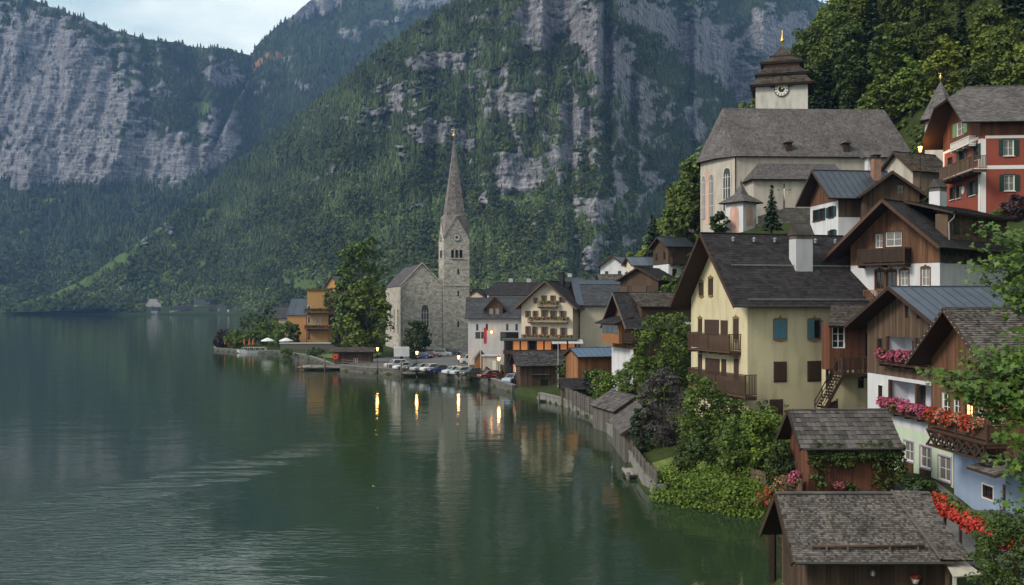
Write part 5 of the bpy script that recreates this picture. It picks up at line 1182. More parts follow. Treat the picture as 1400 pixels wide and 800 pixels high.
# --- orange shed with blue roof, roofed wall
h = House('orange_shed', 'small orange plank shed with bright blue metal roof', 'shed', 790, 141, 2.0, 22, Wd=4, L=6)
zt = Zat(486, 141) - 2; h.walls(zt, .9, [('GSNE', 0, 20, M_ORWOOD, 'plank', .3)]); M_BLUEM = mat('blue_sheet', (.085, .125, .19), .45, .2, 1, metal=.3, spec=.4); h.gable_roof(.3, .5, .7, M_BLUEM, M_DWOOD, kind='seam', gap=.9)
h = House('roofed_garden_wall', 'short boarded wall under its own dark little roof beside the mooring', 'wall', 768, 137, 0, 4, Wd=1.2, L=4.6)
b = MB(); b.box(0, 1.3, 0, 1.2, -1, 2.6); b.build('pier', M_OLDW, h.root); h.H = 2.6; h.roof_planes([[(-.2, -.6, 2.4), (4.7, -.6, 2.4), (4.7, .6, 3.9), (-.2, .6, 3.9)], [(4.7, 1.8, 2.4), (-.2, 1.8, 2.4), (-.2, .6, 3.9), (4.7, .6, 3.9)]], M_SLATE, M_DWOOD, .3, .3)
b = MB(); b.box(1.3, 4.6, .5, .7, -1, 2.5); b.build('wall', M_GREYW, h.root)

# ------------------------------------------------------------------ middle of the village
h = House('carved_timber_house', 'orange brown timber house with flowered oriel and black roof above the shore', 'house', 866, 120, 3.0, 15, Wd=7.4, L=9)
zt = h.uz('G', 850, 476)[1]
h.walls(8.9, 3.65, [('GN', 0, zt, M_WHITE, 'plain', 0), ('SE', 0, zt, M_BOATW, 'plank', .3), ('GNE', zt, 40, M_ORWOOD, 'plank', .3), ('S', zt, 40, M_BOATW, 'plank', .3)])
h.gable_roof(1.3, .3, .8, M_SLATE, M_DWOOD, .33, .42, th=.022, verge=M_GREYW)
u0, z0 = h.uz('G', 846, 470, 1.6); u1, z1 = h.uz('G', 823, 446, 1.6); u0, u1 = sorted((u0, u1)); b = MB(); b.box(-1.6, 0, u0, u1, z0, z0 + 2.6); o = b.build('oriel', M_ORWOOD, h.root)
for i in range(3): a = u0 + .3 + (u1 - u0 - .4) * i / 3; b = MB(); b.box(-1.64, -1.6, a, a + (u1 - u0) / 3 - .25, z0 + 1.2, z0 + 2.2); b.build('pane', M_GLASS, o)
h.roof_planes([[(-2.4, u0 - .5, z0 + 2.5), (-2.4, u1 + .5, z0 + 2.5), (.1, u1 + .5, z0 + 3.4), (.1, u0 - .5, z0 + 3.4)]], M_SLATE, M_DWOOD, .3, .4, name='oriel_roof')
h.balcony('G', u0 - 3.2, u0, z0 + .3, 1.2, 1.0, m=M_DWOOD)
for w, u in (('G', .9), ('G', 2.6)): h.win(w, u, u + .8, zt + .5, zt + 2.0, 'brown', hole=False)
b = MB(); b.box(1.2, 8.8, .35, 3.4, h.H + .4, h.H + 2.1); b.build('dormer_wall', M_BOATW, h.root)
h.roof_planes([[(.8, -.2, h.H + 2.0), (9.2, -.2, h.H + 2.0), (9.2, h.ry + .1, h.rz + .06), (.8, h.ry + .1, h.rz + .06)]], M_SHAKEB, M_DWOOD, .35, .4, name='dormer_roof')
b = MB(); b.box(6.4, 8.4, -.6, .6, h.H - 1.6, h.H + .1); o = b.build('roof_hatch', M_WWOOD, h.root); b = MB(); b.box(6.6, 8.2, -.63, -.6, h.H - 1.4, h.H - .2); b.build('pane', M_CURT, o)

h = hot = House('gabled_hotel', 'cream gabled hotel with three rows of shuttered windows and flowered balconies', 'hotel', 783, 168, 2.0, 70, pxB=713, L=15)
BS = ('open', mat('oak_shutter', (.17, .10, .06), .7, .2, 3))
M_BEIGEB = mat('bleached_balcony', (.20, .155, .10), .85, .3, 4, .2, 20, objrand=.2)
for row in (((731, 407, 734, 415), (742, 404, 746, 413), (754, 404, 758, 413), (766, 406, 770.5, 414)), ((720, 425, 724, 434), (730, 425, 734, 434), (742, 424, 747, 434), (754, 425, 759, 434), (767, 425, 772, 435)), ((720, 446, 724, 458), (729, 447, 733, 458), (742, 447, 747, 458), (754, 449, 759, 460), (768, 448, 773, 459))):
    for x0, y0, x1, y1 in row: h.wpx('G', x0, y0, x1, y1, 'brown', shut=BS)
h.walls(12.2, 3.95, [('GSNE', 0, 40, M_CREAM, 'plain', 0)])
h.gable_roof(1.2, .3, 1.0, M_SLATE, M_OLDW, .4, .5, th=.03, verge=M_OLDW)
bal_px(h, 'G', 734.5, 760.5, 411.5, 420, 1.0, m=M_BEIGEB, solid=True); bal_px(h, 'G', 721, 775, 433.5, 441, 1.0, m=M_BEIGEB, solid=True); bal_px(h, 'G', 712.5, 780, 458, 466, 1.1, m=M_BEIGEB, solid=True)
h.chimney(6, 3.5, 15, 17.5, .9, .9, M_IRON, cover='flat')

h = House('long_white_house', 'long white walled house under a wide grey slate roof with blue metal edging', 'house', 793, 171, 2.0, 6, Wd=12, pxC=908)
h.wpx('S', 845, 447, 850, 458, 'brown'); h.wpx('S', 858, 447, 863, 458, 'brown')
h.walls(12.3, 4.1, [('SNE', 0, 40, M_CREAM, 'plain', 0), ('G', 0, 40, M_ORANGE, 'plain', 0)])
M_GSLATE = mat('grey_slate', (.050, .050, .055), .7, .3, .6, .3, 10, island=.25, stain=.2, spec=.25)
h.gable_roof(.6, .3, .6, M_GSLATE, M_DWOOD, .45, .55, th=.03)
yy = h.ry; b = MB(); b.prism([(-.6, yy - 1.2, h.rz - .74), (-.6, yy, h.rz + .07), (-.6, yy, h.rz + .12), (-.6, yy - 1.2, h.rz - .68)], (h.L + .8, 0, 0)); b.build('metal_flashing', mat('flashing', (.07, .082, .105), .45, .2, 1, metal=.4), h.roof)
b = MB(); b.prism([(-.65, -.6, h.e0[1] + .06), (-.65, yy, h.rz + .09), (-.65, yy, h.rz + .15), (-.65, -.6, h.e0[1] + .12)], (1.3, 0, 0)); b.build('metal_flashing', mat('flashing', (.07, .082, .105), .45, .2, 1, metal=.4), h.roof)
for zz in (4.2, 7.4, 10.4): h.balcony('G', .5, 6, zz, 1.4, 1.0, m=M_BEIGEB, solid=True)
h.chimney(9, 4, 14.5, 17.5, .8, .8, M_IRON, cover='flat')

h = House('grey_dormer_house', 'pale grey house with wooden dormer in its dark slate roof beside the church tower', 'house', None, 190, 2.2, 0, Wd=9, L=10.7, X=Xat(640, 190))
for x0, x1 in ((651, 654), (664, 667), (692, 695), (704.5, 708)): h.wpx('S', x0, 443, x1, 452, 'brown')
for x0, x1, y0, y1 in ((650, 664, 454, 463), (684, 709, 454, 466)): h.wpx('S', x0, y0, x1, y1, 'dark', name='shop_front')
h.walls(9.6, 3.6, [('GSNE', 0, 40, M_GREYP, 'plain', 0)]); h.gable_roof(.5, .4, .5, M_GSLATE, M_DWOOD, .4, .5, th=.03)
x = 3.5; zb2 = h.H + .3; b = MB(); b.box(x, x + 3.2, .5, 3.5, zb2 - 1, zb2 + 1.6); b.prism([(x, .5, zb2 + 1.6), (x + 3.2, .5, zb2 + 1.6), (x + 1.6, .5, zb2 + 3.4)], (0, 3.2, 0)); o = b.build('dormer', M_BWOOD, h.root)
for k in range(2): b = MB(); b.box(x + .6 + k * 1.2, x + 1.3 + k * 1.2, .46, .5, zb2 + .1, zb2 + 1.3); b.build('pane', M_CURT, o)
h.roof_planes([[(x - .6, .1, zb2 + 1.1), (x - .6, 4.4, zb2 + 1.1), (x + 1.6, 4.4, zb2 + 3.6), (x + 1.6, .1, zb2 + 3.6)], [(x + 3.8, 4.4, zb2 + 1.1), (x + 3.8, .1, zb2 + 1.1), (x + 1.6, .1, zb2 + 3.6), (x + 1.6, 4.4, zb2 + 3.6)]], M_GSLATE, M_DWOOD, .4, .5, name='dormer_roof')

for nm, lb, pA, d, zbase, a, Wd, pC, yr, ye, mw, mr, hip, ch in (
    ('dark_hipped_house', 'broad house with dark roof and two chimneys behind the grey dormer house', 668, 216, 2.4, 3, 11, 752, 387, 404, M_GREYP, M_SLATE, True, 2),
    ('brown_gabled_house', 'house with dark brown roof half hidden behind the church tower', 664, 285, 2.4, 60, 7, 652, 396, 408, M_CREAM, M_SLATE, False, 0),
    ('ridge_top_house', 'low dark roofed house seen over the hotel ridge', 768, 222, 2.5, 2, 9, 800, 380, 395, M_GREYP, M_GSLATE, False, 1),
    ('beige_slope_house', 'beige house with pale metal roof on the slope behind the long roof', 867, 205, 4.5, 8, 8, 908, 352, 364, M_CREAM, M_SEAM, False, 0),
    ('grey_gable_house', 'small house with grey gable roof beside the beige slope house', 856, 212, 4.5, 62, 6, 866, 350, 366, M_WHITE, M_SEAMD, False, 0),
    ('low_tan_roof_house', 'low house with tan shingle roof below the beige slope house', 824, 198, 3, 4, 6, 852, 376, 386, M_GREYP, M_SHAKE, False, 0),
    ('upper_slope_house', 'brown balconied house with white ground floor and grey metal roof on the wooded slope', 914, 170, 9, 14, 7, 946, 325, 338, M_BOATW, M_SEAMD, False, 0),
    ('top_slope_house', 'grey shingled house tucked beneath the church terrace', 928, 182, 13, 10, 6, 950, 312, 322, M_GREYP, M_CHROOF, False, 0),
    ('black_slope_house', 'black timber house with pink front under the slope houses', 900, 160, 5, 55, 7, 934, 366, 384, M_BOATW, M_SLATE, False, 0)):
    h = House(nm, lb, 'house', pA, d, zbase, a, Wd=Wd, **(dict(pxC=pC) if a < 40 else dict(L=7)))
    zr = Zat(yr, d + (Wd / 2 if a < 40 else 0)) - zbase; ze = Zat(ye, d) - zbase; oe = .6; sl = (zr - ze) / (Wd / 2 + oe); H_ = ze + sl * oe
    n = max(2, int(h.L / 2.6)); zw_ = h.zpx(ye) ; fl = max(1.2, H_ - 2.4)
    for k in range(n):
        u = h.L * (k + .5) / n; h.win('S', u - .4, u + .4, fl, fl + 1.3, 'brown', shut=CL if k % 2 else None)
        if nm in ('beige_slope_house', 'upper_slope_house', 'grey_gable_house'): h.win('S', u - .4, u + .4, fl - 3, fl - 1.6, 'brown')
    for k in range(2): u = h.W * (k + .5) / 2; h.win('G', u - .4, u + .4, fl, fl + 1.3, 'brown')
    z_ = [('GSNE', 0, 40, mw, 'plain', 0)] if nm != 'upper_slope_house' else [('GSNE', 0, fl - .8, M_WHITE, 'plain', 0), ('GSNE', fl - .8, 40, M_BOATW, 'plank', .3)]
    h.walls(H_, sl * Wd / 2, z_)
    if mr in (M_SEAM, M_SEAMD): h.gable_roof(.7, .4, oe, mr, M_DWOOD, kind='seam', gap=.9)
    else: h.gable_roof(.7, .4, oe, mr, M_DWOOD, .45, .55, th=.03, hip=(2.6, .6) if hip else None)
    if nm == 'upper_slope_house': h.balcony('S', .2, h.L - .2, fl - .7, 1.2, 1.0, m=M_DWOOD, solid=True)
    for k in range(ch): h.chimney(h.L * (.35 + .3 * k), h.ry + .3, zr - .8, zr + 1.1, .9, .8, M_GREYP, cover='flat')

# --- pavilion with lit terrace
e = empty('terrace_pavilion', (Xat(688, 165.9), 165.9, 1.7), rad(3), 'low flat roofed terrace pavilion with warm lit glass front', 'pavilion')
PW = 12.6; zt = Zat(463, 166) - 1.7
b = MB(); b.box(0, PW, 0, 1.9, zt - .35, zt); b.build('roof', M_GREYW, e); b = MB(); b.box(.2, PW - .2, 1.2, 1.8, 0, zt - .35); b.build('wall', M_REDW, e)
n = 9
for i in range(n + 1): b = MB(); x = .2 + (PW - .5) * i / n; b.box(x, x + .12, .3, .42, 0, zt - .35); b.build('post', M_BWOOD, e)
for i in range(n):
    x = .32 + (PW - .5) * i / n; b = MB(); b.box(x + .1, x + (PW - .5) / n - .2, 1.12, 1.18, 1.0, zt - .5); b.build('lit_pane', mat_emit('pavilion_glow', (1.0, .36, .12), .12) if i % 3 else M_GLASS, e)
b = MB(); b.box(0, PW, .25, .33, zt - 2.6, zt - 1.9); b.build('parapet', M_BWOOD, e)
for x in (8.2, 11.0): b = MB(); b.prism([(x, -.8, zt - .9), (x, 1.0, zt - .3), (x, 1.0, zt - .2), (x, -.8, zt - .8)], (2.5, 0, 0)); b.build('awning', mat('grey_canvas', (.42, .42, .43), .9, .05, 1), e)
e = empty('souvenir_hut', (Xat(657, 186), 186, 1.7), rad(0), 'tiny orange wooden hut with pointed roof near the banner', 'hut')
b = MB(); b.box(-1.1, 1.1, -1, 1, 0, 2.3); b.prism([(-1.1, -1, 2.3), (1.1, -1, 2.3), (0, -1, 3.7)], (0, 2, 0)); b.build('wall', M_ORWOOD, e)
for s in (-1, 1): b = MB(); b.prism([(s * 1.5, -1.3, 1.95), (0, -1.3, 3.85), (0, -1.3, 3.97), (s * 1.5, -1.3, 2.07)], (0, 2.6, 0)); b.build('roof', M_SLATE, e)
e = empty('garden_store', (Xat(672, 183), 183, 1.7), 0, 'pale flat roofed kiosk with brick side next to the tiny hut', 'kiosk')
b = MB(); b.box(-1.6, 1.6, -1.2, 1.2, 0, 2.9); b.build('wall', M_CHURCH, e); b = MB(); b.box(-1.8, 1.8, -1.4, 1.4, 2.9, 3.1); b.build('roof', M_GREYP, e); b = MB(); b.box(.2, .9, -1.25, -1.2, 0, 2.1); b.build('door', M_WWOOD, e)

# ------------------------------------------------------------------ stone church by the lake
h = evc = House('stone_church', 'rough stone church with tall clock spire standing by the car park', 'church', 606, 263, 2.0, 105, pxB=548, L=30)
H_ = Zat(391, 262) - 2.0; R_ = Zat(361, 262) - 2.0 - H_
h.walls(H_, R_, [('GNSE', 0, 80, M_STONE, 'plain', 0)])
h.gable_roof(.0, .3, .15, mat('purple_slate', (.085, .072, .080), .8, .3, .5, .3, 8, island=.3, stain=.2, spec=.2), M_IRON, .5, .6, th=.04, ridge=True)
b = MB()
for s, y in ((0, -.25), (1, h.W + .25)): b.bar((-.05, y, H_ - .1), (-.05, h.W / 2, H_ + R_ + .3), .35, .3)
b.build('coping', M_CHURCH, h.root)
def gwin(u, w, z0, z1): return gothic(h.root, (0, u, 0), (0, -1, 0), w, z0, z1, M_PALEST, M_GLASS, 'arched_window', nmul=2)
u, z0 = h.uz('G', 581, 440); gwin(u, 2.0, Zat(447, 262) - 2, Zat(417, 262) - 2); u, z0 = h.uz('G', 582, 390); gwin(u, .45, z0 - 1.0, z0 + .9)
for xx in (5, 12, 19): gothic(h.root, (xx, h.W, 0), (-1, 0, 0), 1.6, 4.5, 11, M_PALEST, M_GLASS, 'arched_window', nmul=1)
b = MB(); b.box(-.12, -.0, -.1, h.W + .1, 4.3, 4.7); b.build('string_course', M_CHURCH, h.root)
for u in (.3, h.W - .3): h.downpipe('G', u, 0, H_ - .5, M_IRON)
# tower
TW = 7.0; tx0, ty0 = -.5, -TW - .05            # local: front face at x = tx0, between y = ty0 and 0
tz = lambda py: Zat(py, 262) - 2.0
tb = MB(); zt = tz(326)
for (a, c) in (((tx0, ty0), (tx0, 0)), ((tx0, 0), (tx0 + TW, 0)), ((tx0 + TW, 0), (tx0 + TW, ty0)), ((tx0 + TW, ty0), (tx0, ty0))): tb.poly([(*a, -2), (*c, -2), (*c, zt), (*a, zt)])
tw_ = tb.build('tower', M_STONE, h.root)
c_ = Vector((tx0 + TW / 2, ty0 + TW / 2, 0)); hw = TW / 2; za, zp = tz(295), tz(186)
cor = [c_ + Vector((sx * hw, sy * hw, zt)) for sx, sy in ((-1, 1), (-1, -1), (1, -1), (1, 1))]
for i in range(4):      # four steep gables at the spire foot
    a, c = cor[i], cor[(i + 1) % 4]; m_ = (a + c) / 2; m_.z = za; b = MB(); b.poly([a, c, m_]); b.build('gable', M_STONE, tw_)
M_SPIRE = mat('spire_slate', (.175, .150, .145), .8, .3, .8, .3, 8, island=.3, spec=.25)
apx = Vector((c_.x, c_.y, zp)); b = MB(); bd = MB(); ring = []; skirt = []
for i in range(4):
    a, c = cor[i], cor[(i + 1) % 4]; m_ = (a + c) / 2; m_.z = za; dg = c_ + (a - c_) * .70; dg.z = za + .6; fm = c_ + (m_ - c_) * .80; fm.z = za + .6; ring += [dg, fm]; skirt.append((a, m_, c))
for i in range(4):
    a, m_, c = skirt[i]; d0, fm, d1 = ring[2 * i], ring[2 * i + 1], ring[(2 * i + 2) % 8]; out = (m_ - c_); out.z = 0; out = out.normalized() * .08
    for q3 in ((a, m_, d0), (m_, fm, d0), (m_, c, d1), (m_, d1, fm)): b.poly(q3)
    for p, q_ in ((a, m_), (c, m_)): bd.bar(p + out, q_ + out, .22, .16)
for i in range(8):
    p, q_ = ring[i], ring[(i + 1) % 8]; b.poly([p, q_, apx]); out = ((p + q_) / 2 - c_); out.z = 0; out = out.normalized() * .05
    shingles(bd, p + out, q_ + out, apx, apx, .5, .5, .05, i)
for i in range(4):
    a, m_, c = skirt[i]; d0, d1 = ring[2 * i], ring[(2 * i + 2) % 8]
    shingles(bd, a, m_, d0 + (m_ - d0) * .02, d0, .45, .5, .05, 20 + i); shingles(bd, m_, c, d1, d1 + (m_ - d1) * .02, .45, .5, .05, 30 + i)
sp_ = b.build('spire', M_SPIRE, h.root); tag(bd.build('spire_slates', M_SPIRE, sp_), kind='stuff')
b = MB(); b.lathe(apx + Vector((0, 0, -.2)), [(.12, 0), (.12, .7), (.45, 1.0), (.45, 1.3), (.1, 1.6), (.06, 3.4)], 8); b.bar(apx + Vector((0, -.75, 2.5)), apx + Vector((0, .75, 2.5)), .14); b.build('finial_cross', M_GOLD, h.root, True)
def tface(face):
    return (Vector((tx0, ty0 + hw, 0)), Vector((0, -1, 0))) if face == 0 else (Vector((tx0 + hw, 0, 0)), Vector((-1, 0, 0)))
for face in (0, 1):
    O, U = tface(face); Nn = Vector((U.y, -U.x, 0))
    for k in (-1, 0, 1): arch_panel(h.root, O + U * (k * 1.15), U, .75, tz(352), tz(341), M_GLASS, 'belfry_window', .02)
    b = MB(); b.obox(O - U * 1.9 + Vector((0, 0, tz(354))) + Nn * .0, U * 3.8, Nn * .2, Vector((0, 0, .3))); b.build('sill', M_CHURCH, h.root)
    for zz in (tz(372), tz(402), tz(444)): arch_panel(h.root, O + U * .4, U, .4, zz - .6, zz + .9, M_GLASS, 'slit_window', .02)
    b = MB(); b.obox(O - U * (hw + .1) + Vector((0, 0, tz(391))) - Nn * .1, U * (TW + .2), Nn * .25, Vector((0, 0, .3))); b.build('string_course', M_CHURCH, h.root)
    clock(h.root, O + Vector((0, 0, tz(324))) + Nn * .05, rad(-90) if face == 0 else rad(180), 1.05)

# ------------------------------------------------------------------ orange hotel on the point
h = vil = House('orange_villa', 'orange stepped villa with roof terraces and planters beside tall trees', 'villa', 420, 312, 1.8, 4, Wd=8, L=6.6)
for y0, y1 in ((418, 425), (433, 442)): h.wpx('S', 421, y0, 424, y1, 'brown', trim=M_WWOOD)
for k in range(3): h.wpx('S', 428 + k * 4, 434, 430.5 + k * 4, 444, 'curtain')
h.wpx('S', 413 + 8, 455, 424, 464, 'dark', name='door')
zt = h.zpx(397); h.walls(zt, .001, [('GSNE', 0, 80, M_ORANGE, 'plain', 0)])
h.box('roof_slab', -.4, h.L + .4, -.4, 8, zt, zt + .4, M_OLDW)
for py, ext in ((427, 7.0), (449, 5.0)):
    z_ = h.zpx(py); h.balcony('S', -.6, h.L + ext - 1, z_, 2.2, 1.1, m=M_OLDW, solid=True)
h.box('side_wing', h.L, h.L + 5, .4, 7, -1, h.zpx(449), M_ORANGE); h.box('upper_wing', h.L, h.L + 5, 2.4, 7, h.zpx(449), h.zpx(412), M_ORANGE)
h.box('terrace_room', h.L + .2, h.L + 4.4, 1.0, 1.2, h.zpx(447), h.zpx(430), M_DWOOD)
h = House('blue_mansard_house', 'orange house with blue grey mansard roof left of the orange villa', 'house', 393, 318, 1.8, 4, Wd=8, L=6)
zt = h.zpx(431); h.walls(zt, .001, [('GSNE', 0, 80, M_ORANGE, 'plain', 0)]); z2 = h.zpx(409); A4 = [(-.4, -.4), (6.4, -.4), (6.4, 8.4), (-.4, 8.4)]; B4 = [(1.0, 1.4), (6.2, 1.4), (6.2, 6.6), (1.0, 6.6)]
h.roof_planes([[(*A4[i], zt), (*A4[(i + 1) % 4], zt), (*B4[(i + 1) % 4], z2), (*B4[i], z2)] for i in range(4)] + [[(*B4[0], z2), (*B4[1], z2), (*B4[2], z2 + .1), (*B4[3], z2 + .1)]], M_SEAM, M_DWOOD, kind='seam', gap=1.0)
h.wpx('S', 404, 437, 407, 445, 'brown')
h = House('orange_gabled_house', 'orange gabled house with grey metal roof rising behind the orange villa', 'house', 464, 330, 1.8, 70, Wd=5.4, L=9)
zt = h.zpx(392); h.wpx('G', 452, 395, 455, 401, 'brown'); h.walls(zt, 3.6, [('GSNE', 0, 80, M_ORANGE, 'plain', 0)]); h.gable_roof(.5, .3, .4, M_SEAM, M_DWOOD, kind='seam', gap=.9)
h = House('grey_boathouse_point', 'grey roofed boathouse behind the trees of the point', 'boathouse', 374, 335, 1.2, 8, Wd=7, L=8)
h.walls(h.zpx(434), 3.6, [('GSNE', 0, 80, M_CREAM, 'plain', 0)]); h.gable_roof(.5, .3, .4, M_GSLATE, M_DWOOD, .5, .6)
# --- ticket kiosk and jetty
M_PLANK = mat('jetty_planks', (.20, .175, .15), .9, .3, 3, .3, 20, objrand=.35, stretch=(1, .2, 1))
h = House('jetty_kiosk', 'dark brown kiosk with flat overhanging roof on the jetty', 'kiosk', 457, 219, .7, 3, Wd=4.5, L=8.2)
h.wpx('S', 483, 490, 489, 499, 'curtain'); h.walls(3.1, .001, [('GSNE', 0, 80, M_BOATW, 'plank', .3)])
h.roof_planes([[(-1.0, -1.0, 3.0), (9.0, -1.0, 3.0), (9.0, 2.2, 3.9), (-1.0, 2.2, 3.9)], [(9.0, 5.5, 3.0), (-1.0, 5.5, 3.0), (-1.0, 2.2, 3.9), (9.0, 2.2, 3.9)]], M_SHAKEB, M_DWOOD, .4, .5)
# --- far shore
for k, (px, w, hh, mw, mr, lb) in enumerate(((207, 9, 7, M_WHITE, M_SLATE, 'white house alone at the left end of the far shore hamlet'), (232, 14, 8, M_GREYP, M_SLATE, 'grey long house by the far shore'), (248, 12, 9, M_OLDW, M_SLATE, 'brown timber house on the far shore next to a pale one'),
                                             (266, 20, 14, M_WHITE, M_GSLATE, 'largest white house of the far shore with pale roof'), (286, 16, 8, M_OLDW, M_SLATE, 'brown boat shed on the far shore'), (298, 18, 12, M_GREYP, M_GSLATE, 'grey house half hidden behind the point on the far shore'), (312, 16, 10, M_WHITE, M_SLATE, 'white house at the wooded end of the far shore'))):
    dd = float(np.interp(px, [-60, 300, 345], [1440, 1380, 1250])) + (1 if k != 3 else 12)
    h = House('far_shore_house', lb, 'house', px, dd, 3.2 if k != 3 else 8, 4 + k * 3, Wd=w * .7, L=w, group='houses on the far shore')
    for i in range(3): u = w * (i + .5) / 3; h.win('S', u - .8, u + .8, 2, 4.2, 'dark')
    h.walls(hh * .55, hh * .45, [('GSNE', 0, 80, mw, 'plain', 0)], base=-6); h.gable_roof(1, 1, 1, mr, M_DWOOD, 1.2, 1.5)
b = MB(); rng_ = random.Random(5)
pts = [(math.cos(a) * 13 * rng_.uniform(.8, 1.1), 4, 2 + abs(math.sin(a)) * 24 * rng_.uniform(.8, 1.05)) for a in np.linspace(0, math.pi, 12)]
b.prism(pts, (0, 14, 0)); o = b.build('quarry_rock', mat('quarry_stone', (.34, .31, .30), .95, .3, .2, .6, 1)); o.location = (Xat(212, 1425), 1412, 0); tag(o, 'bare pale rock face above the far shore houses', 'rock')
# ------------------------------------------------------------------ hillside wood (single trees)
def hillside():
    rng = random.Random(12); pts = []
    excl = [(33 + i * 4.5, 157, 11.5) for i in range(7)] + [(44, 166, 9), (55, 111, 10.5), (62, 111, 10), (38, 84, 11), (38, 112, 8), (44, 110, 7), (35, 138, 6), (26, 172, 8), (32, 186, 6), (28, 208, 8), (24, 211, 7), (19, 200, 6), (25, 163, 8), (54.8, 128, 3), (49, 120, 5), (50.6, 138, 3), (40, 142, 8), (34, 142, 7), (46, 142, 8), (30, 142, 5), (24, 178, 6)]
    tries = 0
    while len(pts) < 215 and tries < 40000:
        tries += 1; y = rng.uniform(92, 285); px = rng.uniform(858, 1450); x = Xat(px, y); z = gz(x, y)
        if z < 9 or z > 120 or (px > 1405 and y > 220): continue
        if Zat(-60, y) < z: continue
        if (px < 1012 and y < 160) or (px < 914 and y < 206): continue
        if 990 < px < 1262 and y < 168: continue
        if px > 1255 and y < 132: continue
        if any((x - a) ** 2 + (y - b) ** 2 < (r + 2.2) ** 2 for a, b, r in excl): continue
        if any((x - a) ** 2 + (y - b) ** 2 < 4.6 ** 2 for a, b, _ in pts): continue
        pts.append((x, y, z))
    n0 = len(pts); tries = 0
    while len(pts) < n0 + 34 and tries < 6000:
        tries += 1; y = rng.uniform(172, 236); px = rng.uniform(868, 962); x = Xat(px, y); z = gz(x, y)
        if (px < 914 and y < 206) or z < 10 or any((x - a) ** 2 + (y - b) ** 2 < (r * .75 + 1.5) ** 2 for a, b, r in excl) or any((x - a) ** 2 + (y - b) ** 2 < 3.2 ** 2 for a, b, _ in pts): continue
        pts.append((x, y, z))
    pts.sort(key=lambda p: p[1])
    lb = {'broadleaf_tree': 'rounded green broadleaf tree in the steep hillside wood', 'spruce_tree': 'dark spruce among the broadleaf trees of the hillside wood'}
    protos = []
    for k in range(5):
        e = empty('broadleaf_tree', (0, 0, 0), 0, lb['broadleaf_tree'], 'tree', 'trees of the steep hillside wood')
        rx = (3.0, 3.4, 2.6, 3.2, 2.9)[k]; rz = (4.6, 4.0, 5.0, 5.2, 3.8)[k]
        cm, cs = crown_mesh('crown', M_LEAF, 300 + k, rx, rx, rz, rz + 2.0, 85, 62, .42, .34, hollow=.25)
        obj('crown', cm, e); obj('trunk', limbs_mesh('trunk', M_BARK, 400 + k, 2.0, rz + 4, .22, cs), e); protos.append(e)
    light = []
    for k in range(2):
        e = empty('broadleaf_tree', (0, 0, 0), 0, lb['broadleaf_tree'], 'tree', 'trees of the steep hillside wood')
        cm, cs = crown_mesh('crown', mat('leaf_light', (.115, .165, .026), .6, .3, .35, island=.4, objrand=.3, hue=.45, trans=.22, spec=.3), 330 + k, 2.8, 2.8, 3.4 + k, 5.0 + k, 80, 60, .42, .34, hollow=.25)
        obj('crown', cm, e); obj('trunk', limbs_mesh('trunk', M_BARK, 430 + k, 2.0, 7, .2, cs), e); light.append(e)
    cons = []
    for k in range(2):
        e = empty('spruce_tree', (0, 0, 0), 0, lb['spruce_tree'], 'tree', 'spruces of the steep hillside wood')
        obj('crown', conifer_mesh('crown', M_NEEDLE, 500 + k, 13.0, 2.6 + .4 * k, 24, 26, .55), e); b = MB(); b.tube([(0, 0, -.5), (0, 0, 6), (0, 0, 12.6)], [.24, .16, .03], 7); b.build('trunk', M_BARK, e, True); cons.append(e)
    used = set()
    for i, (x, y, z) in enumerate(pts):
        con = rng.random() < (.16 if y < 190 else .10); pk = rng.randrange(2 if con else 5); src = (cons if con else protos)[pk]; s = rng.uniform(.8, 1.25); sc = (s * rng.uniform(.9, 1.15), s * rng.uniform(.9, 1.15), s * rng.uniform(.9, 1.2)); a = rng.uniform(0, 6.28)
        pxx = CX + x * F / y; zone = 'left of the parish church' if pxx < 1000 else ('behind the parish church' if pxx < 1235 else 'above the red house')
        lab = (('slim dark spruce ', 'broad dark spruce ')[pk] if con else ('rounded green tree ', 'broad low green tree ', 'slender tall green tree ', 'tall full green tree ', 'small rounded green tree ')[pk]) + 'of the wood ' + zone
        if not con and pxx < 1010 and rng.random() < .8: pk = rng.randrange(2); src = light[pk]; lab = ('bright green tree ', 'taller bright green tree ')[pk] + 'of the wood ' + zone
        elif not con and rng.random() < .22: pk = rng.randrange(2); src = light[pk]; lab = ('bright green tree ', 'taller bright green tree ')[pk] + 'of the wood ' + zone
        if src not in used: used.add(src); src['label'] = lab; src.location = (x, y, z - .4); src.rotation_euler = (0, 0, a); src.scale = sc
        else: copy_tree(src, (x, y, z - .4), a, sc, lab)
    for e in protos + cons + light:
        if e not in used:
            for c in list(e.children): bpy.data.objects.remove(c)
            bpy.data.objects.remove(e)
hillside()
# undergrowth on the slope: one mass of low foliage
def undergrowth():
    rng = np.random.default_rng(8); C = []
    n = 5200; y = rng.uniform(96, 260, n); px = rng.uniform(850, 1440, n); x = (px - CX) * y / F; z = gz_np(x, y)
    ok = (z > 7) & (z < 110) & ~((px < 960) & (y < 152)) & ~((px > 1005) & (px < 1262) & (y < 168)) & ~((px > 1255) & (y < 126))
    for a, b, r in [(33 + i * 4.5, 154, 11.5) for i in range(7)] + [(56, 111, 9), (64, 111, 9), (38, 84, 9), (38, 112, 6), (44, 109, 6), (35, 138, 3)]: ok &= (x - a) ** 2 + (y - b) ** 2 > r * r
    cs = np.stack([x, y, z + .5], 1)[ok]; v, f = clump_cloud(rng, cs, rng.uniform(.5, 1.3, len(cs)), 14, .5, .8)
    o = obj('hillside_undergrowth', mesh_np('hillside_undergrowth', v, f, M_BUSH)); tag(o, 'low shrubs covering the steep slope below the trees', 'shrubs', None, 'stuff')
undergrowth()

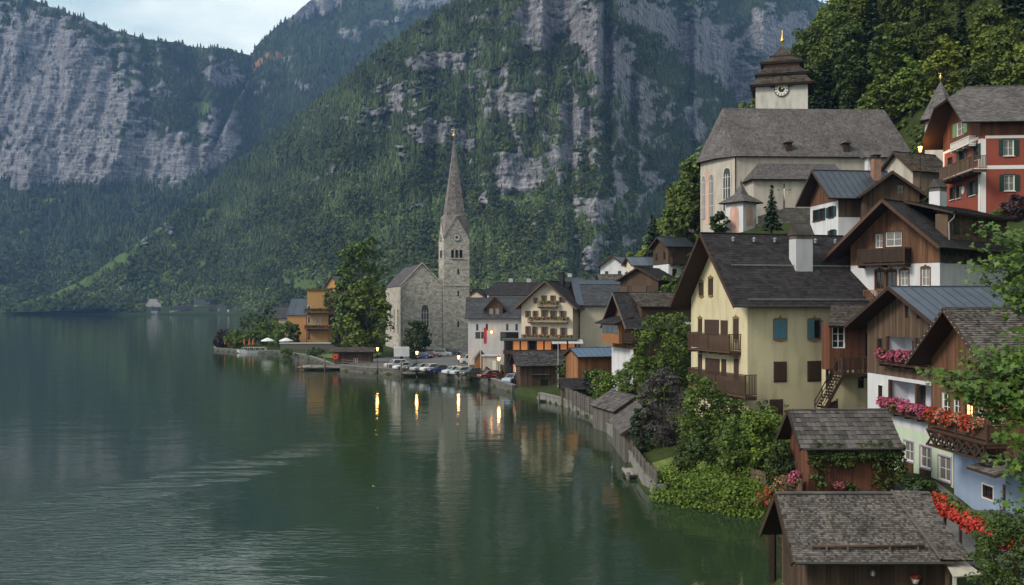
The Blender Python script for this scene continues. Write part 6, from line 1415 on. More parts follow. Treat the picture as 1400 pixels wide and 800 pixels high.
# ------------------------------------------------------------------ village trees
def T(name, label, px, pyb, d, wpx, hpx, m, seed, cat='tree', zoff=None, shape='round', leaf=.3, n=60, per=45, rc=.32, trunk=.15, crownfrac=.5, flat=.75):
    x = Xat(px, d); z = gz(x, d) - .1 if zoff is None else zoff; h = hpx * d / F; rx = wpx * d / F / 2 * .88; rz = h * crownfrac
    return tree(name, label, cat, (x, d, z), h, rx, rz, m, seed, nclump=n, per=per, leaf=leaf, rc=rc, shape=shape, trunk=trunk, zc=h - rz * .92, flat=flat)
T('tall_tree', 'tall dark leafed tree beside the stone church roof', 491, 470, 250, 76, 164, M_LEAF, 1, leaf=.75, n=110, per=70, trunk=.45, crownfrac=.44, rc=.3)
T('tall_tree', 'full drooping green tree standing in front of the tallest lakeside tree', 503, 478, 243, 62, 100, M_LEAF, 2, leaf=.6, n=90, per=70, trunk=.35, crownfrac=.5, rc=.3)
T('lakeside_tree', 'low branching green tree left of the tall pair', 468, 472, 255, 34, 50, M_LEAFD, 3, leaf=.55, n=45, per=45, trunk=.25)
T('round_tree', 'ball shaped tree at the edge of the car park', 570, 485, 236, 37, 50, M_LEAFD, 4, leaf=.42, n=90, per=60, trunk=.2, crownfrac=.48, rc=.35)
for k, (px, d, w, hp, m, lb) in enumerate(((306, 306, 20, 26, M_PURPLE, 'dark purple leafed tree at the tip of the point'), (326, 304, 34, 24, M_WILLOW, 'spreading lime green tree over the parasols'), (346, 322, 34, 44, M_LEAFD, 'dark green dome shaped tree of the point'), (368, 326, 16, 56, M_LEAFD, 'slender upright tree near the grey boathouse roof'),
                                          (374, 312, 34, 36, M_BUSH, 'mid green rounded tree by the white parasols'), (388, 306, 32, 32, M_WILLOW, 'bright green rounded tree beside the blue mansard house'), (402, 303, 16, 30, M_LEAFD, 'thin dark tree before the blue mansard house'), (356, 318, 22, 30, M_BUSH, 'small green tree between the dome shaped and rounded trees'), (298, 312, 14, 16, M_LEAFD, 'low dark shrub at the water edge of the point'))):
    T('point_tree', lb, px, 470, d, w * 1.1, hp, m, 20 + k, leaf=.5, n=46, per=46, rc=.34, crownfrac=.52)
T('terrace_tree', 'small green tree on the orange villa terrace', 450, 400, 309, 20, 26, M_BUSH, 31, zoff=12.5, leaf=.5, n=30, per=35)
T('bright_tree', 'bright yellow green tree behind the dark hipped house', 681, 400, 250, 22, 30, M_WILLOW, 32, zoff=12, leaf=.5, n=40, per=40)
T('garden_tree', 'large leafy tree against the yellow house gable', 906, 550, 104, 98, 128, M_BUSH, 33, leaf=.24, n=170, per=75, trunk=.22, crownfrac=.5, rc=.26)
T('garden_tree', 'light green tree hanging over the small boathouse', 868, 555, 112, 50, 80, M_WILLOW, 34, leaf=.22, n=70, per=60, trunk=.12, crownfrac=.48, rc=.3)
T('plum_bush', 'grey purple leafed bush behind the shore fence', 908, 640, 83.5, 66, 108, M_GREY, 35, cat='bush', leaf=.17, n=90, per=65, trunk=.1, crownfrac=.52)
T('garden_bush', 'tall green bush below the yellow house balconies', 964, 650, 78, 74, 108, M_BUSH, 36, cat='bush', leaf=.18, n=110, per=75, trunk=.1, crownfrac=.52)
T('garden_bush', 'dark rounded yew next to the grey purple bush', 878, 632, 84.5, 36, 76, M_NEEDLE, 37, cat='bush', leaf=.16, n=60, per=70, trunk=.1, crownfrac=.53)
T('garden_bush', 'spreading green bush between lawn and hedge', 1002, 640, 74, 56, 74, M_BUSH, 38, cat='bush', leaf=.17, n=70, per=60, trunk=.08, crownfrac=.55)
T('garden_bush', 'low dense bush on the bank beside the lawn', 950, 668, 72.5, 60, 56, M_LEAFD, 64, cat='bush', leaf=.16, n=80, per=60, trunk=.06, crownfrac=.58)
T('garden_bush', 'loose green bush between creeper bank and mounded hedge', 1008, 668, 70, 62, 66, M_BUSH, 65, cat='bush', leaf=.16, n=90, per=60, trunk=.06, crownfrac=.58)
T('garden_bush', 'dark leafed bush left of the shed window', 1066, 672, 66, 44, 64, M_LEAFD, 66, cat='bush', leaf=.15, n=70, per=60, trunk=.06, crownfrac=.58)
T('garden_bush', 'feathery bush at the lower edge of the yellow house', 1010, 600, 80, 50, 56, M_BUSH, 67, cat='bush', leaf=.17, n=60, per=55, trunk=.06, crownfrac=.56)
T('hop_hedge', 'bright green mounded hedge left of the garden shed', 1044, 665, 70, 74, 92, M_IVY, 39, cat='hedge', leaf=.16, n=120, per=75, trunk=.08, crownfrac=.56)
T('hop_hedge', 'second mounded hedge under the yellow house wall', 1050, 610, 78, 60, 42, M_IVY, 40, cat='hedge', leaf=.16, n=60, per=60, trunk=.06, crownfrac=.58)
T('wall_shrub', 'dark climbing shrub at the corner of the yellow house', 1046, 590, 81.5, 26, 42, M_LEAFD, 41, cat='shrub', leaf=.15, n=36, per=45, trunk=.05, crownfrac=.55)
T('wall_shrub', 'pale green climber beside the outside stair', 1082, 575, 80, 22, 46, M_WILLOW, 42, cat='shrub', leaf=.14, n=26, per=36, trunk=.04, crownfrac=.55)
T('shore_bush', 'olive bush between quay boathouse and orange shed', 777, 520, 150, 32, 38, M_LEAFD, 43, cat='bush', leaf=.26, n=50, per=50, crownfrac=.55)
T('shore_bush', 'dark ivy mass under the blue metal roof', 815, 512, 137, 40, 34, M_NEEDLE, 44, cat='bush', leaf=.24, n=50, per=50, crownfrac=.55)
T('shore_bush', 'light green shrub on the bank above the plank wall', 836, 540, 122, 60, 46, M_IVY, 45, cat='bush', leaf=.24, n=80, per=55, crownfrac=.56)
T('shore_bush', 'leafy bush beneath the carved timber house', 862, 535, 113, 30, 40, M_BUSH, 46, cat='bush', leaf=.2, n=50, per=50, crownfrac=.55)
T('slope_bush', 'round green bush at the foot of the parish church apse', 984, 312, 138, 30, 26, M_LEAFD, 47, cat='bush', zoff=24.2, leaf=.26, n=46, per=50, crownfrac=.56)
T('slope_bush', 'dark shrub left of the red house balcony', 1264, 280, 112, 44, 52, M_LEAFD, 48, cat='bush', leaf=.26, n=60, per=50, crownfrac=.56)
T('slope_bush', 'yellow green shrub below the red house shrub', 1272, 290, 104, 40, 32, M_IVY, 49, cat='bush', leaf=.24, n=50, per=45, crownfrac=.58)
T('slope_bush', 'purple bush in front of the red house', 1388, 290, 99, 34, 34, M_PURPLE, 50, cat='bush', zoff=22.6, leaf=.22, n=50, per=45, crownfrac=.58)
T('slope_bush', 'small green bush under the red house windows', 1366, 290, 100, 24, 20, M_BUSH, 51, cat='bush', zoff=22.4, leaf=.22, n=40, per=40, crownfrac=.58)
T('slope_bush', 'leafy bush on the bank below the black slope house', 915, 400, 146, 44, 58, M_BUSH, 52, cat='bush', leaf=.28, n=70, per=50, crownfrac=.56)
T('slope_bush', 'hanging shrub at the yellow house roof edge', 935, 440, 118, 40, 66, M_BUSH, 53, cat='bush', leaf=.24, n=70, per=55, crownfrac=.56)
T('park_bush', 'round trimmed shrub before the lit pavilion', 691, 490, 176, 18, 13, M_LEAFD, 54, cat='bush', leaf=.25, n=30, per=40, crownfrac=.58)
T('park_bush', 'small leafless brown shrub by the tiny hut', 666, 492, 180, 12, 14, M_GREY, 55, cat='bush', leaf=.2, n=20, per=30, crownfrac=.58)
T('jetty_bush', 'tufty green water plant beside the moored boat', 392, 492, 268, 20, 10, M_BUSH, 56, cat='plant', leaf=.35, n=26, per=30, zoff=.2, crownfrac=.6)
T('lawn_shrub', 'low shrub on the lawn behind the kiosk', 432, 478, 258, 26, 10, M_LEAFD, 57, cat='bush', leaf=.35, n=26, per=30, crownfrac=.6)
e = empty('churchyard_spruce', (Xat(1055, 131), 131, Zat(316, 131)), 0, 'young dark spruce in front of the churchyard wall', 'tree')
obj('crown', conifer_mesh('crown', M_NEEDLE, 61, 6.2, 1.35, 22, 22, .3), e); b = MB(); b.tube([(0, 0, -3), (0, 0, 3), (0, 0, 6)], [.12, .08, .02], 6); b.build('trunk', M_BARK, e)
e = empty('columnar_cypress', (Xat(886, 196), 196, 4), 0, 'dark columnar conifer in front of the beige slope house', 'tree')
cm, cs = crown_mesh('crown', M_NEEDLE, 62, 1.4, 1.4, 4.6, 6.0, 60, 60, .4, .4, hollow=.1); obj('crown', cm, e); b = MB(); b.tube([(0, 0, -1), (0, 0, 8)], [.15, .05], 6); b.build('trunk', M_BARK, e)

def mass(name, label, cat, pts, rs, m, leaf, per, seed, kind=None, flat=.8, flowers=None, group=None, trail=0.0):
    """creeper or flower mass along given points: foliage and blossom parts"""
    rng = np.random.default_rng(seed); cs = np.array(pts, float); c0 = cs.mean(0); e = empty(name, tuple(c0), 0, label, cat, group); cs = cs - c0; rs = np.broadcast_to(np.asarray(rs, float), (len(cs),)) * rng.uniform(.8, 1.2, len(cs))
    v, f = clump_cloud(rng, cs, rs, per, leaf, flat)
    if trail: v[:, 2] -= np.abs(rng.normal(0, trail, len(v) // 4)).repeat(4)
    obj('foliage', mesh_np('foliage', v, f, m), e)
    if flowers:
        for nm, mf, fr, fl in flowers:
            v, f = clump_cloud(rng, cs, rs * 1.06, max(4, int(per * fr)), fl, flat, 1.4, .7); obj(nm, mesh_np(nm, v, f, mf), e)
    return e
M_PINKF = mat('pink_petal', (.46, .075, .17), .6, .2, 2, island=.35, trans=.2); M_REDF = mat('red_petal', (.46, .045, .030), .6, .2, 2, island=.35, trans=.2); M_SALM = mat('salmon_petal', (.46, .15, .11), .6, .2, 2, island=.35, trans=.2)
rng_ = random.Random(77)
# bank creeper hanging over the water's edge
bk = []
for t in np.linspace(0, 1, 300):
    q4 = [(10.4, 71.4), (14, 66.8), (17.4, 65.0), (18.9, 62.5)]; i4 = min(2, int(t * 3)); f4 = t * 3 - i4; s = 4.2 * rng_.random() ** 1.5 - .15; x = q4[i4][0] + (q4[i4 + 1][0] - q4[i4][0]) * f4 + .40 * s; y = q4[i4][1] + (q4[i4 + 1][1] - q4[i4][1]) * f4 + .85 * s
    bk.append((x, y, .25 + min(s * 1.3, 1.2) + max(0, s - 1) * .25 + rng_.uniform(-.25, .35)))
mass('bank_creeper', 'dense green creeper hanging over the garden bank into the lake', 'creeper', bk, .72, M_IVY, .135, 120, 5, trail=.3)
bk = []
for t in np.linspace(0, 1, 70):
    p = Vector((10.4, 71.2, 0)).lerp(Vector((17.6, 65.2, 0)), t); bk.append((p.x + .25, p.y + .3, rng_.uniform(.15, .9)))
mass('bank_grass', 'yellowish trailing grass along the waterline of the bank', 'grass', bk, .5, M_WILLOW, .2, 60, 6, trail=.25)
for k, (px, py, d, n, r, lb, fm) in enumerate(((938, 660, 74, 4, .45, 'faded pink rose bush on the creeper bank', M_SALM), (1052, 680, 64.5, 8, .42, 'red rose bush at the foot of the garden shed', M_REDF), (1072, 660, 64, 5, .4, 'orange red roses beside the shed window', M_SALM))):
    c = W(px, py, d); pts = [(c.x + rng_.uniform(-.8, .8), c.y + rng_.uniform(-.4, .4), c.z + rng_.uniform(-.5, .5)) for _ in range(n)]
    mass('rose_bush', lb, 'rose bush', pts, r, M_BUSH, .15, 60, 90 + k, flowers=[('blossoms', fm, .5, .13)])
e = mass('hanging_basket', 'round pink petunia basket on a post by the garden shed', 'flower basket', [tuple(W(1088, 655, 62) + Vector((rng_.uniform(-.15, .15), 0, rng_.uniform(-.3, .3)))) for _ in range(4)], .4, M_BUSH, .12, 60, 95, flowers=[('blossoms', M_PINKF, 1.2, .11)])
b = MB(); b.tube([(0, 0, -2.6), (0, 0, 0)], .05, 6); b.build('post', M_DWOOD, e)
# ivy round the shed front
iv = []
S_ = she.Mx
for i in range(170):
    x = rng_.uniform(.1, 5.9); z = rng_.uniform(2.2, 3.0) if rng_.random() < .55 else rng_.uniform(.2, 2.6)
    if z < 2.0 and (.9 < x < 2.0 or 2.8 < x < 4.2): z = rng_.uniform(1.9, 2.8)
    iv.append(tuple(S_ @ Vector((x, -.28, z))))
mass('shed_ivy', 'dark green ivy framing the garden shed front', 'ivy', iv, .40, M_LEAFD, .15, 50, 7)
mass('wall_geranium', 'red flowers in the white pot on the boathouse wall', 'flower pot', [tuple(boa.Mx @ Vector((4.55 + .1 * (i - 1), -.2, 2.42))) for i in range(3)], .16, M_BUSH, .07, 40, 9, flowers=[('blossoms', M_REDF, 1.0, .07)])
mass('potted_geranium', 'pink potted geranium under the shed ivy', 'flower pot', [tuple(S_ @ Vector((1.6 + .2 * i, -.5, .5))) for i in range(3)], .28, M_BUSH, .1, 50, 8, flowers=[('blossoms', M_PINKF, .9, .1)])
T('lane_shrub', 'dark leafy shrub between garden shed and painted house fronts', 1252, 680, 60.5, 54, 40, M_LEAFD, 58, cat='shrub', leaf=.16, n=70, per=60, trunk=.05, crownfrac=.6)
# flower boxes on the loggias
def flower_row(hs, u0, u1, z, n, cols, labels, sd, x=-.78, r=.42, group=None):
    for i in range(n):
        u = u0 + (u1 - u0) * (i + .5) / n; pts = [tuple(hs.Mx @ Vector((x + rng_.uniform(-.12, .05), u + rng_.uniform(-.32, .32), z + rng_.uniform(-.4, .12)))) for _ in range(6)]
        mass('geranium', labels[i % len(labels)], 'flowers', pts, r, M_BUSH, .12, 45, sd + i, flowers=[('blossoms', cols[i % len(cols)], 1.3, .13)], group=group)
flower_row(met, L1[0], L1[1], L1[2] + .62, 5, [M_PINKF], ['round pink geranium on the upper loggia rail of the metal roofed chalet'], 200, group='pink geraniums on the upper loggia')
flower_row(met, L2[0], L2[1], L2[2] + .62, 5, [M_PINKF], ['pink geranium clump on the lower loggia rail of the metal roofed chalet'], 220, group='pink geraniums on the lower loggia')
flower_row(shi, .2, 6.4, 5.1, 6, [M_SALM, M_REDF], ['trailing salmon geranium on the shingled chalet balcony', 'trailing red geranium on the shingled chalet balcony'], 240, x=-1.25, group='geraniums on the chalet balcony')
def trough(label, h_, w, u0, u1, z, depth, sd, cols, r=.3, leaf=.22):
    O, U, Nn = h_.fr(w); n = max(4, int(abs(u1 - u0) / .7)); pts = [tuple(h_.Mx @ (O + U * (u0 + (u1 - u0) * (i + .5) / n) + Nn * depth + Vector((0, 0, z + rng_.uniform(-.12, .12))))) for i in range(n)]
    mass('balcony_flowers', label, 'flowers', pts, r, M_BUSH, leaf, 24, sd, flowers=[('blossoms', c, .5, leaf * .9) for c in cols])
for py_, x0_, x1_, lb_, sd_ in ((413, 735, 760, 'flower troughs on the short top balcony of the gabled hotel', 301), (435, 721, 775, 'flower troughs on the middle balcony of the gabled hotel', 302), (459, 713, 780, 'flower troughs on the lowest balcony of the gabled hotel', 303)):
    a_, z_ = hot.uz('G', x1_, py_, 1.05); c_, _ = hot.uz('G', x0_, py_, 1.05); trough(lb_, hot, 'G', a_ + .2, c_ - .2, z_, 1.1, sd_, [M_SALM])
for py_, lb_, sd_ in ((423, 'green planters on the upper terrace of the orange villa', 305), (446, 'green planters on the lower terrace of the orange villa', 306), (395, 'shrubs along the roof edge of the orange villa', 307)):
    a_, z_ = vil.uz('S', 420, py_, 2.2); trough(lb_, vil, 'S', -.5, vil.L + 4.5, z_, 2.1 if py_ != 395 else -.5, sd_, [M_REDF] if sd_ == 306 else [], .45, .35)
# long red geranium planter at the lane edge
pl = empty('lane_planter', (0, 0, 0), 0, 'long planter of scarlet geraniums along the lane railing', 'planter'); A_, B_ = W(1272, 682, 51.5), W(1388, 742, 42.5); pl.location = A_
D_ = B_ - A_; b = MB(); b.bar((0, 0, -.3), D_ + Vector((0, 0, -.3)), .4, .32); b.build('box', M_DWOOD, pl)
for i in range(6): c = D_ * (i / 5); b = MB(); b.bar(c + Vector((0, 0, -.46)), c + Vector((0, 0, gz(A_.x + c.x, A_.y + c.y) - A_.z - c.z)), .12); b.build('post', M_DWOOD, pl)
r2 = np.random.default_rng(9); k = 46; t = (np.arange(k) + .5) / k; cs = np.outer(t, np.array(D_)) + r2.normal(0, .1, (k, 3)) + np.array([.15, 0, .12])
v, f = clump_cloud(r2, cs, np.full(k, .4), 60, .13, .75); obj('foliage', mesh_np('foliage', v, f, M_BUSH), pl)
cs2 = cs + np.array([-.30, -.12, -.16]) + r2.normal(0, .09, (k, 3)); v, f = clump_cloud(r2, cs2, np.full(k, .36), 90, .115, .8, 1.4); obj('blossoms', mesh_np('blossoms', v, f, M_REDF), pl)

# ------------------------------------------------------------------ foreground maple and yew
def maple():
    rng = np.random.default_rng(21); base = Vector((20.5, 27.5, gz(20.5, 27.5))); e = empty('maple_tree', base, 0, 'big leafed maple reaching across the chalet from the right', 'tree')
    tips = [(1284, 518, 27, .6), (1300, 512, 27.5, .8), (1322, 505, 27, 1.0), (1345, 490, 27.5, 1.0), (1322, 528, 26.5, .9), (1350, 520, 27, 1.1), (1375, 500, 27, 1.2), (1372, 540, 26.5, 1.2), (1398, 520, 27, 1.2), (1395, 560, 26.5, 1.2), (1368, 572, 26.5, 1.0), (1345, 545, 27, .8), (1388, 600, 26, 1.0), (1400, 640, 26, 1.1), (1384, 645, 26, .7), (1405, 675, 26, .8),
            (1362, 318, 28, .45), (1378, 325, 28, .7), (1396, 335, 28, .9), (1376, 358, 28, .8), (1362, 366, 28, .5), (1396, 375, 28, 1.0), (1385, 395, 27.5, .7), (1404, 420, 27.5, .9), (1402, 460, 27, .9), (1420, 490, 27, 1.4), (1430, 400, 27.5, 1.5), (1440, 330, 28, 1.5), (1440, 560, 26.5, 1.5), (1440, 640, 26, 1.4), (1470, 480, 27, 1.6), (1328, 478, 27.2, .5), (1310, 535, 26.8, .6)]
    C = []; Nn = []; br = MB(); hub = Vector((0, 0, 5.0)); br.tube([(0, 0, -.6), (.1, 0, 2.2), hub, (-.3, .1, 9), (-.4, .1, 12)], [.42, .32, .26, .15, .05], 9)
    for px, py, d, s in tips:
        p = W(px + (20 if py > 430 else -4), py, d) - base; zc = max(3.0, min(10.5, p.z - .6)); st_ = Vector((0, 0, zc)) ; mid = st_.lerp(p, .55) + Vector((0, 0, .35)); br.tube([st_, mid, p], [.10, .05, .012], 5)
        n = int(80 * s); r = .50 * s ** .7 + .08
        for _ in range(3 + int(3 * s)):
            c = np.array(p) + rng.normal(0, r * .55, 3) * np.array([1.1, .9, .55]); q = rng.normal(size=(n // 3, 3)) * np.array([.26, .26, .09]); C.append(c + q)
            Nn.append(rng.normal(size=(n // 3, 3)) * .42 + np.array([-.2, -.45, .85]))
    C = np.concatenate(C); Nn = np.concatenate(Nn); k = len(C); Nn /= np.linalg.norm(Nn, axis=1, keepdims=True)
    a = np.cross(Nn, rng.normal(size=(k, 3))); a /= np.linalg.norm(a, axis=1, keepdims=True); bb = np.cross(Nn, a); s = (.10 * rng.uniform(.7, 1.3, k))[:, None, None]
    shp = np.array([(-.9, 0, .0), (-.35, -.32, .05), (-.2, -.95, -.08), (.25, -.42, .03), (1.0, 0, -.14), (.25, .42, .03), (-.2, .95, -.08), (-.35, .32, .05)])
    v = C[:, None] + s * (shp[None, :, 0:1] * a[:, None] + shp[None, :, 1:2] * bb[:, None] + shp[None, :, 2:3] * Nn[:, None])
    obj('crown', mesh_np('crown', v.reshape(-1, 3), np.arange(8 * k).reshape(k, 8), M_MAPLE), e); br.build('trunk', M_BARK, e, True)
maple()
e = empty('yew_bush', (Xat(1392, 37.5), 37.5, gz(18.5, 37.5)), 0, 'feathery green yew bush below the lane planter', 'bush')
z0 = gz(18.5, 37.5); zt = Zat(690, 37.5) - z0
obj('crown', crown_mesh('crown', mat('leaf_yew', (.050, .085, .022), .65, .25, .6, island=.45, hue=.35, trans=.2, spec=.25), 63, 1.5, 1.6, zt / 2, zt / 2, 260, 90, .085, .24, hollow=.3, flat=.6)[0], e); b = MB(); b.tube([(0, 0, -.5), (0, 0, zt * .7)], [.12, .03], 6); b.build('trunk', M_BARK, e)
# ------------------------------------------------------------------ cars
def car_mats(name, col): return mat('car_paint_' + name, col, .3, .05, 1, spec=.6, metal=.15)
M_TYRE = mat('tyre_rubber', (.012, .012, .012), .8, .1, 5); M_RIM = mat('alloy', (.35, .35, .36), .35, .1, 5, metal=.8); M_LAMPG = mat('headlamp_glass', (.6, .6, .58), .15, .05, 3, spec=.6); M_TAIL = mat('tail_lamp', (.35, .02, .015), .3, .05, 3)
def car(label, px, py, kind, pname, col, head, z=None):
    d = Dz(py, 1.75); x = Xat(px, d); e = empty('parked_car', (x, d, min(gz(x, d), 3) + .22), rad(head), label, 'car', 'cars in the lakeside car park')
    L, H, Wd = {'hatch': (4.0, 1.48, 1.72), 'sedan': (4.5, 1.44, 1.76), 'suv': (4.6, 1.72, 1.84), 'van': (4.9, 1.95, 1.9)}[kind]; pm = car_mats(pname, col); hw = Wd / 2; g = .22; belt = H * .60
    prof = [(-L / 2, g + .12), (-L / 2 - .0, belt * .72), (-L / 2 + .25, belt * .92), (-L / 2 + 1.15, belt), (L / 2 - .3, belt * 1.02), (L / 2 - .02, belt * .85), (L / 2, g + .15), (L / 2 - .1, g), (-L / 2 + .1, g)]
    b = MB(); n = len(prof)
    for k, (yy, s) in enumerate(((-hw + .05, .97), (-hw, 1), (hw, 1), (hw - .05, .97))): pass
    rings = []
    for yy, ins in ((-hw, .08), (-hw + .08, 0), (hw - .08, 0), (hw, .08)): rings.append([(p[0] * (1 - ins * .35 / 2), yy, p[1] - (ins * .6 if p[1] > belt * .8 else -ins * .3)) for p in prof])
    k0 = len(b.v)
    for r in rings: b.v += r
    for a in range(3):
        for i in range(n): j = (i + 1) % n; b.f.append((k0 + a * n + i, k0 + a * n + j, k0 + (a + 1) * n + j, k0 + (a + 1) * n + i)); b.m.append(0)
    b.f.append(tuple(k0 + i for i in range(n))); b.f.append(tuple(k0 + 3 * n + i for i in range(n))[::-1]); b.m += [0, 0]
    b.build('body', pm, e)
    f0, f1, r0, r1 = {'hatch': (-L / 2 + 1.0, -L / 2 + 1.75, L / 2 - .12, L / 2 - .55), 'sedan': (-L / 2 + 1.25, -L / 2 + 2.0, L / 2 - .5, L / 2 - 1.2), 'suv': (-L / 2 + 1.15, -L / 2 + 1.75, L / 2 - .1, L / 2 - .35), 'van': (-L / 2 + .7, -L / 2 + 1.3, L / 2 - .08, L / 2 - .2)}[kind]
    t = hw * .76; bz = belt * .98; B = [(f0, -hw + .06, bz), (r0, -hw + .06, bz), (r0, hw - .06, bz), (f0, hw - .06, bz)]; Tt = [(f1, -t, H), (r1, -t, H), (r1, t, H), (f1, t, H)]
    b = MB(); b.poly(Tt)
    for i in range(4): j = (i + 1) % 4; b.poly([B[i], B[j], Tt[j], Tt[i]])
    b.build('cabin', pm, e); V = [Vector(q) for q in B + Tt]; cen = sum(V, Vector()) / 8
    for i, nm in ((0, 'side_window'), (1, 'rear_window'), (2, 'side_window'), (3, 'windscreen')):
        j = (i + 1) % 4; q = [V[i], V[j], V[4 + j], V[4 + i]]; m_ = sum(q, Vector()) / 4; nn = (q[1] - q[0]).cross(q[3] - q[0]).normalized(); nn = nn if nn.dot(m_ - cen) > 0 else -nn
        b = MB(); b.poly([m_ + (p - m_) * (.88 if nm[0] != 's' else .9) + nn * .012 for p in q]); b.build(nm, M_GLASS, e)
    for sx in (-L / 2 + .78, L / 2 - .8):
        for sy in (-1, 1):
            b = MB(); b.lathe((0, 0, 0), [(.20, -.1), (.32, -.1), (.33, -.04), (.33, .04), (.32, .1), (.20, .1)], 14, cap=False); o = b.build('wheel', M_TYRE, e); o.location = (sx, sy * (hw - .06), .33); o.rotation_euler = (rad(90), 0, 0)
            b = MB(); b.lathe((0, 0, 0), [(.01, -.09), (.21, -.09), (.21, .09), (.01, .09)], 10); b.build('rim', M_RIM, o)
    for sy in (-1, 1):
        b = MB(); b.box(-L / 2 - .02, -L / 2 + .14, sy * hw * .72 - .17, sy * hw * .72 + .17, belt * .70, belt * .86); b.build('headlight', M_LAMPG, e)
        b = MB(); b.box(L / 2 - .12, L / 2 + .02, sy * hw * .78 - .12, sy * hw * .78 + .12, belt * .70, belt * .95); b.build('tail_light', M_TAIL, e)
    return e
cars = (('white estate car at the left end of the quayside row', 541, 499, 'suv', 'white', (.60, .61, .62), 30), ('second white car squeezed beside a dark hatchback', 551, 501, 'hatch', 'white', (.60, .61, .62), 35), ('dark grey green hatchback near the round tree', 565, 502, 'hatch', 'slate', (.045, .055, .055), 40), ('silver blue saloon parked between dark and white cars', 576, 503, 'sedan', 'silverblue', (.26, .33, .38), 38),
        ('white hatchback next to the navy blue car', 588, 503.5, 'hatch', 'white', (.60, .61, .62), 36), ('navy blue estate in the quayside row', 601, 505, 'sedan', 'navy', (.02, .035, .13), 24), ('pearl white car right of the navy estate', 619, 507, 'hatch', 'pearl', (.52, .55, .55), 40), ('pale silver car beside the charcoal hatchback', 630, 508, 'hatch', 'silver', (.42, .46, .46), 36),
        ('charcoal hatchback near the dark red one', 645, 509.5, 'hatch', 'charcoal', (.055, .06, .058), 30), ('dark red hatchback at the right end of the quayside row', 669, 513, 'hatch', 'wine', (.15, .018, .022), 24), ('blue car in the back row under the round tree', 580, 489, 'hatch', 'cobalt', (.03, .04, .12), 150), ('maroon car in the back row by the church', 591, 488, 'sedan', 'maroon', (.13, .022, .022), 160),
        ('white off roader in the back row by the church', 605, 486.5, 'suv', 'white', (.60, .61, .62), 175), ('dark blue car beside the church tower foot', 619, 485, 'hatch', 'ink', (.03, .04, .06), 170), ('white minivan alone in the middle of the car park', 644, 493, 'van', 'white', (.60, .61, .62), 12), ('pale blue car half hidden by the quay boathouse', 700, 518, 'hatch', 'paleblue', (.35, .42, .50), 60))
for c in cars: car(*c)
d = 222; e = empty('box_trailer', (Xat(549, d), d, 1.9), rad(8), 'white box trailer behind the first cars', 'trailer')
b = MB(); b.box(-1.7, 1.7, -1, 1, .6, 2.7); b.build('box', M_WHITE, e)
for s in (-1, 1): b = MB(); b.lathe((0, 0, 0), [(.05, -.1), (.35, -.1), (.35, .1), (.05, .1)], 12); o = b.build('wheel', M_TYRE, e); o.location = (0, s * 1.0, .35); o.rotation_euler = (rad(90), 0, 0)
b = MB(); b.bar((-1.7, 0, .6), (-2.8, 0, .5), .1); b.build('drawbar', M_IRON, e)

# ------------------------------------------------------------------ lamps
M_BULB = mat_emit('lamp_bulb', (1.0, .36, .055), 9.0)
def lamp(label, x, y, zb, zl, power=60, grp='street lamps along the quay'):
    e = empty('street_lamp', (x, y, zb), 0, label, 'street lamp', grp); H = zl - zb
    b = MB(); b.lathe((0, 0, 0), [(.14, -.6), (.14, .3), (.06, .5), (.045, H - .5), (.09, H - .42)], 8); b.build('post', M_IRON, e, True)
    b = MB(); b.lathe((0, 0, H - .4), [(.10, 0), (.24, .55), (.22, .6), (.04, .62)], 8); b.build('lantern', M_BULB, e)
    b = MB(); b.lathe((0, 0, H + .2), [(.30, 0), (.26, .08), (.05, .3), (.02, .42)], 8); b.build('lantern_cap', M_IRON, e)
    l = bpy.data.lights.new('lamp_light', 'POINT'); l.energy = power; l.color = (1, .5, .16); l.shadow_soft_size = .25; o = bpy.data.objects.new('lamp_light', l); link(o, e); o.location = (0, -.45, H - .1)
for (px, py, d, lb) in ((516, 477, 197, 'lit street lamp in front of the tall tree'), (570, 482, 192, 'lit street lamp in front of the round tree'), (627, 488, 187.5, 'lit street lamp between the silver cars'), (682, 490, 171, 'lit street lamp beside the quay boathouse')):
    x = Xat(px, d); lamp(lb, x, d, .9, Zat(py, d))
lamp('lit lamp on the hillside path beside the red house', Xat(1258, 117), 117, Zat(260, 117), Zat(203, 117), 90, 'lamps on the church path')
e = empty('wall_lantern', (Xat(672, 189), 189.0, Zat(454, 189)), 0, 'glowing round lantern on the grey dormer house front', 'lantern'); b = MB(); b.lathe((0, 0, 0), [(.02, -.2), (.17, -.1), (.17, .1), (.02, .2)], 8); b.build('globe', M_BULB, e); b = MB(); b.bar((0, 0, .15), (0, 1.0, .3), .05); b.build('bracket', M_IRON, e)

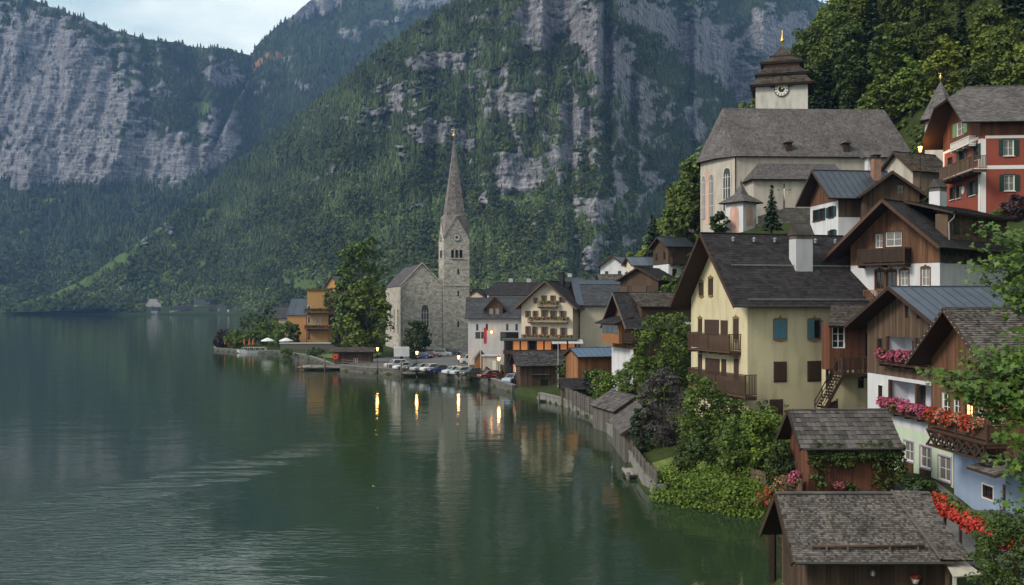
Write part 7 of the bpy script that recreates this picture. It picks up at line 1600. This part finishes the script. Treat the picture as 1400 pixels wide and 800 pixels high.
# ------------------------------------------------------------------ quay railing, jetty, fences
e = empty('quay_railing', (0, 0, 0), 0, 'grey post and rail fence along the car park quay', 'railing')
pts = [Vector((x, y, 1.3)) for x, y in SHORE[15:20]]
for p, q in zip(pts[:-1], pts[1:]):
    n = max(1, int((q - p).length / 2.3)); d_ = (q - p); nn = Vector((d_.y, -d_.x, 0)).normalized() * .3
    for i in range(n): c = p.lerp(q, i / n) + nn; b = MB(); b.bar(c, c + Vector((0, 0, 1.1)), .11); b.build('post', M_GREYW, e)
    for z in (.55, 1.0): b = MB(); b.bar(p + nn + Vector((0, 0, z)), q + nn + Vector((0, 0, z)), .07, .1); b.build('rail', M_GREYW, e)
def jetty(name, label, x0, x1, y0, y1, z, posts, rail=True):
    e = empty(name, (x0, y0, z), 0, label, 'jetty'); n = int((x1 - x0) / .5)
    for i in range(n): b = MB(); w = (x1 - x0) / n; b.box(i * w, i * w + w * .94, 0, y1 - y0, -.12, 0); b.build('plank', M_PLANK, e)
    for s in (.3, y1 - y0 - .3): b = MB(); b.bar((0, s, -.25), (x1 - x0, s, -.25), .2); b.build('beam', M_GREYW, e)
    for px_, py_, hh in posts: b = MB(); b.tube([(px_, py_, -z - 1.5), (px_, py_, hh)], [.17, .15], 8); b.build('pile', M_GREYW, e, True)
    if rail:
        for zz in (.5, 1.0): b = MB(); b.bar((0, .15, zz), (x1 - x0, .15, zz), .07, .1); b.build('rail', M_GREYW, e)
        for i in range(6): b = MB(); x = .1 + (x1 - x0 - .2) * i / 5; b.bar((x, .15, 0), (x, .15, 1.05), .1); b.build('post', M_GREYW, e)
jetty('ferry_jetty', 'weathered plank jetty with railings and tall piles below the kiosk', Xat(405, 212), Xat(506, 212), 212, 222, .65, [(.1, -.3, 2.4), (1.2, -.35, 1.9), (6.2, -.3, 2.6), (15, -.3, .6), (15.5, 8, .6), (.1, 8, 1.6)])
jetty('mooring_platform', 'small mooring platform below the parked cars', Xat(547, 193), Xat(600, 193), 192.5, 197, .75, [(.3, -.2, 2.6), (3.4, -.2, .8), (7.0, -.2, .9), (.3, 3, 2.0)])
jetty('bathing_stage', 'low grey plank stage beside the roofed garden wall', Xat(735, 143), Xat(760, 143), 143, 149, .35, [(.2, -.2, .8), (2.4, -.2, .7)], False)
jetty('garden_steps_stage', 'little mossy landing stage below the garden fence', 9.2, 10.6, 79.5, 82.5, .45, [(.2, .1, .1), (.2, 2.8, .1)], False)
b = MB(); e = empty('life_ring_board', (Xat(459, 217.5), 217.4, 2.6), 0, 'red life ring board on the kiosk wall', 'life ring')
b = MB(); b.lathe((0, 0, 0), [(.22, -.07), (.5, -.1), (.58, 0), (.5, .1), (.22, .07), (.22, -.07)], 18, cap=False); o = b.build('ring', mat('life_red', (.55, .05, .03), .6, .1, 2), e); o.rotation_euler = (rad(90), 0, 0); b = MB(); b.box(-.7, .7, .12, .2, -.8, .8); b.build('board', M_REDW, e)
def plank_fence(name, label, pts, z0, hgt, m, w=.16):
    e = empty(name, (0, 0, 0), 0, label, 'fence'); rg = random.Random(3); b = MB()
    for (p, q) in zip(pts[:-1], pts[1:]):
        p, q = Vector((*p, 0)), Vector((*q, 0)); d_ = q - p; n = max(1, int(d_.length / w)); u = d_.normalized(); nn = Vector((u.y, -u.x, 0))
        za, zb = (z0, z0) if isinstance(z0, (int, float)) else (z0(p.x, p.y), z0(q.x, q.y))
        for i in range(n): c = p.lerp(q, i / n); zz = za + (zb - za) * i / n; b.obox(c + Vector((0, 0, zz)), u * (w * .9), nn * .03, Vector((0, 0, hgt * rg.uniform(.92, 1.06))))
        k = max(1, int(d_.length / 2.4))
        for i in range(k + 1): c = p.lerp(q, i / k) - nn * .06; zz = za + (zb - za) * i / k; b2 = MB(); b2.bar(c + Vector((0, 0, zz - .6)), c + Vector((0, 0, zz + hgt * 1.02)), .11); b2.build('post', m, e)
        for s in (.25, .8): b2 = MB(); b2.bar(p - nn * .04 + Vector((0, 0, za + hgt * s)), q - nn * .04 + Vector((0, 0, zb + hgt * s)), .05, .09); b2.build('rail', m, e)
    tag(b.build('palings', m, e), kind='stuff'); return e
plank_fence('shore_fence', 'grey paling fence along the garden shore wall', [(10.55, 71.4), (10.3, 76), (10.45, 84), (10.6, 87)], .95, 1.15, M_GREYW)
plank_fence('lakeside_fence', 'long weathered board fence on the wall between the two boathouses and the roofed wall', [(10.0, 118), (9.2, 124), (7.4, 136)], .8, 1.9, M_GREYW, .2)
plank_fence('garden_fence', 'brown garden fence running from the shed into the hedge', [(18.6, 63.0), (17.6, 66), (16.4, 69)], gz, 1.1, M_OLDW)
plank_fence('stair_fence', 'sloping brown fence below the yellow house stair', [(23.6, 78.8), (26.2, 79.2)], lambda x, y: 4.4 + (x - 23.6) * .35, 1.2, M_DWOOD)
plank_fence('park_fence', 'low brown fence by the lawn of the car park', [(-8.0, 186), (-2, 186.5), (2, 184)], 1.9, .9, M_OLDW)
lw = sheet('car_park_lawn', np.arange(-9, 3.1, 1.0), np.arange(178, 186, 1.0), lambda X, Y: np.minimum(gz_np(X, Y), 3) + .27, mat('lawn_grass', (.10, .135, .035), .95, .3, 2, .3, 20, hue=.3)); tag(lw, 'strip of lawn beside the car park', None, None, 'structure')
lw = sheet('garden_lawn', np.arange(10.8, 16.6, .5), np.arange(71.5, 80, .5), lambda X, Y: np.minimum(gz_np(X, Y), 6) + .08, MATS['lawn_grass'], lambda X, Y: in_poly(X, Y, [(10.9, 71.6), (14.6, 70), (16.4, 74), (15.4, 79.5), (11, 79.5)])); tag(lw, 'small bright garden lawn above the lake', None, None, 'structure')
lw = sheet('point_lawn', np.arange(-56, -33, 1.0), np.arange(222, 262, 1.0), lambda X, Y: np.minimum(gz_np(X, Y), 4) + .2, MATS['lawn_grass'], lambda X, Y: in_poly(X, Y, [(-36, 224), (-34, 262), (-53, 262), (-46, 242)])); tag(lw, 'green lawn under the tall trees', None, None, 'structure')
# churchyard wall and crucifix
yv = 138; e = empty('churchyard_wall', (0, 0, 0), 0, 'grey stone retaining wall of the churchyard', 'wall')
b = MB(); b.poly([tuple(W(1036, 330, yv)), tuple(W(1112, 330, yv)), tuple(W(1112, 284, yv)), tuple(W(1075, 284, yv)), tuple(W(1036, 296, yv))]); b.v += [(x, y + 1.2, z) for x, y, z in b.v[:5]]; b.f += [(4, 3, 8, 9), (3, 2, 7, 8)]; b.m += [0, 0]
b.build('wall', M_QUAY, e)
e = empty('crucifix', tuple(W(1072, 283, 140)), 0, 'dark wooden crucifix with pale figure above the churchyard wall', 'crucifix')
b = MB(); b.bar((0, 0, -2), (0, 0, 3.3), .16); b.bar((-.95, 0, 2.45), (.95, 0, 2.45), .14); b.build('cross', M_DWOOD, e); b = MB(); b.tube([(0, -.14, .9), (.04, -.16, 1.4), (0, -.16, 1.9), (0, -.15, 2.35), (0, -.18, 2.6)], [.06, .08, .11, .12, .09], 8); b.tube([(-.8, -.12, 2.5), (-.3, -.15, 2.38), (0, -.15, 2.3), (.3, -.15, 2.38), (.8, -.12, 2.5)], [.03, .05, .06, .05, .03], 6); b.build('figure', M_PALEST, e, True)
# ------------------------------------------------------------------ lakeside odds
b = MB(); e = empty('flag_mast', (Xat(763, 155), 155, .6), 0, 'thin pale mast standing in front of the quay boathouse', 'mast'); b.tube([(0, 0, -1.5), (0, 0, Zat(468, 155) - .6)], [.08, .05], 7); b.build('pole', M_GREYP, e); b = MB(); b.lathe((0, 0, Zat(468, 155) - .6), [(.02, 0), (.1, .06), (.02, .16)], 8); b.build('knob', M_GOLD, e)
e = empty('banner_pole', (Xat(661, 183), 183, 1.7), 0, 'red vertical banner on a white pole near the tiny hut', 'banner'); zt = Zat(448, 183) - 1.7; b = MB(); b.tube([(-.5, 0, -.3), (-.5, 0, zt)], .05, 6); b.build('pole', M_WWOOD, e); b = MB(); n = 8
for i in range(n): z0, z1 = zt - 3.0 * i / n, zt - 3.0 * (i + 1) / n; y0, y1 = .06 * math.sin(i), .06 * math.sin(i + 1); b.poly([(.05, y0, z0), (.62, y0 + .05, z0), (.62, y1 + .05, z1), (.05, y1, z1)])
b.build('cloth', mat('banner_red', (.42, .05, .06), .8, .1, 2), e)
M_CANV = mat('white_canvas', (.70, .69, .66), .85, .05, 2, trans=.15); M_ORC = mat('orange_canvas', (.50, .13, .04), .85, .1, 2)
for px, lb in ((366, 'open white parasol nearer the tip of the point'), (391, 'open white parasol beside the long grey terrace wall')):
    d = 296; e = empty('white_parasol', (Xat(px, d), d, 1.3), 0, lb, 'parasol', 'white parasols on the point'); b = MB(); b.tube([(0, 0, 0), (0, 0, 3.1)], .05, 6); b.build('pole', M_GREYW, e); b = MB(); b.lathe((0, 0, 2.1), [(2.1, -.2), (2.05, 0), (1.0, .5), (.05, .85)], 8); b.build('canopy', M_CANV, e)
for k, px in enumerate((308, 317, 322, 334, 341, 346)):
    d = 303 - k * .8; e = empty('closed_parasol', (Xat(px, d), d, 1.0), 0, 'furled orange parasol on the terrace of the point', 'parasol', 'furled orange parasols'); b = MB(); b.tube([(0, 0, 0), (0, 0, 3)], .05, 6); b.build('pole', M_GREYW, e); b = MB(); b.lathe((0, 0, .9), [(.12, 0), (.3, .15), (.26, 1.0), (.04, 2.0)], 8); b.build('canopy', M_ORC, e)
e = empty('terrace_wall', (Xat(383, 290), 290, 0), rad(3), 'long low grey timber terrace wall beside the white parasols', 'wall'); b = MB(); b.box(0, 17, 0, .5, -1, Zat(470, 290)); b.build('wall', M_GREYW, e); b = MB(); b.box(-.2, 17.2, -.15, .8, Zat(470, 290), Zat(468.6, 290)); b.build('coping', M_GREYP, e)
# moored ferry raft
e = empty('moored_boat', (Xat(346, 288), 288, 0), rad(4), 'white sided flat ferry boat moored at the point', 'boat'); b = MB(); pr = []
for x, w, zb, zt in ((-4.6, .25, .55, 1.15), (-3.8, 1.0, .1, 1.0), (-1.5, 1.5, -.1, .85), (2, 1.55, -.1, .8), (4.2, 1.2, .1, .85)): pr.append([(x, -w, zt), (x, -w * .75, zb), (x, w * .75, zb), (x, w, zt)])
k0 = 0
for p in pr: b.v += p
for i in range(4):
    for j in range(3): b.f.append((i * 4 + j, i * 4 + j + 1, (i + 1) * 4 + j + 1, (i + 1) * 4 + j)); b.m.append(0)
b.f.append((16, 17, 18, 19)); b.m.append(0); b.build('hull', M_WHITE, e); b = MB(); b.poly([(p[0][0], p[0][1] * .96, p[0][2] - .12) for p in pr] + [(p[3][0], p[3][1] * .96, p[3][2] - .12) for p in pr[::-1]]); b.build('deck', M_PLANK, e)
for y in (-1.3, 1.3): b = MB(); b.bar((-3, y, 1.7), (3.6, y, 1.7), .06); [b.bar((x, y, .7), (x, y, 1.7), .05) for x in (-3, -1.3, .4, 2.0, 3.6)]; b.build('railing', M_WWOOD, e)
for x in (-1.5, 0, 1.5): b = MB(); b.box(x - .25, x + .25, -1, 1, .7, 1.15); b.build('bench', M_DWOOD, e)
b = MB(); b.lathe((3.9, -1.25, 1.2), [(.1, -.05), (.32, -.05), (.32, .05), (.1, .05), (.1, -.05)], 12, cap=False); b.build('life_ring', M_WWOOD, e)
# ------------------------------------------------------------------ haze
def haze():
    m = bpy.data.materials.new('valley_haze'); m.use_nodes = True; t = m.node_tree; t.nodes.clear()
    out = N(t, 'ShaderNodeOutputMaterial'); v = N(t, 'ShaderNodeVolumePrincipled')
    v.inputs['Color'].default_value = (.30, .52, 1.0, 1); v.inputs['Density'].default_value = 0.000085; v.inputs['Anisotropy'].default_value = 0.0
    t.links.new(v.outputs[0], out.inputs['Volume'])
    b = MB(); b.box(-4300, 2700, -200, 4300, -12, 1500)
    o = b.build('haze', m); tag(o, 'thin pale blue evening haze filling the valley', 'haze', None, 'stuff')
haze()
